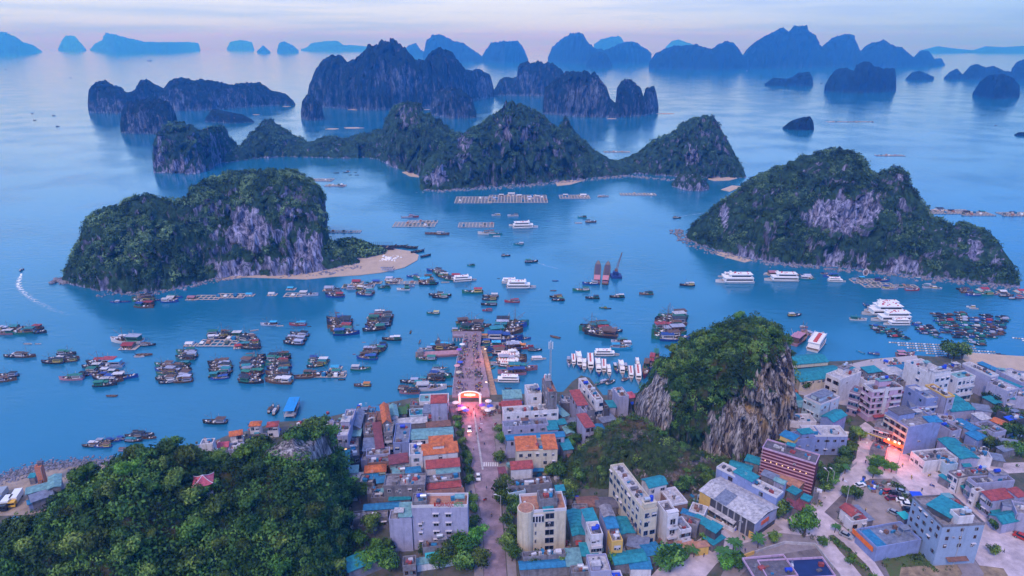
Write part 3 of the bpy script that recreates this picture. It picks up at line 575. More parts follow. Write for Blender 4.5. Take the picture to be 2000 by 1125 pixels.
grow(HILL, 122, 5.4, RNG, ZG+1.5, keep=lambda u, v: not ((u-402)**2+(v-932)**2 < 34**2 or ((u-585)/72)**2+((v-880)/30)**2 < 1), lab=lambda u, v, b: ('bright' if b else 'dark')+' green tree in the '+where(u, v)[1]+' of the left hill forest, '+where(u, v)[0], group='trees covering the left hill')
grow(CRAG, 42, 4.8, RNG, 20, maxrock=.36, s=(.6, .95), lab=lambda u, v, b: ('bright' if b else 'dark')+' green tree on the '+('left' if u < 1370 else 'right')+' side of the crag top', group='trees on top of the crag', br=.06)
grow(SLOPE, 14, 4.5, RNG, 4, maxrock=.6, s=(.4, .75), lab=lambda u, v, b: ('bright' if b else 'dark')+' green small tree on the scrubby slope, '+('left' if u < 1200 else ('middle' if u < 1310 else 'right'))+' side, '+('upper' if v < 890 else 'lower')+' part', group='small trees on the scrubby slope', br=.2)
def under(L, n, r, label, maxrock=.5, zmin=3.5, name='undergrowth', leaf=.2, mat=LEAF, nl=44):
    pts, nr = L.surface_points(n, RNG, maxrock, zmin)
    o = link(bpy.data.objects.new(name, leaf_cloud(name, pts+nr*.3+np.array([0,0,.5]), r*(.6+.8*RNG.random(n)), nl, mat, RNG, leaf=leaf, tint=clump(pts, 9)))); tag(o, label, 'undergrowth', kind='stuff')
under(HILL, 2600, 1.7, 'bushes and small trees filling the left hill forest', zmin=4)
under(HILL, 520, 2.9, 'closed canopy of smaller crowns on the left hill', zmin=4, name='forest_canopy', leaf=.15, nl=90)
under(CRAG, 190, 2.6, 'closed canopy of smaller crowns on the crag top', maxrock=.36, zmin=16, name='forest_canopy', leaf=.15, nl=90)
under(SLOPE, 60, 1.8, 'thicket of small crowns on the scrubby slope', zmin=4, name='thicket', leaf=.17, nl=60)
under(CRAG, 1500, 1.5, 'bushes between the trees on top of the crag', maxrock=.40, zmin=10)
under(SLOPE, 330, .9, 'scrub on the slope below the crag', maxrock=.5)
# ------------------------------------------------------------- buildings
W_LAV = M('plaster_lavender', (.34,.34,.50), .85, .2, .5, stain=.6)
W_BLUE = M('plaster_blue', (.22,.27,.50), .85, .2, .5, stain=.5)
W_WHITE = M('plaster_white', (.62,.60,.66), .85, .2, .6, stain=.6)
W_CREAM = M('plaster_cream', (.56,.50,.41), .85, .16, .6, stain=.6)
W_PINK = M('plaster_pink', (.48,.33,.48), .85, .16, .6, stain=.5)
W_GREY = M('cement_grey', (.20,.19,.22), .9, .4, .7, stain=.8)
W_DARK = M('dark_cement_and_shade', (.08,.08,.10), .9, .35, .7, stain=.5)
W_BROWN = M('brick_wall', (.24,.15,.13), .9, .3, 1.2, stain=.3)
W_YELL = M('plaster_ochre', (.62,.40,.12), .85, .15, .6, stain=.2)
W_CYAN = M('plaster_pale_blue', (.40,.52,.64), .85, .16, .6, stain=.5)
GLASS = M('window_glass', (.012,.016,.028), .2, .3, 3.0, spec=.6)
FRAME = M('white_trim', (.56,.54,.60), .7, .1, 1.0)
FRAMED = M('window_trim', (.36,.35,.40), .7, .1, 1.0)
LITG = M('lit_window', (.9,.6,.3), .4, .2, 3.0, emit=(1.0,.62,.25), es=.7)
def corr(name, col, c2=None, rough=.5, freq=1.0):
    m = M(name, tuple(c*.9+.012 for c in col), rough+.1, .5, .8, col2=tuple(x*.75+.01 for x in (c2 or col)), stain=.55, bump=.15); return m
R_TEAL = corr('sheet_roof_teal', (.01,.24,.30), (.005,.17,.24))
R_BLUE = corr('sheet_roof_blue', (.015,.19,.38), (.01,.14,.30))
R_LTEAL = corr('sheet_roof_pale_green', (.16,.34,.36), (.10,.22,.26))
R_RED = corr('sheet_roof_red', (.36,.06,.055), (.20,.035,.04))
R_DRED = corr('sheet_roof_maroon', (.22,.05,.07), (.13,.035,.05))
R_ORAN = corr('clay_tiles', (.58,.16,.05), (.34,.09,.04), .8)
R_BROWN = corr('old_tiles', (.22,.10,.07), (.13,.07,.06), .8)
R_GREY = corr('roof_concrete', (.28,.26,.29), (.13,.12,.15), .9)
R_DARK = corr('roof_felt', (.13,.12,.15), (.08,.075,.10), .9)
R_WHITE = corr('roof_pale', (.50,.48,.52), (.27,.27,.31), .7)
R_TERR = corr('terrace_tiles', (.42,.20,.13), (.30,.15,.11), .8)
R_SLATE = corr('roof_slate_blue', (.18,.21,.30), (.12,.14,.22), .6)
R_PINK = corr('pagoda_tiles', (.50,.10,.16), (.32,.06,.10), .7)
T_BLUE = M('tarp_blue', (.02,.08,.62), .5, .2, .8)
T_ORANGE = M('tarp_orange', (.85,.18,.03), .6, .2, .8)
STEEL = M('steel_tank', (.60,.62,.66), .35, .15, 2, metal=.6)
PLAS = M('blue_tank', (.02,.06,.50), .45, .15, 2)
RUST = M('rusty_steel', (.20,.11,.09), .8, .4, 1.5)
JUNK = [W_GREY, R_DARK, R_WHITE, W_DARK, R_RED, R_BLUE, FRAME, R_BROWN]
FRAMES = [FRAMED, FRAMED, M('blue_trim', (.06,.12,.28), .7, .1, 1), M('brown_trim', (.12,.06,.03), .7, .1, 1), M('pale_trim', (.5,.48,.52), .7, .1, 1)]
SHUT = M('shutter', (.10,.16,.20), .7, .2, 1)
_win = {}
def win_mesh(w, h, lit, style, fr=0):
    k = (round(w, 1), round(h, 1), lit, style, fr)
    if k not in _win:
        mb = MB(); w, h = k[0], k[1]; g = LITG if lit else GLASS
        mb.box(-w/2, w/2, -.03, .10, -h/2, h/2, g)
        t = .09; FR = FRAMES[fr]
        for a in ((-w/2-t, w/2+t, -h/2-t, -h/2), (-w/2-t, w/2+t, h/2, h/2+t)): mb.box(a[0], a[1], -.09, .11, a[2], a[3], FR)
        for a in ((-w/2-t, -w/2), (w/2, w/2+t), (-.035, .035)): mb.box(a[0], a[1], -.088, .11, -h/2, h/2, FR)
        if style == 2: mb.box(-w/2, -.02, -.1, -.04, -h/2, h/2, SHUT)
        if style == 3: mb.box(-w/2-.55, -w/2-.1, -.12, -.04, -h/2, h/2, SHUT); mb.box(w/2+.1, w/2+.55, -.12, -.04, -h/2, h/2, SHUT)
        if style == 4: mb.box(-w/2, w/2, -.1, -.02, 0, h/2, FRAME)
        if style == 1: mb.box(-w/2-.3, w/2+.3, -.62, 0, h/2+.12, h/2+.24, FRAME)
        _win[k] = mb.mesh('window')
    return _win[k]
rb = random.Random(21)
NB = [0]
def cc(crop, x, y):
    ox, oy, s = {1: (0,780,3.262), 2: (560,760,3.083), 3: (900,740,2.9225), 4: (1240,600,3.75), 5: (1240,860,4.245), 6: (1600,660,4.6875), 7: (1600,860,4.245), 0: (0,0,1)}[crop]
    return ox+x/s, oy+y/s
_ac = []
def bld(crop, A, B, C, h, label=None, wall=W_GREY, roof='flat', rm=R_GREY, wf=(0, 0), ws=(0, 0), floors=None, name='house', cat='house', root=None, parapet=.7, tanks=0, stair=None, junk=0, balc=0, wsz=(1.2, 1.3), over=.35, lit=.0, band=None, rise=1.2, door=False, z0=ZG, sill=0, trim=None, group=None):
    """A,B: near roof edge (left, right), C: the far corner above A or above B, all in photo pixels at height h"""
    zt = z0+h; a, b, c = [G(*cc(crop, *p), zt) for p in (A, B, C)]
    ex = (b-a); Lx = ex.length; ex.normalize(); ey = Vector((-ex.y, ex.x, 0))
    if ey.y < 0 and abs(ex.x) > .3: ey = -ey
    s = (c-a) if (c-a).length < (c-b).length else (c-b)
    D = max(abs(s.dot(ey)), 2.0)
    if s.dot(ey) < 0: ey = -ey
    ang = math.atan2(ex.y, ex.x); flip = (ex.x*ey.y-ex.y*ex.y*0-ex.y*ey.x) < 0
    if root is None:
        root = empty(name, (a.x, a.y, z0), ang); tag(root, label, cat, group); NB[0] += 1
        if flip: root.scale = (1, -1, 1)
        X = Matrix.Identity(4); org = None
    def part(mb, nm, ld=None, smooth=False):
        o = mb.obj(nm, None, smooth)
        o.parent = root
        if root.location.x != a.x:
            R = Matrix.LocRotScale(root.location, root.rotation_euler, root.scale)
            Tm = Matrix.LocRotScale(Vector((a.x, a.y, z0)), Matrix.Rotation(ang, 3, 'Z').to_euler(), Vector((1, -1 if flip else 1, 1)))
            o.matrix_local = R.inverted() @ Tm
        return o
    base = 0.0-.3
    if root.location.x != a.x and root.get('_h', 99) < h:        # a block standing on the main roof
        base = root['_h']+.05; q = Matrix.LocRotScale(root.location, root.rotation_euler, root.scale).inverted() @ Vector((a.x, a.y, z0))
        if q.y < .03: a = a+(Matrix.LocRotScale(None, root.rotation_euler, root.scale) @ Vector((0, .03-q.y, 0)))
    elif '_h' not in root: root['_h'] = h
    mb = MB(); mb.box(0, Lx, 0, D, base, h, wall)
    if roof == 'flat' and parapet:
        t = .22
        for q in ((-.02, Lx+.02, -.02, t), (-.02, Lx+.02, D-t, D+.02)): mb.box(q[0], q[1], q[2], q[3], h, h+parapet, trim or wall)
        for q in ((-.02, t), (Lx-t, Lx+.02)): mb.box(q[0], q[1], t, D-t, h, h+parapet, trim or wall)
    nfl = floors or max(1, int(round(h/3.3))); fh = h/nfl
    if band:                                         # string courses
        for k in range(1, nfl+1): mb.box(-.12, Lx+.12, -.12, D+.12, k*fh-.32, k*fh-.05, band)
    wo = part(mb, 'wall')
    mb = MB()
    if roof == 'flat':
        mb.box(.22, Lx-.22, .22, D-.22, h+.02, h+.10, rm)
        if 1:
            for q in range(junk+(3 if Lx*D > 25 else 1)):
                x = rb.uniform(.8, max(.9, Lx-2)); y = rb.uniform(.8, max(.9, D-2)); mb.box(x, x+rb.uniform(.5, 1.8), y, y+rb.uniform(.4, 1.6), h+.1, h+.1+rb.uniform(.3, 1.3), rb.choice(JUNK), rz=rb.uniform(-.3, .3), c=(x, y))
        if rb.random() < .4 and Lx > 6: mb.box(Lx*.35, Lx*.37, .25, D-.25, h+.1, h+.5, wall)
        part(mb, 'roof')
    elif roof in ('metal', 'gable', 'hip', 'mono'):
        o_ = over; n = 0
        if roof == 'hip':
            ry = min(D/2, Lx/2*.9)
            V = [(-o_,-o_,h), (Lx+o_,-o_,h), (Lx+o_,D+o_,h), (-o_,D+o_,h), (min(ry, Lx/2), D/2, h+rise), (max(Lx-ry, Lx/2), D/2, h+rise)]
            V += [(x, y, z-.18) for x, y, z in V[:4]]
            mb.add(V, [(0,1,5,4),(1,2,5),(2,3,4,5),(3,0,4),(0,6,7,1),(1,7,8,2),(2,8,9,3),(3,9,6,0),(6,9,8,7)], rm)
        elif roof == 'mono':
            V = [(-o_,-o_,h+.05), (Lx+o_,-o_,h+.05), (Lx+o_,D+o_,h+rise), (-o_,D+o_,h+rise)]; V += [(x, y, z-.15) for x, y, z in V]
            mb.add(V, [(0,1,2,3),(4,7,6,5),(0,4,5,1),(1,5,6,2),(2,6,7,3),(3,7,4,0)], rm)
            mw = MB(); 
        else:
            alongx = Lx >= D
            if alongx: pr = [(-o_, h), (D/2, h+rise), (D+o_, h)]
            else: pr = [(-o_, h), (Lx/2, h+rise), (Lx+o_, h)]
            def pt(s_, e): return (e, s_[0], s_[1]) if alongx else (s_[0], e, s_[1])
            e0, e1 = -o_, (Lx if alongx else D)+o_
            V = [pt(p, e0) for p in pr]+[pt(p, e1) for p in pr]; V += [(x, y, z-.16) for x, y, z in V]
            mb.add(V, [(0,3,4,1),(1,4,5,2),(6,7,10,9),(7,8,11,10),(0,1,7,6),(1,2,8,7),(3,9,10,4),(4,10,11,5),(0,6,9,3),(2,5,11,8)], rm)
            gm = MB(); q = .0                           # gable triangles
            if alongx: gm.add([(0,0,h-.17),(0,D,h-.17),(0,D/2,h+rise-.17),(Lx,0,h-.17),(Lx,D,h-.17),(Lx,D/2,h+rise-.17)], [(0,2,1),(3,4,5)], wall)
            else: gm.add([(0,0,h-.17),(Lx,0,h-.17),(Lx/2,0,h+rise-.17),(0,D,h-.17),(Lx,D,h-.17),(Lx/2,D,h+rise-.17)], [(0,1,2),(3,5,4)], wall)
            part(gm, 'gable')
            if roof == 'metal':                         # standing seams
                Ln = (Lx if alongx else D); k = max(2, int(Ln/1.6))
                for i in range(k+1):
                    e = Ln*i/k
                    for s0, s1 in ((0, 1), (1, 2)):
                        p0 = pt((pr[s0][0], pr[s0][1]+.05), e); p1 = pt((pr[s1][0], pr[s1][1]+.05), e); mb.tube(p0, p1, .05, rm, 4)
        part(mb, 'roof')
    # windows
    fr_ = rb.choice([0, 0, 1, 2, 3, 4])
    root['_l'] = Lx; root['_d'] = D
    for side_ in range(rb.choice([0, 1, 1, 2, 3]) if h > 5.5 and Lx > 3 else 0):
        am = MB() if not _ac else None
        if am: am.box(-.4, .4, -.35, -.02, -.26, .26, FRAMED); am.box(-.2, .14, -.38, -.34, -.17, .17, W_DARK); _ac.append(am.mesh('air_conditioner'))
        x_ = rb.uniform(.6, Lx-.6); z_ = rb.uniform(2.2, h-1.2); am = bpy.data.objects.new('air_conditioner', _ac[0]); link(am, root)
        if root.location.x == a.x: am.location = (x_, 0, z_)
        else: bpy.data.objects.remove(am)
    if h > 4.5 and root.location.x == a.x and rb.random() < .5:
        aw = MB(); w0 = rb.uniform(.05, .4)*Lx; aw.add([(w0, -.05, 3.0), (w0+Lx*.5, -.05, 3.0), (w0+Lx*.5, -1.5, 2.5), (w0, -1.5, 2.5), (w0, -.05, 2.92), (w0+Lx*.5, -.05, 2.92), (w0+Lx*.5, -1.5, 2.42), (w0, -1.5, 2.42)], [(0,3,2,1), (4,5,6,7), (3,7,6,2), (0,4,7,3), (1,2,6,5), (0,1,5,4)], rb.choice([R_TEAL, R_BLUE, R_RED, R_WHITE, T_BLUE, R_BROWN])); part(aw, 'awning')
    if roof == 'flat' and rb.random() < .5 and Lx > 4:
        an_ = MB(); x_, y_ = rb.uniform(.6, Lx-.6), rb.uniform(.6, max(.7, D-.6)); an_.tube((x_, y_, h), (x_, y_, h+3.2), .05, STEEL, 4); [an_.tube((x_-.5, y_, h+q_), (x_+.5, y_, h+q_), .03, STEEL, 3) for q_ in (2.3, 2.7, 3.1)]; part(an_, 'antenna')
    if roof == 'flat' and rb.random() < .35 and Lx > 5 and D > 4:
        cn_ = MB(); x_, y_ = rb.uniform(.5, Lx-3.5), rb.uniform(.5, max(.6, D-3)); cn_.box(x_, x_+3, y_, y_+2.4, h+2.2, h+2.28, rb.choice([R_WHITE, R_TEAL, R_SLATE, R_BROWN, R_LTEAL])); [cn_.tube((x_+px_, y_+py_, h), (x_+px_, y_+py_, h+2.2), .05, FRAMED, 4) for px_ in (.1, 2.9) for py_ in (.1, 2.3)]; part(cn_, 'roof_canopy')
    if h > 5 and root.location.x == a.x and rb.random() < .6: pm_ = MB(); x_ = rb.choice([.25, Lx-.25, Lx*.5]); pm_.tube((x_, -.12, 0), (x_, -.12, h), .08, rb.choice([W_DARK, FRAMED, STEEL]), 5); part(pm_, 'drainpipe')
    def rowof(n, edge, side, fl):
        m_ = []
        for i in range(n):
            for k in fl:
                e = edge*(i+.5)/n; z = k*fh+fh*.55
                m_.append((e, z))
        return m_
    def put(pts, face):
        for e, z in pts:
            if rb.random() < .07: continue
            e += rb.uniform(-.15, .15); st_ = sill or rb.choice([0, 0, 0, 2, 3, 4, 1])
            w = bpy.data.objects.new('window', win_mesh(wsz[0]*rb.choice([.7, 1, 1, 1.25]), wsz[1]*rb.choice([.85, 1, 1]), rb.random() < lit, st_, fr_)); sc.collection.objects.link(w); w.parent = root
            if face == 'f': lm = Matrix.Translation((e, -.02, z))
            elif face == 'b': lm = Matrix.Translation((e, D+.02, z)) @ Matrix.Rotation(math.pi, 4, 'Z')
            elif face == 'l': lm = Matrix.Translation((-.02, e, z)) @ Matrix.Rotation(-math.pi/2, 4, 'Z')
            else: lm = Matrix.Translation((Lx+.02, e, z)) @ Matrix.Rotation(math.pi/2, 4, 'Z')
            if root.location.x != a.x:
                R = Matrix.LocRotScale(root.location, root.rotation_euler, root.scale); Tm = Matrix.LocRotScale(Vector((a.x, a.y, z0)), Matrix.Rotation(ang, 3, 'Z').to_euler(), Vector((1, -1 if flip else 1, 1)))
                lm = R.inverted() @ Tm @ lm
            w.matrix_local = lm
    if wf[0]: put(rowof(wf[0], Lx, 'f', range(nfl-wf[1], nfl) if wf[1] else range(nfl)), 'f')
    if ws[0]:
        side = ws[2] if len(ws) > 2 else ('r' if a.x < 0 else 'l')
        for sd_ in side: put(rowof(ws[0], D, 's', range(nfl-ws[1], nfl) if ws[1] else range(nfl)), sd_)
    if balc:
        for k in range(1, nfl):
            bm_ = MB(); bm_.box(Lx*.08, Lx*.92, -1.1, 0, k*fh-.05, k*fh+.08, FRAME); bm_.box(Lx*.08, Lx*.92, -1.1, -1.04, k*fh+.08, k*fh+.85, FRAME); part(bm_, 'balcony')
    if door:
        dm = MB(); dm.box(Lx*.5-.9, Lx*.5+.9, -.06, .05, 0, 2.5, W_DARK); part(dm, 'door')
    if stair:
        x0, x1, y0, y1, sh, sm = stair; sm2 = MB(); sm2.box(Lx*x0, Lx*x1, D*y0, D*y1, h+.1, h+sh, wall); part(sm2, 'stair_tower')
        rr = MB(); rr.box(Lx*x0-.25, Lx*x1+.25, D*y0-.25, D*y1+.25, h+sh, h+sh+.18, sm or rm); part(rr, 'stair_roof')
    for k in range(tanks):
        tm = MB(); x = Lx*(.25+.5*rb.random()); y = D*(.3+.5*rb.random()); r = .62
        if stair: x = Lx*(stair[0]+stair[1])/2+(k-.5)*1.5; y = D*(stair[2]+stair[3])/2; zz = h+stair[4]+.18
        else: zz = h+.12; x = min(x+k*1.6, Lx-1)
        mat = PLAS if rb.random() < .35 else STEEL
        if rb.random() < .5: tm.tube((x-.9, y, zz+r+.3), (x+.9, y, zz+r+.3), r, mat, 10); tm.box(x-.8, x+.8, y-.4, y+.4, zz, zz+.32, W_DARK)
        else: tm.tube((x, y, zz), (x, y, zz+1.7), r, mat, 10); tm.tube((x, y, zz+1.7), (x, y, zz+2.0), r, mat, 10, .15)
        part(tm, 'water_tank')
    return root
# ---- left block
bld(2, (798,82), (975,75), (970,30), 5.5, 'long low hall with a pale green roof beside the pier gate', W_WHITE, 'flat', R_LTEAL, wf=(6,1), parapet=.5, trim=FRAME)
bld(2, (868,86), (965,82), (962,55), 11, 'tall blank grey house with a red roof next to the gate', W_LAV, 'mono', R_RED, rise=1.8, over=.2)
bld(2, (845,232), (985,218), (980,192), 6, 'grey house with a brown slatted roof by the pier street', W_GREY, 'mono', R_BROWN, rise=.4, ws=(2,1,'r'))
bld(2, (745,302), (1002,285), (996,228), 7.5, 'white house with a wide dull green sheet roof on the pier street', W_WHITE, 'metal', R_LTEAL, rise=.8, wf=(5,1), ws=(3,0,'r'))
bld(2, (860,330), (998,320), (992,296), 9, 'narrow house with an orange roof behind the white walled one', W_WHITE, 'mono', R_ORAN, rise=1.4, ws=(2,0,'r'))
bld(2, (820,398), (1030,377), (1012,338), 9.5, 'white walled house with a wide orange tile roof on the pier street', W_WHITE, 'mono', R_ORAN, rise=1.6, wf=(1,1), ws=(3,0,'r'), stair=(.3,.62,.45,.95,1.9,R_ORAN))
bld(2, (738,408), (818,402), (815,330), 9.5, 'white flat roofed house left of the orange tiled one', W_WHITE, 'flat', R_WHITE, wf=(1,1), tanks=2, junk=4)
bld(2, (843,478), (1040,462), (1035,432), 7.5, 'house with a dull red sheet roof on the pier street', W_WHITE, 'mono', R_RED, rise=1.2, ws=(2,0,'r'), tanks=0)
bld(2, (905,512), (1042,496), (1038,468), 6.5, 'house with a pale green strip roof below the dull red roof', W_WHITE, 'mono', R_LTEAL, rise=.6, ws=(2,1,'r'))
bld(2, (833,572), (1047,550), (1042,510), 7.0, 'grey flat roofed house between the red roofed ones', W_GREY, 'flat', R_GREY, junk=5, ws=(2,0,'r'))
bld(2, (848,602), (1047,584), (1044,558), 6.5, 'lavender walled house with a thin red roof', W_LAV, 'mono', R_RED, rise=.8, ws=(2,0,'r'))
bld(2, (842,660), (1066,638), (1062,612), 8.5, 'house with a brown tile roof behind the hotel sign', W_LAV, 'mono', R_BROWN, rise=1.2, ws=(2,0,'r'))
bld(2, (465,728), (676,712), (672,680), 5.0, 'low shed with a long blue sheet roof left of the hotel', W_GREY, 'metal', R_BLUE, rise=.5)
bld(2, (450,795), (610,775), (605,738), 4.0, 'cluttered grey shed below the blue roofed one', W_GREY, 'flat', R_GREY, junk=8, wf=(3,1))
bld(2, (583,592), (832,586), (828,515), 9.0, 'wide grey building with three small windows above the hotel', W_GREY, 'flat', R_GREY, wf=(4,1), junk=9, tanks=2, wsz=(1.0,1.0))
bld(2, (618,668), (742,660), (740,630), 5.0, 'low teal roofed lean-to above the hotel', W_GREY, 'mono', R_TEAL, rise=.5)
bld(2, (470,502), (594,492), (585,455), 5.0, 'small house with an orange hip roof in the left block', W_CREAM, 'hip', R_ORAN, rise=1.6)
bld(2, (475,542), (545,537), (540,508), 4.0, 'small bright blue roof left of the blue gabled house', W_GREY, 'mono', R_BLUE, rise=.5)
bld(2, (545,564), (643,552), (640,515), 4.2, 'small house with a bright blue gable roof', W_GREY, 'gable', R_BLUE, rise=1.0)
bld(2, (350,507), (427,500), (420,466), 4.5, 'pale blue roofed hut at the edge of the trees', W_WHITE, 'mono', R_LTEAL, rise=.5)
bld(2, (355,538), (470,530), (465,508), 3.5, 'low whitish lean-to at the edge of the trees', W_WHITE, 'mono', R_WHITE, rise=.4)
bld(2, (303,472), (372,465), (372,375), 7.5, 'house with a dark teal roof below the narrow lavender one', W_LAV, 'mono', R_TEAL, rise=.6, wf=(1,1))
bld(2, (306,290), (368,288), (374,130), 11, 'narrow tall lavender house with white terraces at the water', W_LAV, 'flat', R_WHITE, wf=(2,0), junk=6, tanks=1, stair=(.1,.9,.35,.55,2.4,R_WHITE), lit=.15, ws=(3,1,'l'))
bld(2, (372,238), (442,235), (436,136), 8, 'house with a dark tiled gable beside the narrow lavender one', W_GREY, 'gable', R_SLATE, rise=1.6)
bld(2, (370,283), (441,280), (440,242), 7, 'short pale green roof in front of the dark gable', W_GREY, 'mono', R_LTEAL, rise=.4)
bld(2, (365,418), (440,408), (440,290), 6, 'dark cluttered house with terraces in the left block', W_DARK, 'flat', R_GREY, junk=12, wf=(2,1))
bld(2, (460,372), (535,366), (535,298), 6.5, 'grey sheet roofed house beside the maroon strip roof', W_GREY, 'mono', R_SLATE, rise=.5)
bld(2, (465,286), (530,278), (530,205), 6, 'cluttered grey terrace left of the maroon strip roof', W_GREY, 'flat', R_GREY, junk=12)
bld(2, (470,210), (532,208), (528,150), 5, 'brownish shack at the water in the left block', W_BROWN, 'flat', R_GREY, junk=9)
bld(2, (540,358), (583,352), (580,202), 7, 'long maroon strip roof in the left block', W_GREY, 'mono', R_DRED, rise=.5)
bld(2, (580,206), (626,200), (620,95), 10, 'narrow house with a long orange tiled gable near the water', W_GREY, 'gable', R_ORAN, rise=1.6)
bld(2, (585,272), (637,270), (632,210), 9, 'narrow grey house front with blue windows below the orange gable', W_GREY, 'flat', R_GREY, wf=(2,0), tanks=1, parapet=.9, balc=1)
bld(2, (632,167), (671,162), (666,95), 6, 'narrow pale green roof beside the long orange gable', W_WHITE, 'gable', R_LTEAL, rise=1.0)
bld(2, (640,332), (736,328), (731,212), 8, 'blocky slate blue house in the middle of the left block', W_BLUE, 'flat', R_SLATE, junk=3, tanks=1, wf=(2,0))
bld(2, (642,214), (842,200), (836,170), 4.5, 'long striped pergola roof in the left block', W_GREY, 'mono', R_WHITE, rise=.3)
bld(2, (740,168), (822,162), (816,122), 4, 'turquoise roofed pavilion near the shore', W_CYAN, 'flat', R_TEAL, junk=5)
bld(2, (675,150), (722,146), (716,110), 3.5, 'mossy green roofed shack near the shore', W_GREY, 'mono', M('mossy_roof', (.06,.14,.05), .9, .4, 1), rise=.4)
bld(2, (478,412), (622,398), (615,356), 6, 'lavender roofed house in the middle of the left block', W_LAV, 'flat', R_GREY, junk=8, wf=(3,1))
bld(2, (488,455), (622,445), (618,412), 5, 'brown fronted house below the lavender roofed one', W_BROWN, 'flat', R_SLATE, wf=(3,1), junk=3)
bld(2, (622,452), (731,437), (728,392), 6.5, 'maroon sheet roofed house left of the white walled one', W_GREY, 'mono', R_DRED, rise=.6)
bld(2, (630,478), (729,465), (728,440), 5, 'pale green strip roof below the maroon roof', W_GREY, 'mono', R_LTEAL, rise=.4)
bld(2, (640,512), (720,503), (718,480), 5.5, 'light teal roof with a blue drum beside it', W_GREY, 'mono', R_LTEAL, rise=.4, tanks=1)
bld(2, (720,507), (806,497), (803,470), 6, 'bright blue strip roof below the white flat roofed house', W_GREY, 'mono', R_BLUE, rise=.4)
bld(2, (372,1098), (590,1010), (560,938), 4.0, 'big teal shed roof at the bottom beside the left hill', W_GREY, 'metal', R_TEAL, rise=.9)
bld(2, (215,1128), (337,1112), (292,1038), 4.0, 'teal gabled shed at the bottom edge by the trees', W_GREY, 'metal', R_TEAL, rise=.9)
bld(2, (318,1098), (375,1085), (355,1045), 2.6, 'bright blue tarpaulin roof between two teal sheds', W_GREY, 'mono', T_BLUE, rise=.3)
bld(2, (820,968), (1096,928), (1092,898), 4.5, 'grey terrace building in front of the hotel', W_GREY, 'flat', R_DARK, junk=5, tanks=1, stair=(.35,.52,.3,.9,2.2,R_GREY))
bld(2, (842,1014), (986,990), (982,966), 3.0, 'bright cyan roof in front of the hotel', W_WHITE, 'mono', M('cyan_sheet', (.05,.45,.55), .5, .2, .6), rise=.3)
bld(2, (785,1055), (1004,1018), (1002,1000), 2.8, 'thin white and green roof by the trees in front of the hotel', W_WHITE, 'mono', R_LTEAL, rise=.3)
bld(2, (698,1075), (778,1068), (774,1010), 4.5, 'small grey annex at the foot of the hotel', W_GREY, 'flat', R_DARK, junk=4, wf=(2,1))
bld(2, (158,252), (216,246), (210,196), 5, 'shabby pale house at the shore behind the crag', W_GREY, 'flat', R_WHITE, junk=8)
bld(2, (214,285), (272,280), (270,200), 6, 'shabby lavender house beside the crag', W_LAV, 'flat', R_GREY, junk=8, wf=(2,1))
bld(2, (272,262), (308,260), (306,205), 5, 'thin grey house squeezed beside the narrow lavender one', W_GREY, 'flat', R_GREY, junk=4)
bld(2, (485,640), (580,630), (575,590), 4, 'rubble strewn grey terrace behind the blue gabled house', W_GREY, 'flat', R_GREY, junk=10)
# the hotel with the sign
hot = bld(2, (752,716), (1089,712), (1062,640), 15.5, 'large lavender white hotel with a roof sign by the pier street', W_LAV, 'flat', R_TERR, floors=5, parapet=1.0, trim=FRAME, name='hotel', cat='hotel', wf=(0,0))
bld(2, (615,792), (752,790), (750,732), 11.5, None, W_LAV, 'flat', R_GREY, root=hot, parapet=.5, tanks=0)
bld(2, (677,768), (748,764), (738,690), 13.0, None, W_LAV, 'mono', R_LTEAL, root=hot, rise=.5)
bld(2, (752,712), (838,708), (835,655), 17.0, None, W_GREY, 'flat', R_GREY, root=hot, tanks=2, junk=3)
def on(root, name, mat, me=None): pass
mw = hot.matrix_basis.copy(); bpy.context.view_layer.update()
for x in (3.2, 10.2, 10.2+4.6):                       # small windows in the blank side wall
    pass
Lh = (G(*cc(2,1089,712), ZG+15.5)-G(*cc(2,752,716), ZG+15.5)).length
for fx, rows in ((.14, (1.6,4.9,8.0)), (.425, (2.2,5.2,8.3,11.6)), (.65, (2.2,5.2,8.3,11.6))):
    for z in rows:
        w = bpy.data.objects.new('window', win_mesh(1.5 if fx > .2 else .8, 1.3 if fx > .2 else 1.0, False, 1)); link(w, hot); w.location = (Lh*fx, -.02, z+1.2)
def text(s_, size, mat, name, parent, loc, rot, ext=.06):
    cu = bpy.data.curves.new(name, 'FONT'); cu.body = s_; cu.size = size; cu.extrude = ext; cu.materials.append(mat)
    tmp = bpy.data.objects.new(name, cu); dg = bpy.context.evaluated_depsgraph_get(); me = bpy.data.meshes.new_from_object(tmp.evaluated_get(dg) if False else tmp)
    me.name = name; bpy.data.objects.remove(tmp)
    if not me.materials: me.materials.append(mat)
    o = link(bpy.data.objects.new(name, me), parent); o.location = loc; o.rotation_euler = rot; return o
RLET = M('red_letters', (.40,.02,.02), .5, .1, 1); GLET = M('green_letters', (.02,.30,.12), .5, .1, 1)
def fit(o, w): k = w/max(.1, o.dimensions.x or 1); o.scale = (k, 1, 1)
t1 = text('XUÂN NGỌC', 1.9, RLET, 'sign_lettering', hot, (Lh*.44, -.12, 16.0), (math.radians(78), 0, 0), .1)
t2 = text('HOTEL', 1.9, GLET, 'sign_lettering', hot, (Lh*.76, -.12, 16.0), (math.radians(78), 0, 0), .1)
bpy.context.view_layer.update(); fit(t1, Lh*.31); fit(t2, Lh*.17)
mbx = MB(); mbx.box(Lh*.40, Lh*.435, -.15, .0, 16.1, 17.4, RLET, tx=.1); mbx.obj('sign_emblem', hot)
for _o in (t1, t2): _o['label'] = 'red roof lettering' if _o is t1 else 'green roof lettering'
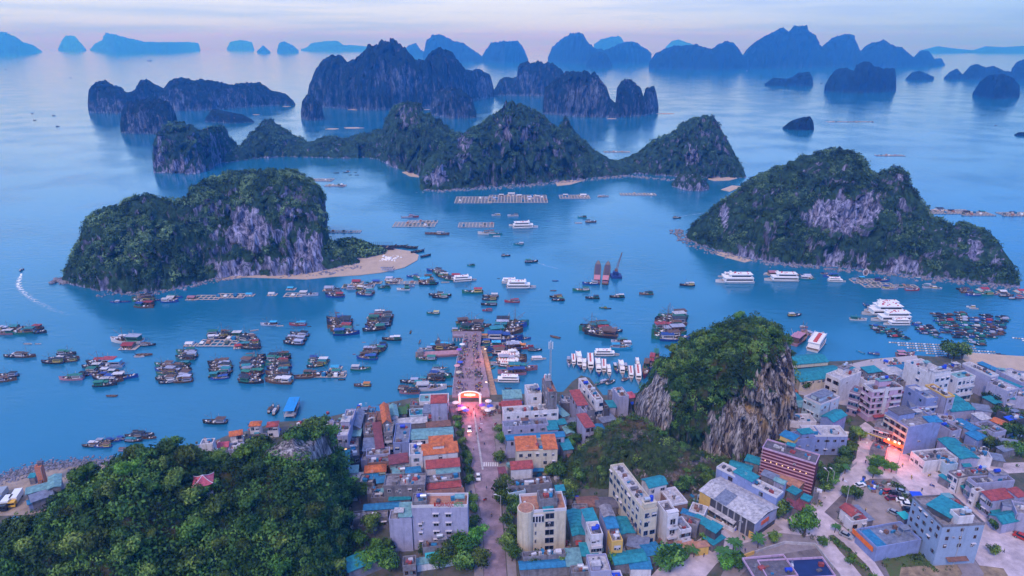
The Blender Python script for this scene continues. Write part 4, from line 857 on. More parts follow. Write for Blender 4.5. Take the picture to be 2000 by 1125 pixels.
# ---- right block
bld(3, (243,112), (346,108), (341,80), 8.5, 'lavender house with a pale blue roof right of the gate', W_LAV, 'mono', R_LTEAL, rise=1.6)
bld(3, (238,158), (346,153), (341,133), 7, 'house with a thin red roof right of the gate', W_GREY, 'mono', R_RED, rise=.8)
bld(3, (246,205), (558,182), (555,145), 9.5, 'wide whitish building with round openings near the water', W_WHITE, 'flat', R_WHITE, wf=(6,2), junk=8, tanks=2, wsz=(1.0,1.1))
bld(3, (385,98), (462,92), (438,36), 12.5, 'tall whitish house with steel tanks beside the slender tower block', W_WHITE, 'flat', R_WHITE, tanks=3, junk=3, wf=(1,1))
bld(3, (497,84), (549,80), (522,0), 17, 'slender tall grey tower house at the waterfront', W_GREY, 'flat', R_TERR, junk=6, tanks=2, stair=(.05,.6,.4,.75,3.0,R_GREY), ws=(2,2,'l'), wf=(1,1))
bld(3, (246,284), (500,264), (498,228), 7, 'grey terrace house below the wide whitish building', W_LAV, 'flat', R_SLATE, junk=8, wf=(4,1))
bld(3, (500,290), (556,286), (553,240), 6.5, 'lavender house with a teal strip roof in the right block', W_LAV, 'mono', R_TEAL, rise=.4)
bld(3, (262,348), (592,326), (588,300), 8, 'long blue grey sheet roofed house behind the cream villa', W_LAV, 'metal', R_BLUE, rise=.6, wf=(5,1), ws=(2,1,'l'))
v = bld(3, (322,418), (552,408), (530,342), 10, 'cream villa with orange tiled roofs and arched windows', W_CREAM, 'flat', R_GREY, wf=(5,2), floors=3, name='villa', junk=3, lit=.08)
bld(3, (322,420), (440,414), (432,350), 10.6, None, W_CREAM, 'mono', R_ORAN, root=v, rise=1.2); bld(3, (478,412), (552,408), (532,342), 10.7, None, W_CREAM, 'mono', R_ORAN, root=v, rise=1.2)
bld(3, (290,517), (410,508), (402,484), 8, 'white box house with a red roof in front of the cream villa', W_WHITE, 'mono', R_RED, rise=1.4)
bld(3, (232,578), (268,574), (262,505), 3.4, 'low red roofed stall at the roadside', W_GREY, 'mono', R_DRED, rise=.3)
bld(3, (272,628), (520,604), (504,565), 6, 'cluttered grey terrace with drums above the corner tower hotel', W_GREY, 'flat', R_DARK, junk=16, tanks=3)
bld(3, (274,664), (370,645), (362,612), 5, 'pale blue sided house left of the corner tower hotel', W_CYAN, 'flat', R_GREY, junk=4, ws=(2,1,'l'))
v = bld(3, (352,770), (603,752), (578,655), 15, 'tall cream hotel with a rounded corner and terracotta terrace', W_CREAM, 'flat', R_TERR, name='hotel', cat='hotel', parapet=1.0, floors=5, trim=FRAME, ws=(3,0,'l'))
bld(3, (452,700), (552,690), (545,635), 18, None, W_GREY, 'flat', R_DARK, root=v, tanks=2, junk=3)
bld(3, (480,768), (530,764), (528,722), 15.6, None, W_GREY, 'mono', R_TEAL, root=v, rise=1.0)
Lv = (G(*cc(3,603,752), ZG+15)-G(*cc(3,352,770), ZG+15)).length
for k in range(5):
    for fx, w_ in ((.62, 2.6),) : 
        w = bpy.data.objects.new('window', win_mesh(w_, 1.9, False, 0)); link(w, v); w.location = (Lv*fx, -.03, k*3.0+1.6)
    w = bpy.data.objects.new('window', win_mesh(.4, 1.2, False, 0)); link(w, v); w.location = (Lv*.30, -.03, k*3.0+1.6)
mbx = MB(); mbx.tube((1.2, 1.4, -.2), (1.2, 1.4, 16), 2.6, W_CREAM, 20); mbx.obj('corner_turret', v)
mbx = MB(); mbx.tube((1.2, 1.4, 16), (1.2, 1.4, 16.12), 2.3, R_TERR, 20); mbx.obj('turret_floor', v)
mbx = MB(); mbx.box(.9, Lv*.48, -.35, -.02, 11.6, 14.4, FRAME); [mbx.box(1.3+i*.9, 1.9+i*.9, -.42, -.30, 11.9, 13.9, GLASS) for i in range(int(Lv*.48/.9)-1)]; mbx.obj('glazed_balcony', v)
bld(3, (355,1030), (600,1010), (595,978), 4.5, 'dark cluttered roof in front of the corner tower hotel', W_GREY, 'flat', R_DARK, junk=14, tanks=1)
bld(3, (340,1085), (616,1066), (610,1024), 3.6, 'wide blue sheet roof at the bottom of the right block', W_GREY, 'metal', R_BLUE, rise=.5)
bld(3, (610,1068), (692,1064), (665,972), 4.0, 'long pale green roof at the bottom of the right block', W_GREY, 'mono', R_LTEAL, rise=.4)
bld(3, (640,892), (714,888), (692,748), 5, 'long teal roof left of the narrow white house', W_GREY, 'metal', R_TEAL, rise=.6)
bld(3, (722,822), (782,814), (766,744), 10, 'narrow house with a bright teal roof behind the narrow white house', W_LAV, 'mono', R_TEAL, rise=.6)
bld(3, (742,905), (812,898), (796,822), 10, 'narrow white house with balconies in the right block', W_WHITE, 'flat', R_WHITE, wf=(2,0), balc=1, tanks=2, junk=3, parapet=.9, ws=(2,1,'l'))
bld(3, (818,786), (877,780), (862,722), 10, 'narrow house with a grey brown gable in the right block', W_LAV, 'gable', R_GREY, rise=.7)
bld(3, (838,852), (898,846), (880,786), 9.5, 'narrow house with a light blue roof in the right block', W_LAV, 'mono', R_BLUE, rise=.5)
bld(3, (862,938), (925,932), (902,856), 8, 'narrow ochre fronted house in the right block', W_YELL, 'flat', R_GREY, wf=(1,0), wsz=(1.9,1.4), junk=6, tanks=1)
bld(3, (905,888), (992,876), (960,786), 5, 'green teal roof between the ochre house and the long cream hotel', W_GREY, 'metal', R_TEAL, rise=.6)
bld(3, (882,1058), (1062,1032), (1052,968), 4, 'large deep teal roof at the foot of the long cream hotel', W_GREY, 'metal', R_TEAL, rise=.7)
bld(3, (1064,1008), (1150,990), (1112,930), 3.6, 'blue glazed canopy at the foot of the long cream hotel', W_GREY, 'metal', R_BLUE, rise=.4)
bld(3, (742,1112), (858,1104), (834,1006), 7.5, 'white flat roofed house at the bottom of the right block', W_LAV, 'flat', R_WHITE, stair=(.1,.5,.1,.4,2.0,R_WHITE), junk=2, ws=(2,0,'l'), wf=(2,0))
bld(3, (870,1165), (930,1160), (925,1100), 5, 'house with a bright blue tarpaulin at the bottom edge', W_WHITE, 'flat', T_BLUE, junk=1)
bld(3, (632,1118), (740,1112), (732,1070), 5, 'grey terrace with two steel tanks at the bottom edge', W_GREY, 'flat', R_GREY, tanks=2, junk=4)
bld(3, (585,215), (618,205), (575,125), 6, 'long pale green gabled roof in the right block by the water', W_GREY, 'mono', R_LTEAL, rise=.5)
bld(3, (560,260), (602,254), (598,230), 5, 'small teal roof beside the long pale green one', W_GREY, 'mono', R_TEAL, rise=.4)
bld(3, (605,312), (646,306), (634,268), 4, 'small light blue roof by the dark tree', W_GREY, 'gable', R_LTEAL, rise=.6)
bld(3, (588,405), (640,398), (635,345), 5, 'small dark teal roof right of the cream villa', W_GREY, 'mono', R_TEAL, rise=.4)
bld(3, (548,640), (592,636), (586,610), 5, 'small bright teal roof behind the corner tower hotel', W_GREY, 'mono', R_TEAL, rise=.4)
bld(3, (590,668), (640,662), (634,628), 4, 'small blue roof right of the corner tower hotel', W_GREY, 'mono', R_BLUE, rise=.4)
bld(3, (668,152), (722,146), (698,70), 9.5, 'narrow house with a bright red roof near the inlet', W_LAV, 'mono', R_RED, rise=1.0, ws=(3,1,'l'))
bld(3, (712,278), (762,270), (745,200), 9.0, 'lavender house with a red terrace roof near the inlet', W_LAV, 'mono', R_RED, rise=.8, wf=(2,0))
bld(3, (700,195), (720,192), (712,150), 8, 'pale house joined between the two red roofed ones', W_LAV, 'flat', R_GREY, junk=2)
bld(3, (720,190), (765,184), (740,80), 8, 'grey terrace with a blue drum beside the red roof', W_GREY, 'flat', R_GREY, junk=5, tanks=1)
bld(3, (768,130), (812,124), (755,-5), 11, 'long stepped whitish house running back to the inlet', W_WHITE, 'flat', R_WHITE, junk=12, tanks=3, wf=(2,0), balc=1, ws=(4,2,'l'))
bld(3, (812,180), (850,176), (840,125), 7, 'small dark house right of the long stepped one', W_DARK, 'flat', R_DARK, junk=3)
bld(3, (812,250), (888,232), (850,165), 4, 'slate blue roofed house at the foot of the grey cliff', W_GREY, 'mono', R_SLATE, rise=.5)
bld(3, (790,318), (842,310), (830,255), 4, 'curved light blue roof on the scrubby slope', W_GREY, 'gable', R_BLUE, rise=.6)
bld(3, (905,110), (960,104), (925,52), 9, 'pale blank walled house by the marina', W_LAV, 'flat', R_WHITE, junk=7, tanks=1)
bld(3, (965,108), (1002,102), (992,70), 5, 'small house with a pink red roof by the marina', W_GREY, 'hip', R_PINK, rise=.8)
# the long cream hotel and its neighbours
bld(3, (1044,762), (1124,746), (950,484), 13, 'long narrow cream hotel with rows of dark windows', W_CREAM, 'flat', R_WHITE, floors=4, wf=(2,0), ws=(9,3,'l'), junk=14, tanks=2, name='hotel', cat='hotel', stair=(.1,.9,.02,.10,2.4,R_CREAM if False else W_CREAM), wsz=(1.2,1.5))
bld(5, (118,392), (266,358), (212,290), 8, 'white house with a deep teal gable behind the long cream hotel', W_WHITE, 'gable', R_TEAL, rise=1.2, wf=(2,1))
bld(5, (312,548), (438,522), (250,412), 5, 'white flat roof with brick side beside the yard', W_BROWN, 'flat', R_WHITE, junk=1, trim=W_WHITE)
bld(5, (272,645), (362,628), (262,515), 11, 'narrow white house with an arched front beside the long cream hotel', W_WHITE, 'flat', R_DARK, wf=(1,0), wsz=(1.6,1.9), balc=1, stair=(.05,.95,.02,.18,1.6,W_WHITE), parapet=1.0)
bld(5, (375,762), (468,742), (402,640), 6.5, 'small white house with a balcony next to the arched one', W_WHITE, 'flat', R_SLATE, wf=(2,0), junk=3, balc=1)
bld(5, (385,602), (500,640), (525,612), 3.5, 'light blue sheet roof at the edge of the yard', W_GREY, 'mono', R_BLUE, rise=.3)
bld(5, (482,652), (600,716), (640,682), 3.8, 'long teal shop roof at the edge of the yard', W_GREY, 'mono', R_TEAL, rise=.3)
bld(5, (590,722), (668,765), (730,722), 6, 'square teal roofed booth on the street below the yard', W_DARK, 'mono', R_TEAL, rise=.4)
bld(5, (575,810), (650,864), (742,808), 3, 'wide teal awning on the street below the yard', W_GREY, 'mono', R_TEAL, rise=.3)
bld(5, (382,888), (500,874), (482,832), 3.2, 'rusty brown roof beside the orange pavilion', W_BROWN, 'mono', R_TERR, rise=.3)
bld(5, (512,885), (615,872), (600,830), 3.4, 'round edged orange pavilion on the street', W_YELL, 'hip', R_TERR, rise=1.0)
bld(5, (200,940), (395,930), (380,870), 3.2, 'bright teal shop awning under the white houses', W_GREY, 'mono', R_TEAL, rise=.4)
wh = bld(5, (545,415), (995,682), (1210,572), 6.5, 'large white roofed warehouse with a yellow end wall', W_DARK, 'metal', R_WHITE, rise=1.3, name='warehouse', cat='warehouse', over=.5)  # open long side: the shade inside is put into the dark wall colour
lw, dw = wh['_l'], wh['_d']
mbx = MB(); mbx.box(-.12, lw*.2, -.12, -.02, 0, 6.2, W_YELL); mbx.box(-.12, -.02, 0, dw, 0, 6.4, W_YELL); mbx.obj('yellow_cladding', wh)
mbx = MB(); mbx.box(lw+.02, lw+.14, 0, dw, 2.0, 6.3, W_LAV); mbx.box(lw*.93, lw+.1, -.14, -.02, 0, 2.6, W_YELL); mbx.obj('end_cladding', wh)
mbx = MB(); mbx.box(lw+.15, lw+.3, dw*.3, dw*.62, 3.8, 5.2, M('orange_red_sign', (.70,.12,.05), .5, .1, 1)); mbx.obj('sign_board', wh)
mbx = MB(); mbx.add([(lw*.27,-.45,6.62),(lw*.5,-.45,6.62),(lw*.5,dw*.46,7.92),(lw*.27,dw*.46,7.92)], [(0,1,2,3)], R_SLATE); o_ = mbx.obj('blue_roof_panel', wh); o_.modifiers.new('t', 'SOLIDIFY').thickness = .08
for i in range(1, 7): mbx = MB(); mbx.box(lw*.2+i*lw*.11, lw*.2+i*lw*.11+.4, -.2, -.02, 0, 6.4, FRAMED); mbx.obj('column', wh)
v = bld(5, (676,232), (1178,482), (1236,440), 9, 'long narrow lavender blue building behind the warehouse', W_BLUE, 'flat', R_WHITE, junk=9, trim=FRAME, wf=(2,1), tanks=1)
bld(5, (820,262), (965,342), (1012,300), 11, None, W_BLUE, 'mono', R_TEAL, root=v, rise=.4)
bld(5, (1050,282), (1165,330), (1195,300), 8, 'dull blue sheet roof between the long blue building and the red striped one', W_GREY, 'mono', R_SLATE, rise=.4)
bld(5, (1155,330), (1235,365), (1262,340), 8, 'pale green curved roof behind the long blue building', W_LAV, 'gable', R_LTEAL, rise=.7)
bld(5, (785,205), (960,255), (1000,220), 5, 'deep teal roof at the foot of the crag', W_GREY, 'metal', R_TEAL, rise=.6)
bld(5, (915,165), (1030,200), (1052,160), 5, 'smaller teal roof tucked against the crag', W_GREY, 'mono', R_TEAL, rise=.5)
bld(5, (1062,255), (1345,402), (1440,352), 4, 'long rusty tiled roof beside the red striped building', W_BROWN, 'gable', R_TERR, rise=1.0)
v = bld(5, (1055,68), (1500,205), (1590,145), 12.5, 'dark building striped in red and pink with a flat roof', M('maroon_cladding', (.12,.03,.045), .6, .2, .6), 'flat', R_DARK, floors=4, name='commercial_building', cat='building', junk=5, parapet=.6, trim=W_PINK)
Ls = (G(*cc(5,1500,205), ZG+12.5)-G(*cc(5,1055,68), ZG+12.5)).length
PSTR = M('pink_stripe', (.52,.28,.34), .7, .15, .8)
mbx = MB(); [mbx.box(-.06, Ls+.06, -.14, -.02, 1.2+k*1.25, 1.2+k*1.25+.42, PSTR) for k in range(9)]; mbx.obj('facade_stripes', v)
mbx = MB(); [mbx.box(Ls*.08+i*Ls*.11, Ls*.08+i*Ls*.11+.35, -.3, -.15, 8.2, 8.5, LITG) for i in range(8)]; mbx.obj('facade_lights', v)
bld(4, (1065,935), (1160,975), (1172,935), 14.5, None, W_YELL, 'mono', R_BLUE, root=v, rise=.3)
bld(5, (1240,528), (1322,562), (1368,528), 3.2, 'small maroon sheet roof by the street corner', W_GREY, 'mono', R_DRED, rise=.3)
bld(5, (1190,552), (1262,592), (1312,566), 3.2, 'small teal roof right of the warehouse', W_GREY, 'mono', R_TEAL, rise=.3)
bld(5, (1300,545), (1372,582), (1440,520), 3.0, 'maroon roofed stall by the street corner', W_GREY, 'mono', R_DRED, rise=.3)
bld(5, (1385,590), (1440,604), (1470,545), 2.8, 'stall with a bright blue awning and orange side', T_ORANGE, 'mono', T_BLUE, rise=.3)
bld(5, (1262,412), (1330,450), (1362,412), 4, 'teal shed roof below the rusty tiled roof', W_GREY, 'mono', R_TEAL, rise=.3)
bld(5, (1380,480), (1440,505), (1460,470), 4, 'teal roofed kiosk under the dark trees', W_GREY, 'mono', R_TEAL, rise=.3)
bld(5, (1480,440), (1525,452), (1530,410), 4, 'grey kiosk under the dark trees', W_GREY, 'flat', R_GREY)
v = bld(0, (1500,1135), (1632,1128), (1580,1092), 6, 'dark flat roofed building at the bottom edge with a navy part', W_DARK, 'flat', M('navy_roof', (.012,.03,.12), .7, .2, .5), trim=W_PINK, junk=1, tanks=1)
bld(0, (1478,1140), (1562,1132), (1532,1090), 6.2, None, W_DARK, 'flat', R_DARK, root=v, trim=W_PINK)
# ---- quay side and right town
v = bld(0, (1563,745), (1657,733), (1640,712), 5, 'teal roofed market hall on the quay', W_CREAM, 'metal', R_TEAL, rise=1.4, name='market_hall', cat='hall', wf=(9,1), trim=T_BLUE)
bld(0, (1548,712), (1618,706), (1605,690), 7, None, W_CREAM, 'metal', R_TEAL, root=v, rise=1.6)
bld(6, (190,395), (385,322), (118,318), 11, 'white house with a blank right wall near the quay', W_WHITE, 'flat', R_WHITE, ws=(2,0,'l'), wsz=(1.8,1.5), stair=(.45,.85,.5,.9,2.4,W_GREY), tanks=2)
bld(6, (452,320), (572,304), (412,272), 4, 'small teal roofed house on the quay forecourt', W_GREY, 'mono', R_TEAL, rise=.5, wf=(3,1), ws=(2,1,'l'))
v = bld(6, (490,492), (768,462), (410,430), 14, 'pink apartment block with white balconies', W_PINK, 'flat', R_SLATE, floors=5, band=FRAME, wf=(5,4), ws=(3,4,'l'), stair=(.35,.75,.5,.9,2.6,R_LTEAL), tanks=2, junk=6, name='apartment_block', cat='apartment block', trim=FRAME, lit=.0)
Lp = (G(*cc(6,768,462), ZG+14)-G(*cc(6,490,492), ZG+14)).length
for k in range(1, 5):
    mbx = MB(); mbx.box(Lp*.62, Lp*.93, -1.2, -.13, k*2.8-.1, k*2.8+.06, FRAME); mbx.box(Lp*.62, Lp*.93, -1.2, -1.12, k*2.8+.06, k*2.8+.9, FRAME); mbx.obj('balcony', v)
mbx = MB(); mbx.box(Lp*.40, Lp*.52, -.22, -.13, 0, 15.5, FRAME); mbx.obj('white_column', v)
bld(6, (368,520), (408,470), (295,478), 10.5, 'brown lavender narrow block left of the pink apartments', M('plaster_mauve', (.30,.22,.30), .85, .2, .6, stain=.4), 'flat', R_GREY, floors=3, ws=(3,0,'l'), junk=4, band=FRAME)
bld(6, (1058,362), (1206,335), (872,208), 13.5, 'tall white building with a blank left wall near the beach', W_WHITE, 'flat', R_WHITE, floors=4, wf=(3,3), ws=(1,3,'l'), wsz=(1.3,1.2), junk=12, tanks=3, balc=0, stair=(.0,1.0,.02,.2,2.2,R_WHITE))
bld(6, (1272,385), (1432,360), (1225,322), 11.5, 'white three storey house with a grey green roof and balconies', W_WHITE, 'flat', R_LTEAL, floors=3, wf=(4,0), balc=1, ws=(1,1,'l'))
bld(6, (1232,300), (1330,290), (1200,240), 9, 'cluttered dark roof between the two white buildings', W_GREY, 'flat', R_DARK, junk=16, tanks=3)
bld(6, (1575,362), (1642,348), (1378,228), 10.5, 'long lavender house with a blank left wall facing the beach', W_LAV, 'flat', R_WHITE, wf=(2,0), junk=8, trim=FRAME, floors=3)
bld(6, (1672,330), (1715,318), (1535,215), 5.5, 'long navy blue roof behind the long lavender house', W_GREY, 'mono', R_BLUE, rise=.6)
bld(6, (1762,478), (1866,446), (1648,352), 7, 'large teal roof at the right among the lavender houses', W_LAV, 'metal', R_TEAL, rise=.7)
bld(6, (1722,500), (1830,470), (1560,412), 8.5, 'lavender house with a white top at the right', W_LAV, 'flat', R_WHITE, wf=(2,0), junk=8, floors=3)
bld(6, (1850,420), (1995,400), (1722,290), 6, 'plain lavender house beside the sandy shore', W_LAV, 'flat', R_WHITE, junk=3)
bld(6, (983,570), (1087,556), (812,446), 10, 'blue house with a blank left wall and sunken terrace', W_BLUE, 'flat', R_WHITE, floors=3, wf=(2,0), balc=1, stair=(.1,.9,.4,.6,1.8,R_WHITE), ws=(2,1,'l'), wsz=(.9,1.0))
bld(6, (1162,552), (1240,540), (1030,432), 10.5, 'lavender house with a yellow edged front and lit window', W_LAV, 'flat', R_WHITE, floors=3, wf=(1,0), wsz=(1.9,1.5), junk=8, lit=.2, trim=W_YELL, tanks=1)
bld(6, (1215,672), (1424,652), (1340,560), 4.5, 'teal gabled house in the middle of the right town', W_LAV, 'metal', R_TEAL, rise=1.0)
bld(6, (1255,585), (1330,575), (1262,520), 5, 'small teal roof behind the teal gabled house', W_LAV, 'mono', R_TEAL, rise=.5)
v = bld(6, (815,835), (1112,778), (708,678), 11, 'corner house with a blank blue right wall and cream shop front', W_BLUE, 'flat', R_GREY, floors=4, ws=(3,0,'l'), stair=(.05,.55,.5,.95,2.6,R_DARK), parapet=.8, lit=.05, balc=0)
mbx = MB(); mbx.box(-.1, -.02, .1, v['_d']-.1, 0, 11.2, W_CREAM); mbx.obj('cream_facade', v)
for k in range(4):
    for q in range(4): w = bpy.data.objects.new('window', win_mesh(1.5, 1.5, False, 3, 3)); link(w, v); w.location = (-.12, v['_d']*(.14+.24*q), 1.6+k*2.75); w.rotation_euler = (0, 0, -math.pi/2)
bld(6, (1010,770), (1125,765), (1055,720), 11.8, None, W_BLUE, 'mono', R_BLUE, root=v, rise=.3)
bld(6, (672,872), (700,800), (530,762), 6, 'two storey shop with a yellow sign band beside the corner house', W_GREY, 'flat', R_GREY, ws=(4,0,'l'), floors=2, wsz=(2.0,1.6))
bld(6, (915,700), (1035,690), (950,640), 9, 'lavender house with a dark terrace behind the corner house', W_LAV, 'flat', R_DARK, junk=6, tanks=1)
bld(6, (700,690), (800,672), (762,625), 9, 'white cluttered terrace with a blue awning behind the corner house', W_WHITE, 'flat', R_WHITE, junk=8, tanks=1)
v = bld(6, (1300,1105), (1462,1100), (1120,925), 5, 'long deep teal roof behind the corner house', W_LAV, 'metal', R_TEAL, rise=.8)
bld(6, (1395,852), (1480,832), (1262,752), 5, 'long teal roof beside the grey terrace row', W_LAV, 'metal', R_BLUE, rise=.6)
bld(6, (1452,935), (1535,905), (1402,858), 4.5, 'short blue roof in front of the long teal one', W_BLUE, 'mono', R_BLUE, rise=.4)
bld(6, (1218,870), (1302,850), (1125,712), 6.5, 'long grey terrace house beside the corner house', W_LAV, 'flat', R_DARK, junk=14, wf=(2,1), tanks=1)
bld(6, (1480,750), (1575,738), (1395,700), 4.5, 'pale roofed house near the yard at the right', W_LAV, 'mono', R_WHITE, rise=.4)
bld(6, (1600,885), (1712,858), (1505,772), 4.5, 'dark slate roofed house at the right', W_LAV, 'flat', R_DARK, junk=4, wf=(3,1))
bld(6, (1742,828), (1795,802), (1622,735), 4.5, 'long orange tiled roof at the right', W_LAV, 'gable', R_ORAN, rise=.9)
bld(6, (1795,765), (1910,745), (1732,655), 5, 'dark house with a bright blue tarpaulin at the right edge', W_DARK, 'flat', R_DARK, junk=6)
bld(6, (1740,752), (1800,740), (1735,722), 5.5, 'bright blue tarpaulin shelter at the right edge', W_DARK, 'mono', T_BLUE, rise=.3)
bld(6, (1600,600), (1672,588), (1530,540), 4, 'dull green roof below the white topped lavender house', W_GREY, 'mono', R_TEAL, rise=.3)
bld(6, (1690,1040), (1810,1010), (1665,995), 3.5, 'grey sheet lean-to in the trees at the right', W_GREY, 'mono', R_SLATE, rise=.3)
v = bld(4, (1362,722), (1500,665), (1255,655), 10.5, 'pale blue house with rows of windows right of the crag', W_CYAN, 'flat', R_SLATE, floors=3, ws=(4,0,'l'), junk=5, trim=FRAME, stair=(.2,.9,.3,.8,1.6,R_SLATE), wf=(2,1), wsz=(.9,1.1))
bld(6, (130,768), (250,705), (42,705), 8.5, 'dark teal gable above the lavender terrace building', W_BLUE, 'gable', R_TEAL, rise=1.2)
bld(6, (-110,905), (262,905), (278,812), 8, 'wide lavender terrace building with small round windows', W_BLUE, 'flat', R_WHITE, wf=(5,2), wsz=(.8,.8), junk=5, trim=FRAME)
bld(4, (1165,985), (1330,965), (1335,900), 9, 'house with a maroon terrace and teal booth right of the crag', W_BLUE, 'flat', R_DRED, stair=(.4,.95,.2,.8,2.0,R_TEAL))
bld(4, (1085,850), (1190,835), (1160,795), 4, 'pale green roof tucked right of the crag', W_GREY, 'mono', R_LTEAL, rise=.4)
bld(4, (1150,690), (1235,685), (1215,630), 4.5, 'teal roof with an orange brick edge right of the crag', W_BROWN, 'mono', R_TEAL, rise=.4)
bld(4, (1080,780), (1170,770), (1160,725), 4.5, 'dull teal shed close to the crag', W_GREY, 'metal', R_TEAL, rise=.5)
bld(4, (1145,620), (1190,615), (1185,580), 4, 'small orange brick house at the crag edge', T_ORANGE, 'mono', R_ORAN, rise=.3)
bld(4, (1140,850), (1330,850), (1300,790), 5, 'white terrace with satellite dish below the pale blue house', W_WHITE, 'flat', R_WHITE, junk=6)
bld(6, (700,370), (850,350), (690,265), 4, 'low shed with white and maroon striped roofs near the quay', W_GREY, 'metal', R_WHITE, rise=.5)
bld(6, (660,425), (800,410), (600,355), 4.5, 'dark cluttered workshop roof behind the pink apartments', W_GREY, 'flat', R_DARK, junk=18)
bld(6, (680,290), (862,275), (830,238), 3.5, 'blue and white boat shed roof on the quay', W_WHITE, 'metal', R_BLUE, rise=.5)
bld(6, (430,410), (560,395), (520,355), 4, 'whitish cluttered yard house behind the pink apartments', W_WHITE, 'flat', R_WHITE, junk=14)
# lower right
v = bld(7, (1022,722), (1372,702), (786,478), 14, 'big plain blue grey block, largest at the lower right', M('plaster_steel_blue', (.26,.34,.50), .85, .12, .4, stain=.25), 'flat', R_GREY, floors=5, wf=(3,3), ws=(5,4,'l'), wsz=(.8,1.0), trim=W_GREY, parapet=.8, junk=5, name='apartment_block', cat='apartment block')
bld(7, (1085,640), (1205,560), (975,490), 16, None, W_DARK, 'mono', R_TEAL, root=v, rise=.4)
bld(7, (1160,655), (1290,645), (1110,590), 16.8, None, W_WHITE, 'flat', R_GREY, root=v, tanks=3)
v = bld(7, (475,905), (845,838), (362,740), 4.5, 'low blue shop building with a red sign band', W_BLUE, 'flat', R_SLATE, parapet=.8, trim=W_BLUE, junk=2)
mbx = MB(); mbx.box(.5, 4, .5, 8, 4.7, 4.95, R_BLUE); mbx.obj('blue_panel', v)
mbx = MB(); mbx.box(-.35, -.25, 1, 10, 2.8, 4.4, T_ORANGE); mbx.obj('sign_board', v)
bld(7, (268,628), (352,604), (218,545), 4.5, 'small white house with a dark red gable by the parking lot', W_WHITE, 'gable', R_RED, rise=1.2, wf=(1,1))
bld(7, (268,690), (402,668), (275,625), 3.2, 'white box house with a red roof bit by the parking lot', W_WHITE, 'flat', R_WHITE, stair=(.45,.95,.2,.9,.6,R_RED), wf=(2,1))
bld(7, (405,665), (450,655), (305,545), 3.4, 'long blue grey lean-to beside the red gabled house', W_GREY, 'mono', R_SLATE, rise=.3)
bld(7, (705,650), (760,640), (690,600), 2.6, 'turquoise awning beside the big blue grey block', W_GREY, 'mono', M('turquoise', (.03,.45,.42), .5, .15, .6), rise=.3)
bld(7, (780,462), (855,465), (790,435), 2.4, 'bright blue tarpaulin by the parking lot', W_GREY, 'mono', T_BLUE, rise=.3)
bld(7, (1152,318), (1238,300), (1090,262), 6, 'two storey white house with an orange edge, first in the right row', W_WHITE, 'flat', R_WHITE, ws=(2,0,'l'), junk=4, trim=W_GREY)
bld(7, (1085,345), (1110,335), (1018,285), 3, 'teal canopy in front of the first house of the right row', W_GREY, 'mono', R_TEAL, rise=.3)
bld(7, (1300,372), (1620,345), (1242,315), 7, 'wide grey building with a white sign front in the right row', W_LAV, 'flat', R_DARK, junk=8, stair=(.5,.85,.3,.9,2.4,R_GREY), ws=(2,0,'l'), wsz=(2.2,1.6), tanks=1)
bld(7, (1280,300), (1430,285), (1262,238), 7.5, 'grey terrace with tanks behind the right row', W_GREY, 'flat', R_GREY, junk=8, tanks=3)
bld(7, (1428,498), (1616,470), (1372,438), 7, 'lavender house with a dark red roof in the right row', W_LAV, 'mono', R_RED, rise=.8, ws=(3,0,'l'), wsz=(1.5,1.6))
bld(7, (1300,440), (1370,430), (1290,412), 6, 'whitish fronted house between the grey and red roofed ones', W_WHITE, 'flat', R_GREY, ws=(1,0,'l'))
bld(7, (1650,470), (1720,455), (1615,405), 8, 'house with a dark red roof at the right edge', W_LAV, 'mono', R_RED, rise=.6)
bld(7, (1520,690), (1720,650), (1432,612), 4, 'low house with a wide teal gable in the right row', W_LAV, 'metal', R_TEAL, rise=1.2)
bld(7, (872,190), (1150,160), (800,98), 4, 'long low shop row with a white front by the junction', W_WHITE, 'flat', R_GREY, junk=14, ws=(3,1,'l'), wsz=(1.8,1.6))
bld(7, (1055,215), (1150,205), (1080,150), 3.6, 'pale blue walled stall at the end of the shop row', W_CYAN, 'flat', R_WHITE, junk=3)
# left shore
bld(1, (168,602), (302,566), (290,532), 4.5, 'pale blue sheet roof of the shore workshop', W_GREY, 'metal', R_LTEAL, rise=.5)
bld(1, (202,655), (338,608), (322,572), 4.0, 'grey sheet roof below the shore workshop', W_GREY, 'mono', R_SLATE, rise=.4)
bld(1, (305,572), (382,552), (355,484), 5, 'light teal gable of the shore workshop', W_GREY, 'metal', R_LTEAL, rise=.6)
bld(1, (180,668), (262,640), (255,622), 3, 'thin blue lean-to by the parked trucks', W_BLUE, 'mono', R_BLUE, rise=.3)
bld(1, (-30,862), (132,770), (100,742), 3.6, 'bright blue long roof at the left edge', W_GREY, 'metal', R_BLUE, rise=.5)
bld(1, (218,438), (262,432), (258,416), 8, 'tall orange brick kiln like tower on the left shore', M('orange_brick', (.52,.20,.13), .85, .25, 1.2), 'flat', R_ORAN, parapet=.3, name='brick_tower', cat='tower')
bld(1, (182,498), (216,494), (212,478), 3, 'green shed behind the orange brick tower', W_GREY, 'mono', R_TEAL, rise=.3)
bld(1, (1152,462), (1245,432), (1185,345), 6, 'house with a steep slate blue roof behind the left hill', W_GREY, 'gable', R_BLUE, rise=2.0)
bld(1, (1275,296), (1356,290), (1350,258), 10, 'slim white house rising behind the left hill', W_WHITE, 'flat', R_WHITE, wf=(2,0), junk=4)
bld(1, (1388,305), (1452,300), (1450,270), 6, 'small house with a pink roof behind the left hill', W_LAV, 'gable', R_PINK, rise=1.2)
bld(1, (1465,235), (1542,222), (1535,195), 5, 'small orange gabled house at the shore', W_WHITE, 'gable', R_ORAN, rise=1.2, wf=(2,0))
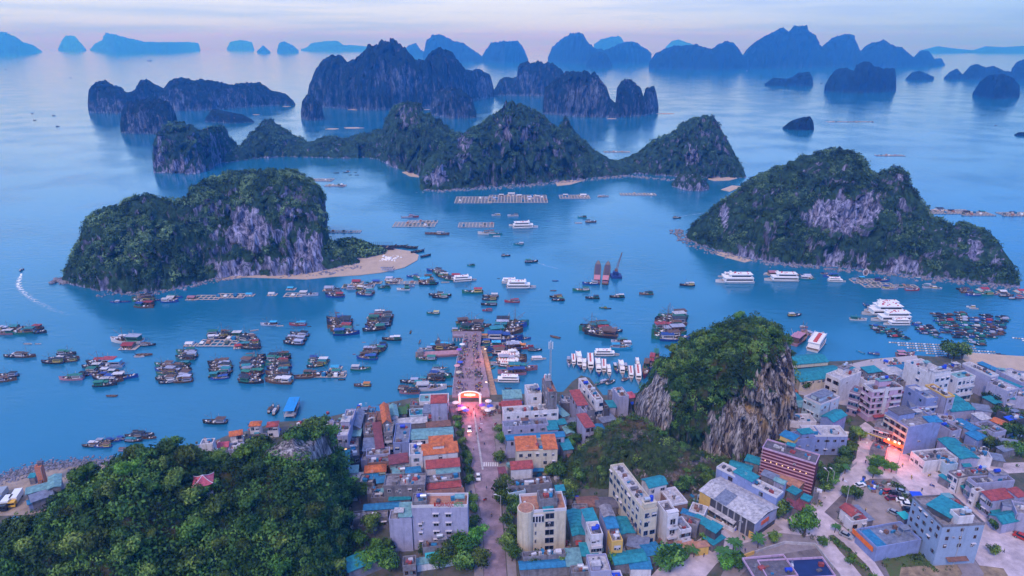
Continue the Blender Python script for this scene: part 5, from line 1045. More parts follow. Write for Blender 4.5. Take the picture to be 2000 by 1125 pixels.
bld(1, (1588,170), (1655,165), (1650,140), 6, 'white house with an orange hip roof at the shore', W_WHITE, 'hip', R_ORAN, rise=1.2, wf=(2,0))
bld(1, (1700,175), (1768,168), (1760,140), 5, 'small house with a red hip roof near the blue landing shed', W_WHITE, 'hip', R_RED, rise=1.2, wf=(2,0))
bld(1, (1190,345), (1262,340), (1250,300), 5, 'cluttered pale house behind the left hill', W_LAV, 'flat', R_WHITE, junk=10)
bld(1, (1455,330), (1540,325), (1530,285), 5, 'cluttered lavender house above the crag shore', W_LAV, 'flat', R_GREY, junk=10)
bld(1, (1600,270), (1690,262), (1680,225), 5, 'shabby grey house at the shore near the crag', W_GREY, 'flat', R_GREY, junk=10)

# ---- small infill sheds and lean-tos between the larger houses
def shed(u, v, w, d, h, roofm, label, wall=W_GREY, ang=0.0, kind='mono', junk=3):
    z = ZG+h; p = G(u, v, z); a = p; c_, s__ = math.cos(ang), math.sin(ang)
    A = PROJ(p); B = PROJ(p+Vector((w*c_, w*s__, 0))); C = PROJ(p+Vector((w*c_-d*s__, w*s__+d*c_, 0)))
    return bld(0, A, B, C, h, label, wall, kind, roofm, rise=.35 if kind == 'mono' else .8, junk=junk)
for (u, v, w, d, h, rm_, lb, wl_, an, kd) in [
 (655,868,5,6,4.5,R_GREY,'flat grey shed at the top left corner of the left block',W_GREY,0,'flat'),(640,842,5,6,4,R_WHITE,'small pale shed on the shore left of the narrow lavender house',W_LAV,0,'flat'),(618,836,5,5,4,R_SLATE,'slate roofed hut on the shore by the crag',W_GREY,.1,'mono'),
 (700,812,6,6,4,R_GREY,'cluttered grey shed on the shore behind the dark gable',W_GREY,0,'flat'),(722,806,5,5,4,R_BLUE,'blue roofed hut on the shore of the left block',W_GREY,0,'mono'),(730,820,4,6,5,R_BROWN,'brown roofed hut left of the long orange gable',W_BROWN,0,'mono'),(800,795,6,5,4,R_GREY,'grey shed behind the turquoise pavilion',W_GREY,0,'flat'),(826,806,5,6,5,R_SLATE,'slate roofed shed below the pier side hall',W_LAV,0,'mono'),(838,816,5,4,4,R_RED,'small red roofed shed left of the tall blank grey house',W_GREY,0,'mono'),
 (705,902,5,5,4,R_WHITE,'white roofed hut below the grey sheet roofed house',W_LAV,0,'flat'),(716,925,6,4,4,R_LTEAL,'pale green lean-to left of the orange hip roof',W_GREY,0,'mono'),(770,925,5,5,5,R_GREY,'grey shed right of the orange hip roof',W_GREY,0,'flat'),(785,905,5,4,6,R_SLATE,'slate roofed shed by the white flat roofed house',W_WHITE,0,'mono'),(752,950,6,4,4,R_DRED,'maroon lean-to above the grey building with three windows',W_GREY,0,'mono'),(700,945,5,5,3.5,R_WHITE,'whitish hut at the tree edge below the blue gable',W_GREY,0,'flat'),(725,975,7,5,4,R_GREY,'grey concrete yard roof left of the three windowed building',W_GREY,0,'flat'),(690,1018,6,4,3.5,R_GREY,'broken grey shed by the dry scrub',W_GREY,.2,'flat'),(700,1030,5,5,3,R_WHITE,'pale rubble shed by the dry scrub',W_GREY,-.2,'flat'),
 (985,812,5,5,4,R_GREY,'grey kiosk by the gate, right side',W_GREY,0,'flat'),(1000,822,6,5,5,R_DRED,'maroon roofed shed behind the right pavement',W_LAV,0,'mono'),(1040,806,5,6,6,R_GREY,'grey terrace left of the slender tower house',W_GREY,0,'flat'),(1096,790,6,7,4,R_WHITE,'pale shed right of the slender tower house',W_GREY,0,'flat'),(1100,830,5,5,3.5,R_SLATE,'slate hut behind the dark tree',W_GREY,0,'mono'),(1150,818,5,5,4,R_GREY,'grey hut between the red roofs and the slope',W_GREY,.2,'flat'),(1175,795,6,5,4,R_TEAL,'teal shed right of the long stepped house',W_LAV,0,'mono'),(1190,775,6,5,4,R_GREY,'grey shed at the inlet edge',W_GREY,0,'flat'),
 (1075,985,5,5,4,R_SLATE,'slate hut behind the long teal roof',W_GREY,0,'mono'),(1120,1010,5,6,4,R_GREY,'grey terrace between the tower hotel and the long teal roof',W_GREY,0,'flat'),(1130,990,7,5,3,R_BROWN,'old brown roof on the slope foot',W_BROWN,.1,'gable'),(1165,990,7,5,3,R_DARK,'old dark roof on the slope foot',W_GREY,0,'gable'),(1210,1040,5,6,4,R_GREY,'grey yard roof left of the long cream hotel',W_GREY,-.3,'flat'),(1225,1065,6,5,3.5,R_SLATE,'slate lean-to at the foot of the long cream hotel',W_GREY,-.3,'mono'),(1190,1085,5,5,3.5,R_WHITE,'pale lean-to behind the large teal roof',W_GREY,0,'flat'),(1135,1085,5,5,4,R_TEAL,'small teal roof beside the pale green one',W_GREY,0,'mono'),(1232,1110,6,4,3.5,R_BLUE,'blue awning at the bottom edge beside the street',W_WHITE,0,'mono'),
 (1345,1000,5,5,3.5,R_WHITE,'white hut behind the light blue yard roof',W_WHITE,-.5,'flat'),(1325,1020,6,4,4,R_GREY,'grey lean-to behind the small white house',W_GREY,-.5,'flat'),(1545,850,6,5,4,R_GREY,'grey shed at the crag foot behind the maroon terrace',W_GREY,-.3,'flat'),(1560,795,6,5,4.5,R_LTEAL,'pale green hut below the orange brick house',W_GREY,0,'mono'),(1600,800,7,6,4,R_GREY,'grey terrace above the dark teal gable',W_LAV,-.2,'flat'),(1580,822,6,5,4,R_SLATE,'slate shed left of the pale blue house',W_LAV,-.2,'mono'),
 (1640,745,7,5,3.5,R_SLATE,'slate shed behind the white blank walled house',W_GREY,-.3,'mono'),(1740,742,7,5,3,R_WHITE,'white shed by the trailers on the quay',W_WHITE,-.2,'mono'),(1765,748,7,5,3,R_DRED,'maroon shed by the trailers on the quay',W_GREY,-.2,'mono'),(1745,772,7,6,5,R_GREY,'grey shed beside the workshop roof',W_GREY,-.3,'flat'),(1780,795,6,6,5,R_SLATE,'slate shed right of the pink apartments',W_LAV,-.3,'mono'),(1770,812,6,5,5,R_GREY,'cluttered terrace right of the pink apartments',W_LAV,-.3,'flat'),(1755,825,6,5,5,R_WHITE,'pale terrace between the pink apartments and the corner house',W_LAV,-.3,'flat'),
 (1850,830,7,6,4.5,R_GREY,'grey terrace behind the grey row house',W_GREY,-.4,'flat'),(1835,822,6,5,5,R_WHITE,'white terrace behind the teal gabled house',W_LAV,-.3,'flat'),(1885,838,7,5,4,R_GREY,'grey shed right of the blue strip roof',W_LAV,-.3,'flat'),(1905,800,6,5,4,R_SLATE,'slate shed by the dirt yard',W_LAV,-.3,'mono'),(1925,760,7,6,5,R_GREY,'grey terrace between the lavender houses near the sand',W_LAV,-.3,'flat'),(1945,775,7,6,5,R_TEAL,'teal shed below the white topped lavender house',W_LAV,-.3,'mono'),(1975,775,8,6,5,R_WHITE,'pale house at the right edge above the blue tarpaulin',W_LAV,-.3,'flat'),(1985,735,8,6,5,R_SLATE,'slate roofed house at the right edge near the sand',W_LAV,-.3,'mono'),(1935,730,7,5,5,R_GREY,'grey roof behind the large teal roof',W_GREY,-.3,'flat'),
 (1870,880,7,5,4,R_GREY,'grey shed beside the long deep teal roof',W_GREY,-.4,'flat'),(1895,892,7,5,3.5,R_WHITE,'white boat shed beside the road at the right',W_WHITE,-.3,'flat'),(1925,895,6,4,3,R_SLATE,'slate lean-to beside the road at the right',W_GREY,-.3,'mono'),(1960,870,6,5,3.5,R_SLATE,'slate hut in the overgrown yards',W_GREY,-.3,'mono'),(1985,1005,8,7,6,R_GREY,'grey terrace behind the red roofs at the right edge',W_LAV,-.4,'flat'),(1960,985,7,6,6,R_SLATE,'slate roof behind the dark red roof',W_LAV,-.4,'mono'),(1700,875,5,4,3,R_GREY,'small kiosk left of the yellow sign',W_GREY,-.7,'flat')]:
    shed(u, v, w, d, h, rm_, lb, wl_, an, kd, 4)
for o in list(sc.objects):
    for k_ in ('_h', '_l', '_d'):
        if k_ in o: del o[k_]
# ------------------------------------------------------------- boats
OC = M('boat_paint', objcol=True, var=.25, scale=1.5, rough=.55)
DECKM = M('deck_wood', (.22,.16,.12), .85, .4, 1.5)
DARKM = M('hull_bottom', (.03,.025,.03), .7, .2, 1)
WHITEM = M('boat_white', (.78,.76,.78), .45, .1, 1)
NETS = M('heaped_nets', (.05,.13,.12), .9, .5, 3, col2=(.16,.10,.08))
BAMB = M('weathered_bamboo', (.46,.38,.33), .9, .35, 1.2)
BARR = M('float_drum', (.05,.12,.35), .5, .2, 2)
SEATR = M('red_seats', (.50,.08,.07), .6, .2, 2)
def hull_mesh(L, B, D, sheer=.6, stern=.75, top=None, name='hull', bowfull=.0, deckz=.55):
    """bow towards +x, waterline at z=0"""
    n = 13; rows = []
    for i in range(n):
        t = i/(n-1); x = -L/2+L*t
        w = B/2*(stern+(1-stern)*min(1, t*3)) if t < .45 else B/2*(1-((t-.45)/.55)**(2.2+bowfull*2))
        w = max(w, .03); zt = D*(.75+sheer*max(0, t-.45)**2*3.2+.12*max(0, .25-t)*4)
        rows.append([(x*.96+.02*L*(t-.5), -w*.72, -.4), (x, -w, zt), (x, -w+.14 if w > .2 else -.01, zt), (x, -w+.16 if w > .2 else -.01, zt-.35 if w > .2 else zt-.02)])
    mb = MB(); V = []
    for r in rows: V += r+[(p[0], -p[1], p[2]) for p in r[::-1]]
    Fs = []; k = 8
    mb.add(V, [], OC)
    for i in range(n-1):
        for j in range(k-1):
            a = i*k+j; mb.f.append([a, a+k, a+k+1, a+1]); mb.m.append(mb.mi(OC) if j in (0, 1, 5, 6) else (mb.mi(DECKM) if j in (3,) else mb.mi(OC)))
    mb.f.append(list(range(k))); mb.m.append(mb.mi(OC))
    return mb
def fishing(v):
    r = random.Random(v); L = 12; B = 3.6+.4*r.random(); P = {}
    P['hull'] = hull_mesh(L, B, 1.5, .7).mesh('hull')
    mb = MB(); x0 = -5.1; x1 = x0+3.2+r.random()*1.2; w = B*.33
    mb.box(x0, x1, -w, w, .8, 2.9, OC, tx=.1)
    mb.box(x0+.3, x1-.3, -w-.04, w+.04, 1.75, 2.35, GLASS); mb.box(x1-.12, x1+.02, -w*.8, w*.8, 1.8, 2.4, GLASS)
    P['cabin'] = mb.mesh('cabin')
    mb = MB(); mb.box(x0-.3, x1+.3, -w-.2, w+.2, 2.92, 3.04, OC)
    if v % 3 == 1: 
        mb.box(x1+.35, x1+2.8, -w-.1, w+.1, 2.55, 2.64, OC)
        for sx in (x1+1.2, x1+3.2):
            for sy in (-w, w): mb.tube((sx, sy, .9), (sx, sy, 2.6), .06, DECKM, 4)
    P['canopy'] = mb.mesh('canopy')
    mb = MB(); mb.tube((1.2, 0, .8), (1.2, 0, 6.2+r.random()*1.6), .09, DECKM, 5, .05); mb.tube((1.2, 0, 2.4), (4.6, .6*(r.random()-.5), 5.0), .06, DECKM, 5)
    mb.tube((1.2, 0, 6.0), (5.7, 0, 2.0), .025, DARKM, 3); mb.tube((1.2, 0, 6.0), (-3.5, 0, 3.1), .025, DARKM, 3)
    for s_ in (-1, 1): mb.tube((-1.5, s_*B*.4, 1.1), (-1.0, s_*B*.75, 3.8), .05, BAMB, 4)
    P['mast'] = mb.mesh('mast')
    mb = MB()
    for i in range(22):
        x = r.uniform(-1.6, 4.4); y = r.uniform(-1, 1)*B*.26*(1 if x < 2.5 else .6); s_ = r.uniform(.25, .55)
        mb.box(x-s_, x+s_, y-s_*.8, y+s_*.8, .75, .95+r.random()*.9, r.choice([NETS, BAMB, WHITEM, BARR, R_BROWN, NETS, DECKM, DARKM, WHITEM, BAMB]), rz=r.random()*3, c=(x, y), tx=.08, ty=.08)
    P['deck_gear'] = mb.mesh('deck_gear')
    return P
FISH = [fishing(i) for i in range(6)]
def tour(v):
    r = random.Random(50+v); L = 12; B = 3.4; P = {}
    P['hull'] = hull_mesh(L, B, 1.0, .5, .9).mesh('hull')
    mb = MB(); mb.box(-5.2, 2.9, -1.35, 1.35, .7, 2.2, WHITEM, tx=.25); mb.box(-4.9, 2.4, -1.39, 1.39, 1.25, 1.8, GLASS); mb.box(2.2, 2.86, -1.1, 1.1, 1.3, 1.85, GLASS)
    P['saloon'] = mb.mesh('saloon')
    mb = MB(); mb.box(-5.3, 2.2, -1.45, 1.45, 2.2, 2.3, WHITEM)
    for s_ in (-1, 1):
        mb.box(-5.2, 2.1, s_*1.4-.03, s_*1.4+.03, 2.3, 2.75, WHITEM)
    if v % 2 == 0: mb.box(-1.6, 1.4, -1.0, 1.0, 2.3, 3.5, WHITEM, tx=.3); mb.box(-1.2, 1.15, -1.03, 1.03, 2.8, 3.2, GLASS); mb.box(-2.2, 1.5, -1.15, 1.15, 3.5, 3.6, WHITEM)
    P['upper_deck'] = mb.mesh('upper_deck')
    mb = MB()
    for i in range(6): x = -4.6+i*.9 if v % 2 == 0 else -4.6+i*1.1; (mb.box(x+.1, x+.4, -.5, .4, 2.3, 2.65, SEATR) if (v % 2 or x < -2.2) else None)
    if not mb.v: mb.box(-4.6, -3.8, -.6, .6, 2.3, 2.75, SEATR)
    P['deck_seats'] = mb.mesh('deck_seats')
    return P
TOUR = [tour(i) for i in range(4)]
def ship(v):                                    # two deck white excursion ship
    L = 20; P = {}; P['hull'] = hull_mesh(L, 5.6, 1.5, .35, .95).mesh('hull')
    mb = MB(); mb.box(-9.3, 5.6, -2.4, 2.4, 1.0, 3.2, WHITEM, tx=.2); mb.box(-8.9, 5.0, -2.44, 2.44, 1.7, 2.6, GLASS); P['lower_saloon'] = mb.mesh('lower_saloon')
    mb = MB(); mb.box(-9.5, 5.9, -2.6, 2.6, 3.2, 3.32, WHITEM); mb.box(-8.2, 2.6, -2.1, 2.1, 3.32, 5.2, WHITEM, tx=.2); mb.box(-7.9, 2.2, -2.14, 2.14, 3.9, 4.7, GLASS); mb.box(-8.8, 3.4, -2.4, 2.4, 5.2, 5.32, WHITEM)
    P['upper_saloon'] = mb.mesh('upper_saloon')
    mb = MB(); r = random.Random(v); mb.box(-8.7, 3.3, -2.3, 2.3, 5.325, 5.40, WHITEM)
    for i in range(7): x = r.uniform(-8, 1.5); y = r.uniform(-1.6, 1.6); mb.box(x, x+.6, y-.25, y+.25, 5.32, 5.75, SEATR)
    mb.box(2.0, 3.0, -.8, .8, 5.32, 6.6, WHITEM); P['sun_deck'] = mb.mesh('sun_deck'); return P
SHIP = [ship(1), ship(2)]
def house(v):
    r = random.Random(90+v); P = {}; mb = MB(); W_, D_ = 12, 9
    mb.box(-W_/2, W_/2, -D_/2, D_/2, .35, .55, BAMB)
    for i in range(7):
        for s_ in (-1, 1): x = -W_/2+.8+i*W_/7; mb.tube((x, s_*(D_/2-.6), .0), (x+1.1, s_*(D_/2-.6), .0), .45, BARR, 7)
    P['raft_deck'] = mb.mesh('raft_deck')
    mb = MB(); mb.box(-4.2, 2.8, -2.6, 3.0, .55, 3.0, WHITEM if v % 2 else DECKM); [mb.box(x, x+.9, -2.65, -2.55, 1.2, 2.2, GLASS) for x in (-3.4, -.6, 1.2)]; mb.box(-1.9, -1.1, -2.66, -2.5, .56, 2.4, DARKM); P['hut'] = mb.mesh('hut')
    mb = MB(); z = 3.0; V = [(-4.8,-3.3,z),(3.4,-3.3,z),(3.4,3.6,z),(-4.8,3.6,z),(-4.8,.15,z+1.2),(3.4,.15,z+1.2)]; V += [(a, b, c-.12) for a, b, c in V]
    mb.add(V, [(0,1,5,4),(3,4,5,2),(6,10,11,7),(9,8,11,10),(0,4,3,9,10,6),(1,7,11,8,2,5),(0,6,7,1),(3,2,8,9)], OC); P['roof'] = mb.mesh('roof')
    mb = MB()
    for i in range(12): x = r.uniform(-5.6, 5.6); y = r.choice([-1, 1])*r.uniform(3.3, 4.1); s_ = r.uniform(.3, .6); mb.box(x-s_, x+s_, y-s_, y+s_, .55, .9+r.random(), r.choice([NETS, BARR, WHITEM, R_TERR, BAMB]), rz=r.random(), c=(x, y))
    P['deck_gear'] = mb.mesh('deck_gear'); return P
HOUSE = [house(0), house(1)]
def raft(v, nx, ny, hut=True):
    r = random.Random(v*3+nx); mb = MB(); c = 3.2; W_, D_ = nx*c, ny*c; P = {}
    for i in range(nx+1): x = -W_/2+i*c; mb.box(x-.35, x+.35, -D_/2, D_/2, .1, .38, BAMB)
    for j in range(ny+1): y = -D_/2+j*c; mb.box(-W_/2, W_/2, y-.35, y+.35, .384, .52, BAMB)
    for i in range(nx+1):
        for j in range(ny+1): mb.box(-W_/2+i*c-.5, -W_/2+i*c+.5, -D_/2+j*c-.3, -D_/2+j*c+.3, -.3, .3, BARR)
    P['raft_frame'] = mb.mesh('raft_frame'); mb = MB()
    for i in range(nx):
        if r.random() < .5: x = -W_/2+(i+.5)*c; y = r.uniform(-D_/3, D_/3); mb.box(x-.9, x+.9, y-.8, y+.8, .5, 1.0+r.random()*1.2, r.choice([WHITEM, R_BLUE, R_TERR, NETS, BAMB]))
    if not mb.v: mb.box(-.8, .8, -.8, .8, .5, 1.6, WHITEM)
    P['raft_gear'] = mb.mesh('raft_gear'); return P
def dink(v):
    P = {'hull': hull_mesh(5, 1.5, .55, .5, .7).mesh('hull')}; mb = MB()
    for x in (-1.5, -.3, .9): mb.box(x, x+.25, -.6, .6, .35, .42, DECKM)
    mb.tube((-2.2, 0, .2), (-2.9, 0, .9), .12, DARKM, 6); P['thwarts'] = mb.mesh('thwarts'); return P
DINK = [dink(0)]
def cargo(v):
    L = 26; P = {'hull': hull_mesh(L, 7, 2.3, .35, .95, bowfull=1.0).mesh('hull')}
    mb = MB(); mb.box(-7, 8, -2.6, 2.6, 1.0, 2.2, M('wet_sand_cargo', (.10,.07,.09), .9, .4, .6)); P['hold'] = mb.mesh('hold')
    mb = MB(); mb.box(-12, -8, -2.8, 2.8, 1.7, 5.0, OC); mb.box(-12.05, -7.95, -2.4, 2.4, 3.6, 4.4, GLASS); mb.box(-12.5, -7.4, -3.1, 3.1, 5.0, 5.15, M('pink_roof', (.55,.20,.22), .6, .2, 1)); P['bridge'] = mb.mesh('bridge'); return P
CARGO = [cargo(0)]
COLS = {'k': (.03,.033,.045), 'b': (.03,.08,.32), 't': (.03,.22,.26), 'g': (.03,.19,.14), 'n': (.15,.08,.055), 'w': (.60,.58,.62), 'r': (.36,.05,.06), 'p': (.42,.20,.26), 'c': (.05,.42,.70), 'o': (.70,.24,.05), 'y': (.60,.48,.16), 'l': (.40,.42,.55)}
CN = {'k': 'dark', 'b': 'blue', 't': 'teal', 'g': 'green', 'n': 'brown', 'w': 'white', 'r': 'red', 'p': 'pinkish', 'c': 'bright blue', 'o': 'orange', 'y': 'yellowish', 'l': 'pale grey'}
KIND = {'f': ('fishing_boat', 'fishing boat', FISH, 12.0), 't': ('tour_boat', 'tour boat', TOUR, 12.0), 's': ('excursion_ship', 'ship', SHIP, 20.0), 'h': ('floating_house', 'floating house', HOUSE, 12.0), 'd': ('rowing_boat', 'small boat', DINK, 5.0), 'm': ('sampan', 'sampan', None, 8.0), 'c': ('cargo_ship', 'cargo ship', CARGO, 26.0)}
def sampan(v):
    r = random.Random(200+v); P = {'hull': hull_mesh(8, 2.1, .8, .6, .7).mesh('hull')}; mb = MB()
    mb.box(-2.6, .2+.6*r.random(), -.75, .75, .5, 1.55, OC, tx=.15, ty=.12); P['cover'] = mb.mesh('cover'); mb = MB()
    for i in range(5): x = r.uniform(.6, 2.8); y = r.uniform(-.4, .4); mb.box(x-.25, x+.25, y-.25, y+.25, .4, .7+.4*r.random(), r.choice([NETS, BAMB, WHITEM, BARR]), rz=r.random(), c=(x, y))
    mb.tube((-3.2, 0, .5), (-3.2, 0, 2.2), .05, DARKM, 4); P['deck_gear'] = mb.mesh('deck_gear'); return P
KIND['m'] = ('sampan', 'sampan', [sampan(i) for i in range(4)], 8.0)
ORD = ['nearest', 'second nearest', 'third nearest', 'fourth nearest', 'fifth nearest', 'sixth nearest', 'seventh nearest', 'eighth nearest', 'ninth nearest', 'tenth nearest', 'eleventh nearest', 'twelfth nearest']+[w+' nearest' for w in 'thirteenth fourteenth fifteenth sixteenth seventeenth eighteenth nineteenth twentieth'.split()]
rk_ = random.Random(33); NBOAT = [0]
SHARE = {}
def place(kind, u, v, Lpx, hd=None, hull=None, top=None, group=None, z=0.0, label=None):
    nm, cat, protos, L0 = KIND[kind]; p = G(u, v, z)
    if kind == 'f' and Lpx/ppm(p) > 13.2: nm, cat = 'trawler', 'trawler'
    hd = (180+rk_.uniform(-16, 16) if rk_.random() < .8 else rk_.uniform(-14, 14)) if hd is None else hd
    k = ppm(p); th = math.radians(hd)
    # length in the picture of a unit length at this heading
    q = PROJ(p+Vector((math.cos(th), math.sin(th), 0))); unit = math.hypot(q[0]-PROJ(p)[0], q[1]-PROJ(p)[1]); s = Lpx/unit/L0
    proto = rk_.choice(protos); o = empty(nm, p, th); o.scale = (s, s*(.34 if kind == 'c' else (.66 if abs(math.cos(th)) < .35 else 1)), s*(.34 if kind == 'c' else .92)); tag(o, label, cat, group)
    hc = hull or rk_.choice('kkkknngbtg'); tc_ = top or rk_.choice('tgbwlknknnkklr')
    for pn, me in proto.items():
        c = bpy.data.objects.new(pn, me); link(c, o)
        if pn == 'deck_gear': c['kind'] = 'stuff'
        cl = COLS[hc if pn == 'hull' else tc_]; f = rk_.uniform(.75, 1.2)
        if pn in ('cabin', 'bridge'): cl = COLS[rk_.choice('wwllyng')] if kind != 'c' else COLS['p']
        c.color = (min(1, cl[0]*f), min(1, cl[1]*f), min(1, cl[2]*f), 1)
    NBOAT[0] += 1; o['_hc'] = hc; o['_tc'] = tc_; return o
def fleet(desc, items, group=None):
    """items: 'kind u v length [heading|-] [hull|-] [top|-]' ; or 'S u0 v0 u1 v1 n length kinds' for boats moored side by side"""
    objs = []
    for it in items.split(';'):
        w = it.split()
        if not w: continue
        if w[0] == 'S':
            u0, v0, u1, v1 = map(float, w[1:5]); n = int(w[5]); Lp = float(w[6]); ks = w[7] if len(w) > 7 else 'f'; hd0 = float(w[8]) if len(w) > 8 else None
            base = (180 if rk_.random() < .75 else 0) if hd0 is None else hd0
            for i in range(n):
                t = i/max(1, n-1); hd = base+rk_.uniform(-15, 15)+(180 if rk_.random() < .15 else 0)
                objs.append((v0+(v1-v0)*t, place(ks[i % len(ks)], u0+(u1-u0)*t+rk_.uniform(-2.5, 2.5), v0+(v1-v0)*t, Lp*rk_.uniform(.85, 1.12), hd, group=group)))
        else:
            k, u, v, Lp = w[0], float(w[1]), float(w[2]), float(w[3]); hd = float(w[4]) if len(w) > 4 and w[4] != '-' else None
            objs.append((v, place(k, u, v, Lp, hd, w[5] if len(w) > 5 and w[5] != '-' else None, w[6] if len(w) > 6 and w[6] != '-' else None, group)))
    objs.sort(key=lambda a: -a[0]); cnt = {}
    tot = {}
    for _, o in objs: tot[o['category']] = tot.get(o['category'], 0)+1
    for _, o in objs:
        c = o['category']; i = cnt.get(c, 0); cnt[c] = i+1
        col = CN[o['_hc']]; 
        pre = {'fishing boat': col+' fishing boat', 'trawler': col+' trawler', 'sampan': col+' sampan', 'tour boat': 'white tour boat', 'ship': 'white excursion ship', 'floating house': CN[o['_tc']]+' roofed floating house', 'small boat': 'open '+col+' boat', 'cargo ship': 'brown sand carrying ship'}[c]
        o['label'] = pre+(', '+ORD[min(i, 19)]if tot[c] > 1 else '')+' '+desc
        del o['_hc'], o['_tc']
        if group: o['group'] = group
fleet('at the left edge of the bay', 'f 8 652 40 180 p w;f 12 645 38 0 n l;f 45 651 54 186 g t;h 30 641 24 0 n t;f 64 643 40 180 k r;f 72 650 40 0 k n;d 55 672 16 0 w;d 75 672 12 0 w', 'boats at the left edge')
fleet('in the far left pair', 'f 24 697 34 180 k w;f 50 697 42 0 n n', 'boats at the left edge')
fleet('in the cluster left of the red roofed raft', 'f 103 709 44 180 k k;f 112 702 34 180 k w;f 131 692 38 0 k g;f 138 700 36 0 n k;f 134 706 36 190 n k', 'left fleet')
fleet('low at the left edge', 'f 16 735 40 180 k k;f 12 744 44 10 n n', 'left fleet')
fleet('beside the red roofed raft, upper left', 'f 248 668 62 175 w l;f 252 663 40 0 k w;h 254 679 34 0 t r;f 290 675 30 8 k n;d 282 694 32 5 n;d 272 697 20 0 w;f 265 660 26 10 k n', 'left fleet')
fleet('in the wide cluster under the orange roofed raft', 'f 200 712 62 180 k r;f 212 716 60 185 l c;f 180 718 40 180 k w;f 140 741 48 183 p g;f 172 733 34 0 k k;f 190 727 44 0 k g;f 193 735 36 180 b b;f 215 727 38 0 n w;f 204 741 46 175 k b;f 218 746 48 10 n w;f 206 753 48 8 k g;f 245 738 52 8 b w;f 228 729 34 0 w w;h 196 706 26 0 n r', 'left fleet')
fleet('alone below the left clusters', 'd 218 774 22 180 n')
fleet('in the three stacks left of centre', 'S 362 688 364 703 4 40 f;S 355 712 357 722 3 34 f;S 322 714 324 748 7 38 f;S 352 728 354 746 5 40 f', 'stacked boats left of centre')
fleet('in the neat stack of eight', 'S 430 710 431 740 8 42 f', 'stacked boats left of centre')
fleet('in the big stack right of the neat one', 'S 498 698 490 747 12 46 f', 'stacked boats left of centre')
fleet('in the big stack with orange decks', 'S 545 696 543 747 12 48 f', 'stacked boats left of centre')
fleet('around the dark raft boats left of the pier', 'S 624 703 618 716 4 40 f;d 600 737 50 5 n;f 612 732 40 0 n n;f 647 731 42 180 k g;h 656 720 24 0 l c;d 668 742 14 0 k;f 668 727 20 0 w n', 'boats left of the pier')
fleet('at the long cage raft', 'f 430 655 52 10 t g;f 425 662 40 10 k w;f 450 658 38 0 n k;f 475 657 44 0 w w;h 468 678 24 20 b r;S 484 663 492 681 5 40 f;d 497 646 18 20 w;h 372 674 22 0 w w;d 470 664 30 0 k;f 446 651 30 0 k n', 'boats at the cage raft')
fleet('in the small stack right of the cage raft', 'S 586 655 572 672 6 38 f', 'boats at the cage raft')
fleet('below the sand spit', 'f 526 635 34 180 l c;d 547 637 14 0 w;f 582 635 34 180 r c;d 604 638 8 0 k', 'boats below the sand spit')
fleet('in the stack ending with a blue boat', 'S 662 627 668 648 8 50 f;f 677 653 52 5 b b;d 659 611 9 0 p;d 699 635 6 0 k', 'boats left of the pier')
fleet('in the stack with the cyan awning', 'f 747 612 32 8 p w;h 726 620 18 0 k c;S 744 620 733 645 8 46 f', 'boats left of the pier')
fleet('alone beside the cyan awning stack', 'f 765 664 38 180 k w')
fleet('in the slanting stack left of the barge', 'S 740 677 716 701 9 38 f;d 711 669 8 0 w;d 692 692 6 0 r', 'boats left of the pier')
fleet('between the slanting stack and the barge', 'f 705 722 40 0 g w;f 708 754 34 180 n o;d 802 649 7 90 k;d 820 668 10 90 c;d 893 628 7 0 r', 'boats left of the pier')
fleet('at the pink barge', 'f 833 703 40 180 g g;f 832 683 28 180 l l;f 872 683 46 0 n n;f 858 680 38 0 k c;f 855 673 18 90 k k;f 874 675 30 0 k c', 'boats left of the pier')
fleet('left of the pier gate', 'f 861 721 34 0 c t;S 862 733 848 742 4 40 f;f 818 744 34 180 b t;f 800 747 38 180 k l;f 828 752 40 0 t t;f 842 760 62 5 w w;f 800 768 40 180 p k;f 795 761 36 0 k n;d 880 755 16 0 n;d 882 736 18 0 b', 'boats left of the pier')
fleet('at the head of the pier', 'h 914 634 22 0 p r;S 918 632 922 645 4 50 f;f 940 638 40 0 n w;f 896 647 28 0 n l', 'boats at the pier head')
fleet('in the blue trawler group', 'S 1000 634 986 652 5 62 f 0;f 985 664 72 0 b b;f 942 670 34 180 b b;f 938 660 32 180 n o', 'boats at the pier head')
fleet('moored right of the pier', 'f 1024 662 26 0 b k;t 1003 672 26 0 w;f 1020 680 44 0 r o;f 980 676 44 0 w c;t 1012 674 30 0 w;f 1045 685 28 0 k k;S 985 684 990 691 3 60 f 0;S 1000 697 998 716 5 54 ttf 0;t 1052 702 30 5 w;f 1020 722 60 0 p t;f 1000 730 56 180 p b;s 988 745 54 178 w;d 993 759 14 0 k;f 978 712 40 180 l w', 'boats right of the pier')
fleet('in the row of skiffs by the ramp', 'S 948 672 958 720 12 17 d 15', 'skiffs by the pier ramp')
fleet('scattered in the middle of the bay', 'f 846 613 26 180 g y;f 1000 590 30 180 r r;d 1085 549 12 0 b;d 1081 568 12 0 n;f 1178 602 16 180 g g;d 1187 603 14 0 k;f 1262 575 28 180 n k;f 1342 558 30 180 k w;f 1013 478 21 180 t w;f 988 500 18 0 k k;f 1038 512 26 10 k g;f 920 519 16 180 g k;d 974 544 5 0 k;d 1084 659 20 150 n', 'boats in the middle of the bay')
fleet('in the short column of three', 'f 958 580 32 180 k w;f 955 596 32 180 k g;f 952 607 20 180 r r;f 956 586 30 180 k n', 'boats in the middle of the bay')
fleet('in the pair right of the white ships', 'f 1086 581 26 180 k n;f 1090 587 26 180 k g', 'boats in the middle of the bay')
fleet('in the group under the crane barge', 'f 1153 555 32 180 b l;f 1135 568 34 180 g g;f 1157 583 28 180 k k;f 1205 581 30 180 k w', 'boats in the middle of the bay')
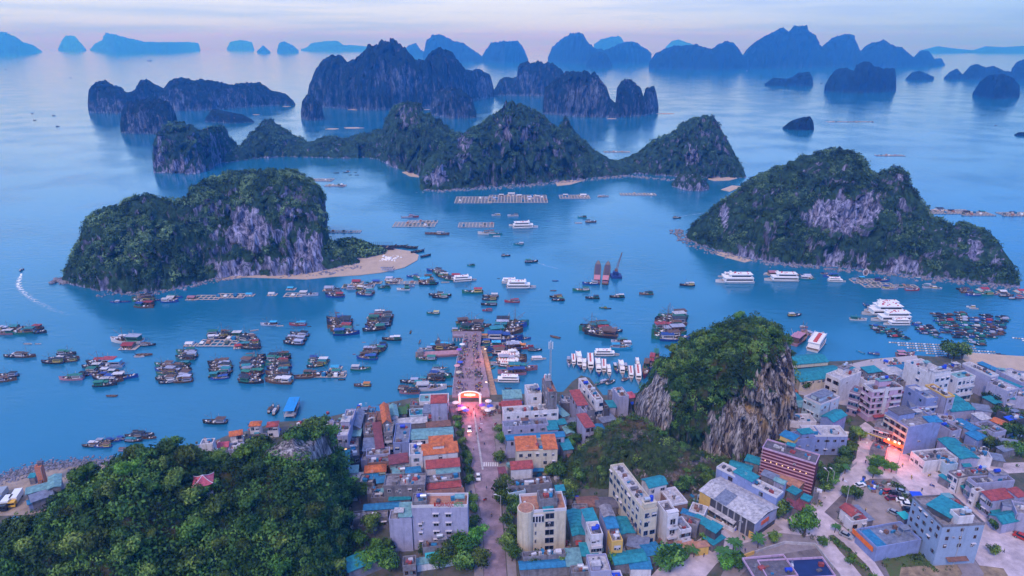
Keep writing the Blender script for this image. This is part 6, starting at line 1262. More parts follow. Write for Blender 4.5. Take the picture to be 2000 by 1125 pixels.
fleet('in the pair of white ships, centre', 's 1018 562 58 0 w w;s 1000 553 40 0 w w', 'boats in the middle of the bay')
fleet('by the red roofed raft on the spit', 's 908 549 46 10 w w;h 892 541 24 0 w r;S 850 530 878 547 7 28 f 170;d 870 552 16 0 w', 'boats off the sand spit')
fleet('left of the green boat', 'f 852 577 30 180 k k;f 860 582 32 180 k g;f 868 578 28 0 k w;f 923 572 42 180 g r', 'boats off the sand spit')
fleet('in the floating village off the spit', 'h 645 566 26 0 n l;S 650 570 655 580 4 34 f;h 698 553 24 0 k r;f 690 565 26 0 l l;S 712 563 714 577 5 34 f;f 722 554 18 0 k t;h 736 552 20 0 b b;f 750 563 26 180 t k;h 762 546 20 0 b l;f 765 553 24 0 n w;h 780 547 14 0 l n;f 788 566 26 180 w g;f 800 560 20 0 l k;S 828 545 834 556 3 34 f;h 832 549 28 0 k c;f 806 541 24 180 b b;f 845 554 24 0 b n', 'floating village off the spit')
fleet('along the foot of the left island', 'f 225 591 20 180 b l;d 245 590 22 0 b;S 278 583 282 600 6 40 f;f 305 587 22 0 b n;h 336 584 22 0 c w;f 332 590 34 0 b w;h 376 584 22 0 w p;h 488 577 18 0 w c;h 532 576 18 0 w w;h 569 565 18 0 w c;f 603 577 38 0 l w;f 342 582 30 0 b t;d 432 574 12 0 l', 'boats below the left island')
fleet('among the rafts beyond the spit', 'f 808 424 20 0 r p;d 795 425 22 0 l;f 865 458 26 0 n l;d 845 457 30 180 n;f 950 457 34 180 w n;f 968 458 26 0 t t;d 970 462 14 0 w;s 1026 445 50 5 w l;f 1005 441 22 180 w w;f 969 421 18 180 l l;f 1002 422 22 180 l k;f 1137 425 18 180 t t;f 1154 434 22 0 n k;d 1130 436 14 0 w;d 1070 432 6 0 b;f 1322 426 16 0 k k', 'boats beyond the spit')
fleet('off the back of the left island', 'd 657 338 10 0 k;d 676 337 10 0 k;h 680 335 7 0 k k;d 694 337 6 0 k;d 684 342 6 0 k;d 697 342 8 0 k;h 667 364 9 0 k k', 'small boats behind the left island')
fleet('in the white group below the right island', 's 1434 551 74 180 w w;s 1420 541 36 180 w w;s 1525 548 66 178 w w;f 1498 537 14 0 w w;h 1510 536 26 0 w p', 'ships below the right island')
fleet('in the line under the right island', 'f 1578 546 32 -8 t w;h 1577 541 20 0 t l;f 1560 538 12 0 b b;s 1634 550 36 -8 w w;f 1622 541 30 180 b b;f 1610 535 14 0 p b;f 1676 546 26 180 l c;f 1722 549 30 0 b b;f 1738 565 32 0 l b;f 1755 560 18 180 l t;f 1782 567 28 0 r n;d 1691 533 10 60 w;d 1732 533 5 0 w;d 1793 542 10 -15 w;f 1815 562 26 0 w t;f 1830 564 20 0 l w;h 1812 558 16 0 t l', 'boats below the right island')
fleet('at the far right under the cliff', 'S 1880 566 1886 572 3 26 f;h 1886 566 16 0 l p;f 1900 577 30 180 b g;h 1922 568 24 0 w r;f 1924 576 30 180 g g;f 1940 575 20 0 p l;h 1958 572 20 0 k w;f 1966 579 28 0 k k;f 1978 584 16 0 k l;h 1994 571 22 0 r r;f 1996 582 24 0 r r', 'boats at the right edge')
fleet('in the white cluster at the right', 's 1724 602 62 180 w w;s 1720 608 66 180 w w;s 1722 614 80 180 w w;s 1738 626 76 180 w w;s 1750 634 50 180 w w;f 1690 598 14 90 b b;f 1764 614 22 0 k b;f 1676 625 34 -8 w t', 'white ships at the right')
fleet('in open water right of the crag', 'f 1552 617 26 10 k w;f 1896 600 18 170 w w;d 1902 603 18 170 w;d 1680 688 18 120 c;f 1706 692 24 160 b b;f 1768 693 36 0 p p;f 1768 698 34 0 p p;f 1784 688 12 0 c b', 'boats at the right quay')
fleet('behind the crag', 'f 1575 651 26 120 p l;f 1585 656 26 130 p w;f 1562 664 34 50 p p;t 1597 671 38 55 w;f 1570 640 16 0 p w', 'boats behind the crag')
def pack(desc, group, rows):
    for (u0, v0, u1, v1, n, Lp) in rows: pass
    it = ';'.join('S %g %g %g %g %d %g m 170' % r for r in rows); fleet(desc, it, group)
pack('in the slanted pack below the white ships', 'small boats packed at the right', [(1706,637,1720,650,5,22),(1722,640,1745,658,5,22),(1745,644,1768,662,5,22)])
pack('in the middle small pack', 'small boats packed at the right', [(1790,632,1805,652,6,22),(1812,638,1830,660,6,22)])
pack('in the left rows of the dense pack', 'small boats packed at the right', [(1828,614,1850,650,9,24),(1848,616,1872,660,9,25)])
pack('in the middle rows of the dense pack', 'small boats packed at the right', [(1876,612,1895,670,13,26)])
pack('in the right rows of the dense pack', 'small boats packed at the right', [(1902,622,1916,674,11,26)])
pack('in the outer rows of the dense pack', 'small boats packed at the right', [(1925,617,1938,660,10,26),(1958,620,1950,654,9,26)])
fleet('left of the crag among the trawlers', 'S 1160 640 1172 656 5 62 f 176;f 1188 644 36 0 l t;f 1200 648 32 0 k b;f 1168 646 30 0 b b;f 1210 668 34 180 l t;f 1216 674 36 180 w w;f 1214 680 44 0 c c', 'trawlers left of the crag')
fleet('in the tall trawler stack by the crag', 'S 1312 620 1302 660 10 60 f 176;f 1318 664 60 0 b b', 'trawlers left of the crag')
fleet('beside the marina row', 's 1185 694 50 0 w w')
for i, (u, v, L_, k, h_) in enumerate([(1111,710,16,'f','l'),(1120,708,22,'t','w'),(1131,709,30,'t','b'),(1141,717,22,'t','w'),(1153,714,32,'t','w'),(1168,722,30,'t','b'),(1179,721,26,'t','w'),(1189,728,22,'t','w'),(1203,723,18,'f','b'),(1214,724,28,'t','w'),(1223,722,16,'f','t'),(1232,734,26,'t','w'),(1245,712,18,'t','w'),(1246,736,32,'t','w'),(1261,726,30,'f','r'),(1272,714,28,'f','b'),(1280,704,26,'f','r'),(1182,746,20,'f','b'),(1193,748,20,'f','t'),(1222,742,16,'f','b'),(1170,750,16,'f','t')]):
    hd = 268+rk_.uniform(-5, 5) if i < 14 else (255 if i < 17 else 40)
    o = place(k, u, v, L_, hd, h_, None, 'boats moored in the marina row'); del o['_hc'], o['_tc']
    o['label'] = (CN[h_]+(' fishing boat' if k == 'f' else ' trimmed tour boat'))+', number %s from the left in the marina row' % ('one two three four five six seven eight nine ten eleven twelve thirteen fourteen fifteen sixteen seventeen eighteen nineteen twenty twenty-one'.split()[i])
fleet('at the bottom left near the hill', 'f 175 872 30 180 k n;f 190 869 34 0 k w;f 205 864 34 0 k l;f 200 873 36 180 b n;f 222 862 30 0 b b;f 242 858 28 0 b b;f 262 853 36 180 k k;f 262 862 34 0 k t;f 285 850 34 0 k k;f 292 856 28 0 n k;f 272 846 26 0 n k;f 245 880 26 0 p n;d 262 878 16 0 c', 'boats near the left shore')
fleet('alone off the left hill', 'f 420 826 48 180 k n')
fleet('beside the blue landing shed', 'f 530 800 20 90 k n;f 540 803 22 90 k w;f 577 803 26 100 n n', 'boats at the blue landing shed')
fleet('far out on the left water', 'f 63 222 5 0 k k;f 68 235 6 0 k k;f 105 226 6 0 k k;f 113 247 7 0 k k;f 12 136 5 0 k k;f 138 152 4 0 k k;f 292 119 10 0 k k', 'distant boats')
fleet('far out on the right water', 'f 1460 139 6 0 k k;f 1605 163 6 0 k k;f 1945 245 5 0 k k;f 1550 368 6 0 k k', 'distant boats')
fleet('at the right edge by the floats', 'd 1940 693 12 0 k;d 1950 691 10 0 k;d 1610 673 8 0 k')
# the two sand ships, the crane barge
fleet('beside the crane barge', 'c 1167 533 44 82 n n;c 1185 534 44 80 n n', 'sand ships')
def thing(name, label, cat, u, v, rz=0, group=None, z=0.0):
    o = empty(name, G(u, v, z), rz); return tag(o, label, cat, group)
t = thing('crane_barge', 'blue crane barge with a tall lattice jib beside the sand ships', 'crane barge', 1203, 541); t.scale = (.62, .62, .66)
m1 = MB(); m1.box(-6, 6, -6, 6, -.4, 2.4, M('barge_blue', (.02,.05,.20), .6, .3, .8), tx=.3); m1.obj('barge_hull', t)
m1 = MB(); m1.box(-3.4, 2.2, -3.2, 2.6, 2.4, 6.2, M('barge_blue')); [m1.box(x, x+1, -3.26, -3.1, 3.6, 4.6, GLASS) for x in (-2.8, -1, .8)]; m1.box(-1.5, 1.5, -1.2, 2, 6.2, 8.6, RUST); m1.obj('crane_cabin', t)
m1 = MB(); a = Vector((.3, .5, 8)); b = Vector((5.6, 2, 26))
for dx, dy in ((-.6,-.6),(.6,-.6),(.6,.6),(-.6,.6)): m1.tube(a+Vector((dx*1.6, dy*1.6, 0)), b+Vector((dx*.4, dy*.4, 0)), .16, RUST, 4)
for i in range(10):
    p = a.lerp(b, i/10); q = a.lerp(b, (i+1)/10); k = 1.0-.07*i; m1.tube(p+Vector((-.8*k, -.8*k, 0)), q+Vector((.8*k, -.8*k, 0)), .09, RUST, 4); m1.tube(p+Vector((.8*k, .8*k, 0)), q+Vector((-.8*k, .8*k, 0)), .09, RUST, 4)
m1.tube((5.6, 2, 26), (5.6, 2, 14), .07, DARKM, 4); m1.tube((-2.5, 0, 9), (5.6, 2, 26), .07, DARKM, 4); m1.obj('jib', t)
# pink barge left of the pier
t = thing('barge', 'long pinkish flat barge moored left of the pier', 'barge', 862, 694, math.radians(7))
PB = M('pink_barge', (.42,.22,.25), .8, .3, .6)
m1 = hull_mesh(26, 6.0, 1.6, .3, .95, bowfull=1.0); 
for i, mt in enumerate(m1.mats): m1.mats[i] = PB if mt is OC else mt
m1.obj('barge_hull', t); m1 = MB(); m1.box(-9, 9, -2.3, 2.3, .9, 1.5, PB); m1.box(-12, -9, -2, 2, 1.2, 3.2, W_GREY); m1.obj('cargo_deck', t)
# rafts of fish cages
_rp = {}
def cage_raft(u, v, wpx, dpx, label, rz=0.0, group='cage rafts'):
    p = G(u, v); k = ppm(p); W_ = wpx/k; q = G(u, v-dpx/2); D_ = max(3.2, 2*(q.y-p.y)); nx = max(1, min(18, int(round(W_/3.2)))); ny = max(1, min(6, int(round(D_/3.2)))); key = (nx, ny)
    if key not in _rp: _rp[key] = raft(len(_rp), nx, ny)
    o = empty('cage_raft', p, rz); tag(o, label, 'raft', group); o.scale = (W_/(nx*3.2), D_/(ny*3.2), 1)
    for pn, me in _rp[key].items():
        c = link(bpy.data.objects.new(pn, me), o)
        if pn == 'raft_gear': c['kind'] = 'stuff'
    return o
cage_raft(445, 671, 110, 12, 'long bamboo cage raft in the left of the bay'); cage_raft(470, 664, 60, 6, 'short cage raft joined to the long bamboo one')
cage_raft(810, 439, 80, 9, 'pale cage raft with double rows beyond the sand spit'); cage_raft(825, 434, 58, 5, 'pinkish top strip of cages beyond the sand spit'); cage_raft(930, 440, 68, 9, 'tidy flat cage raft left of the large white houseboat')
cage_raft(672, 453, 64, 4, 'long thin pinkish raft touching the left island'); cage_raft(925, 391, 70, 12, 'left open cages of the big fish farm'); cage_raft(985, 389, 60, 14, 'middle of the big fish farm with huts'); cage_raft(1040, 389, 56, 14, 'right end of the big fish farm')
cage_raft(1122, 385, 58, 7, 'cage raft right of the big fish farm'); cage_raft(1246, 380, 68, 4, 'long pale log raft off the small beach'); cage_raft(1738, 304, 54, 2, 'thin pale raft in open water at right'); cage_raft(655, 363, 40, 3, 'thin raft behind the left island')
cage_raft(625, 352, 50, 5, 'dark raft behind the left island cliff'); cage_raft(405, 582, 50, 8, 'cage raft with pale rims below the left island'); cage_raft(442, 579, 30, 8, 'dark square cages below the left island'); cage_raft(466, 579, 24, 8, 'square cages beside the blue hut'); cage_raft(574, 577, 34, 7, 'small cages beside the grey launch')
cage_raft(1690, 550, 52, 8, 'cage raft at the left of the right island line'); cage_raft(1715, 558, 60, 8, 'lavender net raft under the right island'); cage_raft(1770, 560, 40, 5, 'narrow cage raft under the right island')
cage_raft(1850, 414, 90, 8, 'dark cage raft behind the right island'); cage_raft(1905, 418, 60, 7, 'second dark cage raft behind the right island'); cage_raft(1985, 419, 60, 7, 'dark cage raft cut by the right edge'); cage_raft(1205, 297, 50, 2, 'distant thin raft in the gap of the long island')
cage_raft(645, 735, 60, 5, 'plank raft tied to the green hulled boat'); cage_raft(700, 578-18, 60, 7, 'planked walkway raft of the floating village'); cage_raft(800, 553, 80, 5, 'long walkway raft of the floating village'); cage_raft(1660, 238, 90, 1.2, 'distant thin raft right of the lone islet')
fleet('on the big fish farm', 'h 980 383 14 0 w w;h 1000 382 20 0 w w;h 1015 384 14 0 l w;h 1035 387 14 0 l l;h 1050 386 14 0 l w;h 968 389 12 0 l l;h 950 388 10 0 l l;h 1105 383 14 0 l w;h 1140 384 18 0 w w;h 1172 384 10 0 w l;f 1182 384 14 0 l l', 'huts on the fish farm')
fleet('on the dark rafts behind the right island', 'h 1835 411 20 0 k k;h 1858 413 14 0 k k;h 1888 416 16 0 l k;h 1918 415 14 0 k t;h 1978 417 14 0 w k', 'huts behind the right island')
for i, (u, v, w_) in enumerate([(700,214,40),(735,209,26),(690,250,40),(650,252,30),(768,214,14),(985,186,14),(1000,186,14),(860,202,18),(500,224,14),(560,208,18),(835,214,14),(1195,232,20),(1300,222,34),(1455,132,14),(620,206,24)]):
    p = G(u, v); k = ppm(p); o = empty('sand_bar', (p.x, p.y, .05)); mbx = MB(); n = 14; W_ = w_/k; D_ = W_*.5
    mbx.prism([(W_/2*math.cos(6.283*q/n)*(.8+.3*math.sin(q*2.1+i)), D_/2*math.sin(6.283*q/n)) for q in range(n)], 0, .5, SAND); bpy.data.objects.remove(o)
    o = mbx.obj('beach'); o.location = (p.x, p.y, .05); tag(o, 'small pale beach or raft far off among the islands', kind='structure')
# white float lines at the right
def floats(px, rows, n, label):
    a, b = G(*px[0]), G(*px[1]); mbx = MB(); 
    for r_ in range(rows):
        n2 = n-r_ % 2*3
        for i in range(n2):
            t = (i+.5)/n; p = a.lerp(b, t); y = p.y-r_*3.4; x = p.x+r_*3.0
            mbx.box(x-.6, x+.6, y-.3, y+.3, -.2, .4, BAMB if i % 3 else WHITEM, rz=.1, c=(x, y), tx=.15, ty=.1)
        mbx.box(a.x+r_*3, b.x+r_*3, min(a.y, b.y)-r_*3.4-.1, min(a.y, b.y)-r_*3.4+.1, .05, .12, DARKM) if abs(a.y-b.y) < 2 else mbx.tube((a.x+r_*3, a.y-r_*3.4, .1), (b.x+r_*3, b.y-r_*3.4, .1), .12, DARKM, 4)
    o = mbx.obj('float_lines'); return tag(o, label, 'floats', kind='stuff')
floats(((1735,669),(1905,677)), 6, 30, 'rows of white floats strung in the water at the right')
floats(((1976,660),(2060,668)), 6, 14, 'rows of pale floats at the right edge')
# landing shed by the left crag
t = thing('landing_shed', 'narrow landing shed with a bright blue roof over the water', 'shed', 565, 818, math.radians(95)); t.scale = (.72, .72, .9); LS = M('bright_blue_sheet', (.02,.26,.60), .5, .15, .6)
m1 = MB(); m1.box(0, 17, -3.2, 3.2, 4.0, 4.2, LS); m1.obj('roof', t); m1 = MB(); [m1.tube((x, y, -2), (x, y, 4.0), .15, CONC, 6) for x in (.5, 4.5, 8.5, 12.5, 16.5) for y in (-2.8, 2.8)]; m1.box(0, 17, -3, 3, 1.2, 1.45, CONC); m1.obj('piles', t)
# ------------------------------------------------------------- pier, gate, street things
def W(px, z): return [tuple(G(u, v, z))[:2] for u, v in px]
DECK = M('pier_concrete', (.27,.19,.225), .85, .35, .5)
t = empty('pier', G(920, 772, 0)); tag(t, 'long concrete pier crowded with people and scooters', 'pier')
def rel(px, z, o): return [(x-o.location.x, y-o.location.y) for x, y in W(px, z)]
m1 = MB(); m1.prism(rel([(883,775),(887,735),(893,700),(903,674),(906,657),(884,657),(884,647),(940,647),(940,660),(938,674),(944,700),(951,735),(957,775)], 3.0, t)[::-1], 2.2, 3.0, DECK); m1.obj('deck', t)
m1 = MB(); m1.prism(rel([(938.5,676),(947,676),(954,700),(962,735),(972,775),(957.5,775),(951.5,735),(944.5,700)], 1.2, t)[::-1], .2, 1.2, M('ramp_sand', (.38,.24,.16), .9, .45, .6)); m1.obj('side_ramp', t)
m1 = MB()
for px in [(885,648),(885,656),(892,656),(898,656),(904,660),(902,676),(896,696),(891,715),(888,732),(886,750),(884,770),(938,650),(925,648),(910,648)]:
    p = G(*px, 3); m1.tube((p.x-t.location.x, p.y-t.location.y, -3), (p.x-t.location.x, p.y-t.location.y, 2.3), .4, CONC, 7)
m1.obj('piles', t)
m1 = MB(); pl = [G(u, v, 3) for u, v in [(884,647),(884,657),(906,657),(903,674),(893,700),(887,735),(883,772)]]
for a, b in zip(pl, pl[1:]):
    n = max(1, int((b-a).length/4))
    for i in range(n+1): p = a.lerp(b, i/n)-t.location; m1.tube((p.x, p.y, 3), (p.x, p.y, 4.0), .07, FRAME, 4)
    for h_ in (3.6, 4.0): m1.tube(Vector((a.x, a.y, h_))-Vector((t.location.x, t.location.y, 0)), Vector((b.x, b.y, h_))-Vector((t.location.x, t.location.y, 0)), .04, FRAME, 4)
m1.obj('railing', t)
# the gate
gx = (G(898, 790, ZG).x, G(938, 790, ZG).x); gy = G(918, 790, ZG).y
t = empty('pier_gate', ((gx[0]+gx[1])/2, gy, ZG)); tag(t, 'arched white gate glowing red and white at the pier entrance', 'gate'); hw = (gx[1]-gx[0])/2
GLOW = M('lit_gate', (.9,.8,.75), .4, .1, 1, emit=(1.0,.72,.66), es=.18); GRED = M('lit_red_panel', (.8,.12,.06), .4, .1, 1, emit=(1.0,.10,.04), es=.5)
for s_ in (-1, 1):
    m1 = MB(); m1.box(s_*hw-.42, s_*hw+.42, -.42, .42, 0, 4.6, GLOW); m1.box(s_*hw-.6, s_*hw+.6, -.6, .6, 4.6, 4.95, WHITEM); m1.box(s_*hw-.3, s_*hw+.3, -.3, .3, 4.95, 5.9, WHITEM, tx=.2, ty=.2); m1.obj('pillar', t)
def arch(r0, r1, z0_, y0, y1, mat, n=18):
    m1 = MB(); V = []
    for i in range(n+1):
        a = math.pi*i/n
        for r in (r0, r1):
            for y in (y0, y1): V.append((-math.cos(a)*hw*r, y, z0_+math.sin(a)*1.9*r))
    Fs = []
    for i in range(n):
        b = 4*i; Fs += [(b, b+4, b+6, b+2), (b+1, b+3, b+7, b+5), (b+2, b+6, b+7, b+3), (b, b+1, b+5, b+4)]
    return m1.add(V, Fs, mat)
arch(.97, 1.06, 4.5, -.35, .35, GLOW).obj('arch', t)
m1 = MB(); n = 16; m1.add([(-math.cos(math.pi*i/n)*hw*.92, 0, 4.5+math.sin(math.pi*i/n)*1.7) for i in range(n+1)]+[(hw*.92, 0, 3.7), (-hw*.92, 0, 3.7)], [list(range(n+1))+[n+1, n+2]], GRED); o = m1.obj('red_panel', t)
sm_ = o.modifiers.new('thick', 'SOLIDIFY'); sm_.thickness = .15
m1 = MB(); m1.box(-hw*.55, hw*.55, -.25, -.10, 4.5, 5.3, GLOW); m1.obj('sign_board', t)
def lamp_light(name, loc, col, en, parent=None, r=.4):
    ld = bpy.data.lights.new(name, 'POINT'); ld.color = col; ld.energy = en; ld.shadow_soft_size = r; o = bpy.data.objects.new(name, ld); link(o, parent); o.location = loc; return o
lamp_light('gate_light', (0, -1.6, 4.0), (1.0,.12,.07), 1500, t); lamp_light('gate_light', (0, -8, 4.5), (1.0,.14,.12), 1000, t, .8)
HEAD = M('lamp_head', (.9,.7,.5), .4, .1, 1, emit=(1.0,.62,.32), es=1.2)
def street_lamp(u, v, h, label, lit=False, rz=0, z=ZG, col=(1,.45,.18), en=600):
    t = empty('street_lamp', G(u, v, z), rz); tag(t, label, 'street lamp', 'street lamps')
    m1 = MB(); m1.tube((0,0,0), (0,0,h), .14, CONC, 7, .08); m1.tube((0,0,0), (0,0,.6), .25, CONC, 7, .2); m1.obj('pole', t)
    m1 = MB(); m1.tube((0,0,h-.1), (1.6,0,h+.5), .06, CONC, 5); m1.obj('arm', t)
    m1 = MB(); m1.box(1.3, 2.3, -.22, .22, h+.42, h+.58, HEAD if lit else FRAME, tx=.1); m1.obj('lamp_head', t)
    if lit: lamp_light('lamp_light', (1.8, 0, h+.1), col, en, t)
    return t
street_lamp(941, 705, 6, 'lit orange lamp over the ramp on the pier', True, 0, 3.0, (1,.34,.10), 1300)
street_lamp(956, 770, 5, 'lit warm lamp at the right foot of the gate', True, 2.5, ZG, (1,.5,.25), 200)
street_lamp(1750, 925, 9, 'tall lamp by the parking lot corner at the junction', False, 2.6); street_lamp(1728, 912, 8, 'lamp behind the trees of the junction corner', False, 1)
street_lamp(1651, 992, 9, 'lamp beside the red gabled white house', False, 2); street_lamp(1442, 1058, 11, 'tall pole beside the warehouse gate', False, 1)
street_lamp(1830, 922, 9, 'slanting pole at the end of the shop row', False, .5); street_lamp(1922, 912, 8, 'pole on the road at the far right', False, 3)
street_lamp(978, 1008, 8, 'pale lamp in the trees right of the pier street', False, 3.1); street_lamp(932, 860, 7, 'lamp on the median of the pier street', False, 0); street_lamp(1612, 960, 8, 'pole by the dark trees beside the red striped building', False, 2); street_lamp(1624, 955, 7, 'second pole by the dark trees beside the red striped building', False, 2)
# lit shop front at the junction
t = empty('lit_sign', G(1742, 880, ZG), math.radians(-48)); tag(t, 'glowing red and white shop sign on the corner house', 'sign')
m1 = MB(); m1.box(-3.4, 3.4, -.2, .2, 2.6, 3.7, M('red_neon', (.8,.1,.04), .4, .1, 1, emit=(1.0,.10,.02), es=.7)); m1.obj('sign_panel', t)
m1 = MB(); [m1.box(x, x+.8, -.45, -.25, 3.9, 4.7, M('white_neon', (.9,.8,.7), .4, .1, 1, emit=(1.0,.45,.25), es=.8)) for x in (-2.2, .1, 1.6)]; m1.obj('sign_lamps', t)
lamp_light('sign_light', (0, -2.2, 3.4), (1.0,.08,.02), 1100, t, .6); lamp_light('sign_light', (3, -9, 6.5), (1.0,.26,.16), 900, t, 1.0)
t = empty('sign_band', G(1712, 853, ZG+3.0), math.radians(-43)); tag(t, 'long yellow sign band over the shops by the junction', 'sign'); m1 = MB(); m1.box(-4, 3, -.15, .15, 0, .5, M('yellow_sign', (.30,.32,.04), .5, .1, 1)); m1.box(-4.1, 3.1, -.12, .12, .5, .58, FRAME); m1.obj('sign_panel', t)
# crossing, median
m1 = MB()
for i in range(8): p = G(941.5+i*4.3, 918, 0); m1.box(p.x-.26, p.x+.26, p.y-1.3, p.y+1.3, ZG+.016, ZG+.022, M('road_paint', (.62,.60,.62), .7, .25, 2))
tag(m1.obj('crosswalk'), 'white striped crossing on the pier street', kind='structure')
m1 = MB(); a = [G(u, v, ZG) for u, v in [(925,800),(930,835),(936,875),(943,918)]]
for p, q in zip(a, a[1:]): d = (q-p).normalized(); nrm_ = Vector((-d.y, d.x, 0))*.35; m1.prism([tuple((p-nrm_).xy), tuple((p+nrm_).xy), tuple((q+nrm_).xy), tuple((q-nrm_).xy)][::-1], ZG, ZG+.25, CONC)
tag(m1.obj('median'), 'low median kerb of the pier street', kind='structure')
# low walls
def lowwall(px, h, mat, label, w=.15):
    P = [G(u, v, ZG) for u, v in px]; m1 = MB()
    for p, q in zip(P, P[1:]): d = (q-p).normalized(); nn = Vector((-d.y, d.x, 0))*w; m1.prism([tuple((p-nn).xy), tuple((p+nn).xy), tuple((q+nn).xy), tuple((q-nn).xy)][::-1], ZG-.1, ZG+h, mat)
    return tag(m1.obj('low_wall'), label, 'wall')
lowwall([(1419,1102),(1472,1082)], 1.2, W_YELL, 'ochre wall along the street below the warehouse'); lowwall([(1474,1081),(1532,1062),(1592,1066),(1628,1112)], 1.0, CONC, 'grey wall round the forecourt of the dark roofed building')
lowwall([(1378,1012),(1432,1040),(1440,1030)], 1.4, W_WHITE, 'white yard wall in front of the warehouse'); lowwall([(1742,1032),(1700,1040),(1680,1036)], 1.0, W_GREY, 'dark wall at the near side of the parking lot')
lowwall([(1672,906),(1640,930),(1602,962)], 1.0, CONC, 'low wall between the dark trees and the street')
# foam behind the speed boat
fm = bpy.data.materials.new('foam'); fm.use_nodes = True; nn_ = fm.node_tree.nodes; ll = fm.node_tree.links; b_ = nn_['Principled BSDF']; b_.inputs['Base Color'].default_value = (.85,.88,.92,1); b_.inputs['Roughness'].default_value = .8
ge = nn_.new('ShaderNodeNewGeometry'); no_ = nn_.new('ShaderNodeTexNoise'); no_.inputs['Scale'].default_value = .5; no_.inputs['Detail'].default_value = 8; ll.new(ge.outputs['Position'], no_.inputs[0])
at_ = nn_.new('ShaderNodeAttribute'); at_.attribute_name = 'tint'; ml_ = nn_.new('ShaderNodeMath'); ml_.operation = 'MULTIPLY'; rg_ = nn_.new('ShaderNodeMapRange'); rg_.inputs[1].default_value = .42; rg_.inputs[2].default_value = .62
ll.new(no_.outputs[0], rg_.inputs[0]); ll.new(rg_.outputs[0], ml_.inputs[0]); ll.new(at_.outputs['Fac'], ml_.inputs[1]); ll.new(ml_.outputs[0], b_.inputs['Alpha'])
def foam(px, label, a0=1.0):
    V = []; Fc = []; T = []
    for i, (u, v, w) in enumerate(px):
        p = G(u, v, .05); n = max(.6, w/ppm(p)/2); V += [(p.x-n, p.y, .05), (p.x, p.y, .06), (p.x+n, p.y, .05)]; k = a0*(1-i/(len(px)-1)); T += [0, k, 0]
        if i: b = 3*i; Fc += [[b-3, b-2, b+1, b], [b-2, b-1, b+2, b+1]]
    me = mesh_np('wake', V, np.array(Fc), [fm]); a = me.attributes.new('tint', 'FLOAT', 'POINT'); a.data.foreach_set('value', np.array(T, dtype=np.float32)); tag(link(bpy.data.objects.new('wake', me)), label, kind='structure')
foam([(42,534,5),(36,548,14),(36,558,16),(42,568,18),(54,578,22),(72,590,26),(95,602,30),(125,616,34)], 'white foaming wake of the speed boat', 1.6)
foam([(1046,512,3),(1062,517,8),(1080,523,12),(1100,529,16)], 'faint wake in the middle of the bay', .6); foam([(1325,424,3),(1345,420,10),(1375,416,14),(1400,412,18)], 'faint wake beside the right island', .6)
foam([(955,632,2),(1010,636,5),(1070,633,6),(1130,622,6),(1190,607,7)], 'thin curving wake right of the pier head', .5); foam([(1240,650,2),(1300,645,5),(1380,650,8),(1440,662,10)], 'faint ripple line right of the trawlers', .45); foam([(0,712,3),(40,709,5),(80,704,7)], 'faint wake at the left edge', .5); foam([(1105,430,2),(1080,431,5),(1050,434,7)], 'short wake beyond the sand spit', .6); foam([(1640,560,2),(1560,556,5),(1480,560,8)], 'faint wake below the white ships', .4)
fleet('trailing a white wake at far left', 'f 43 528 10 95 k w')
# ------------------------------------------------------------- people
def skinmesh(verts, edges, rad, mat, name):
    me = bpy.data.meshes.new(name); me.from_pydata(verts, edges, []); ob = bpy.data.objects.new(name, me); sc.collection.objects.link(ob)
    mo = ob.modifiers.new('s', 'SKIN'); sv = me.skin_vertices[0].data
    for i, r in enumerate(rad): sv[i].radius = (r, r)
    sv[0].use_root = True; sb_ = ob.modifiers.new('d', 'SUBSURF'); sb_.levels = 1
    dg = bpy.context.evaluated_depsgraph_get(); m2 = bpy.data.meshes.new_from_object(ob.evaluated_get(dg)); bpy.data.objects.remove(ob); m2.name = name
    m2.materials.clear(); m2.materials.append(mat); return m2
SKINM = M('skin', (.45,.28,.20), .6, .1, 3); HAIRM = M('black_hair', (.02,.018,.02), .6, .1, 3); CLO = M('clothes', objcol=True, var=.2, scale=4, rough=.9)
def person_proto(st):
    hp = [(0,0,.95),(0,0,1.2),(0,0,1.42),(0,0,1.52),(0,.01,1.66), (.10,0,.92),(.11,st*.16,.5),(.11,st*.20,.07),(.11,st*.20-.14,.04), (-.10,0,.92),(-.11,-st*.16,.5),(-.11,-st*.20,.07),(-.11,-st*.20-.14,.04),
          (.20,0,1.40),(.26,-.02,1.12),(.26,-.12,.88),(.26,-.16,.80), (-.20,0,1.40),(-.26,.02,1.12),(-.26,-.10,.88),(-.26,-.14,.80)]
    e = [(0,1),(1,2),(2,3),(3,4),(0,5),(5,6),(6,7),(7,8),(0,9),(9,10),(10,11),(11,12),(2,13),(13,14),(14,15),(15,16),(2,17),(17,18),(18,19),(19,20)]
    r = [.13,.12,.13,.06,.105, .09,.06,.045,.04, .09,.06,.045,.04, .055,.045,.035,.04, .055,.045,.035,.04]
    body = skinmesh(hp, e, r, SKINM, 'person')
    sh = skinmesh([hp[i] for i in (0,1,2,13,14,17,18)], [(0,1),(1,2),(2,3),(3,4),(2,5),(5,6)], [.155,.15,.16,.08,.065,.08,.065], CLO, 'shirt')
    tr = skinmesh([hp[i] for i in (0,5,6,7,9,10,11)], [(0,1),(1,2),(2,3),(0,4),(4,5),(5,6)], [.15,.11,.085,.06,.11,.085,.06], CLO, 'trousers')
    hr = skinmesh([(0,.03,1.70),(0,.05,1.64)], [(0,1)], [.115,.10], HAIRM, 'hair'); return body, sh, tr, hr
PP = [person_proto(1), person_proto(.2), person_proto(-1)]
rp_ = random.Random(9); CLC = [('red',(.5,.05,.05)),('white',(.7,.7,.7)),('blue',(.05,.1,.4)),('dark',(.03,.03,.04)),('grey',(.25,.25,.28)),('yellow',(.6,.45,.08)),('green',(.05,.22,.12))]
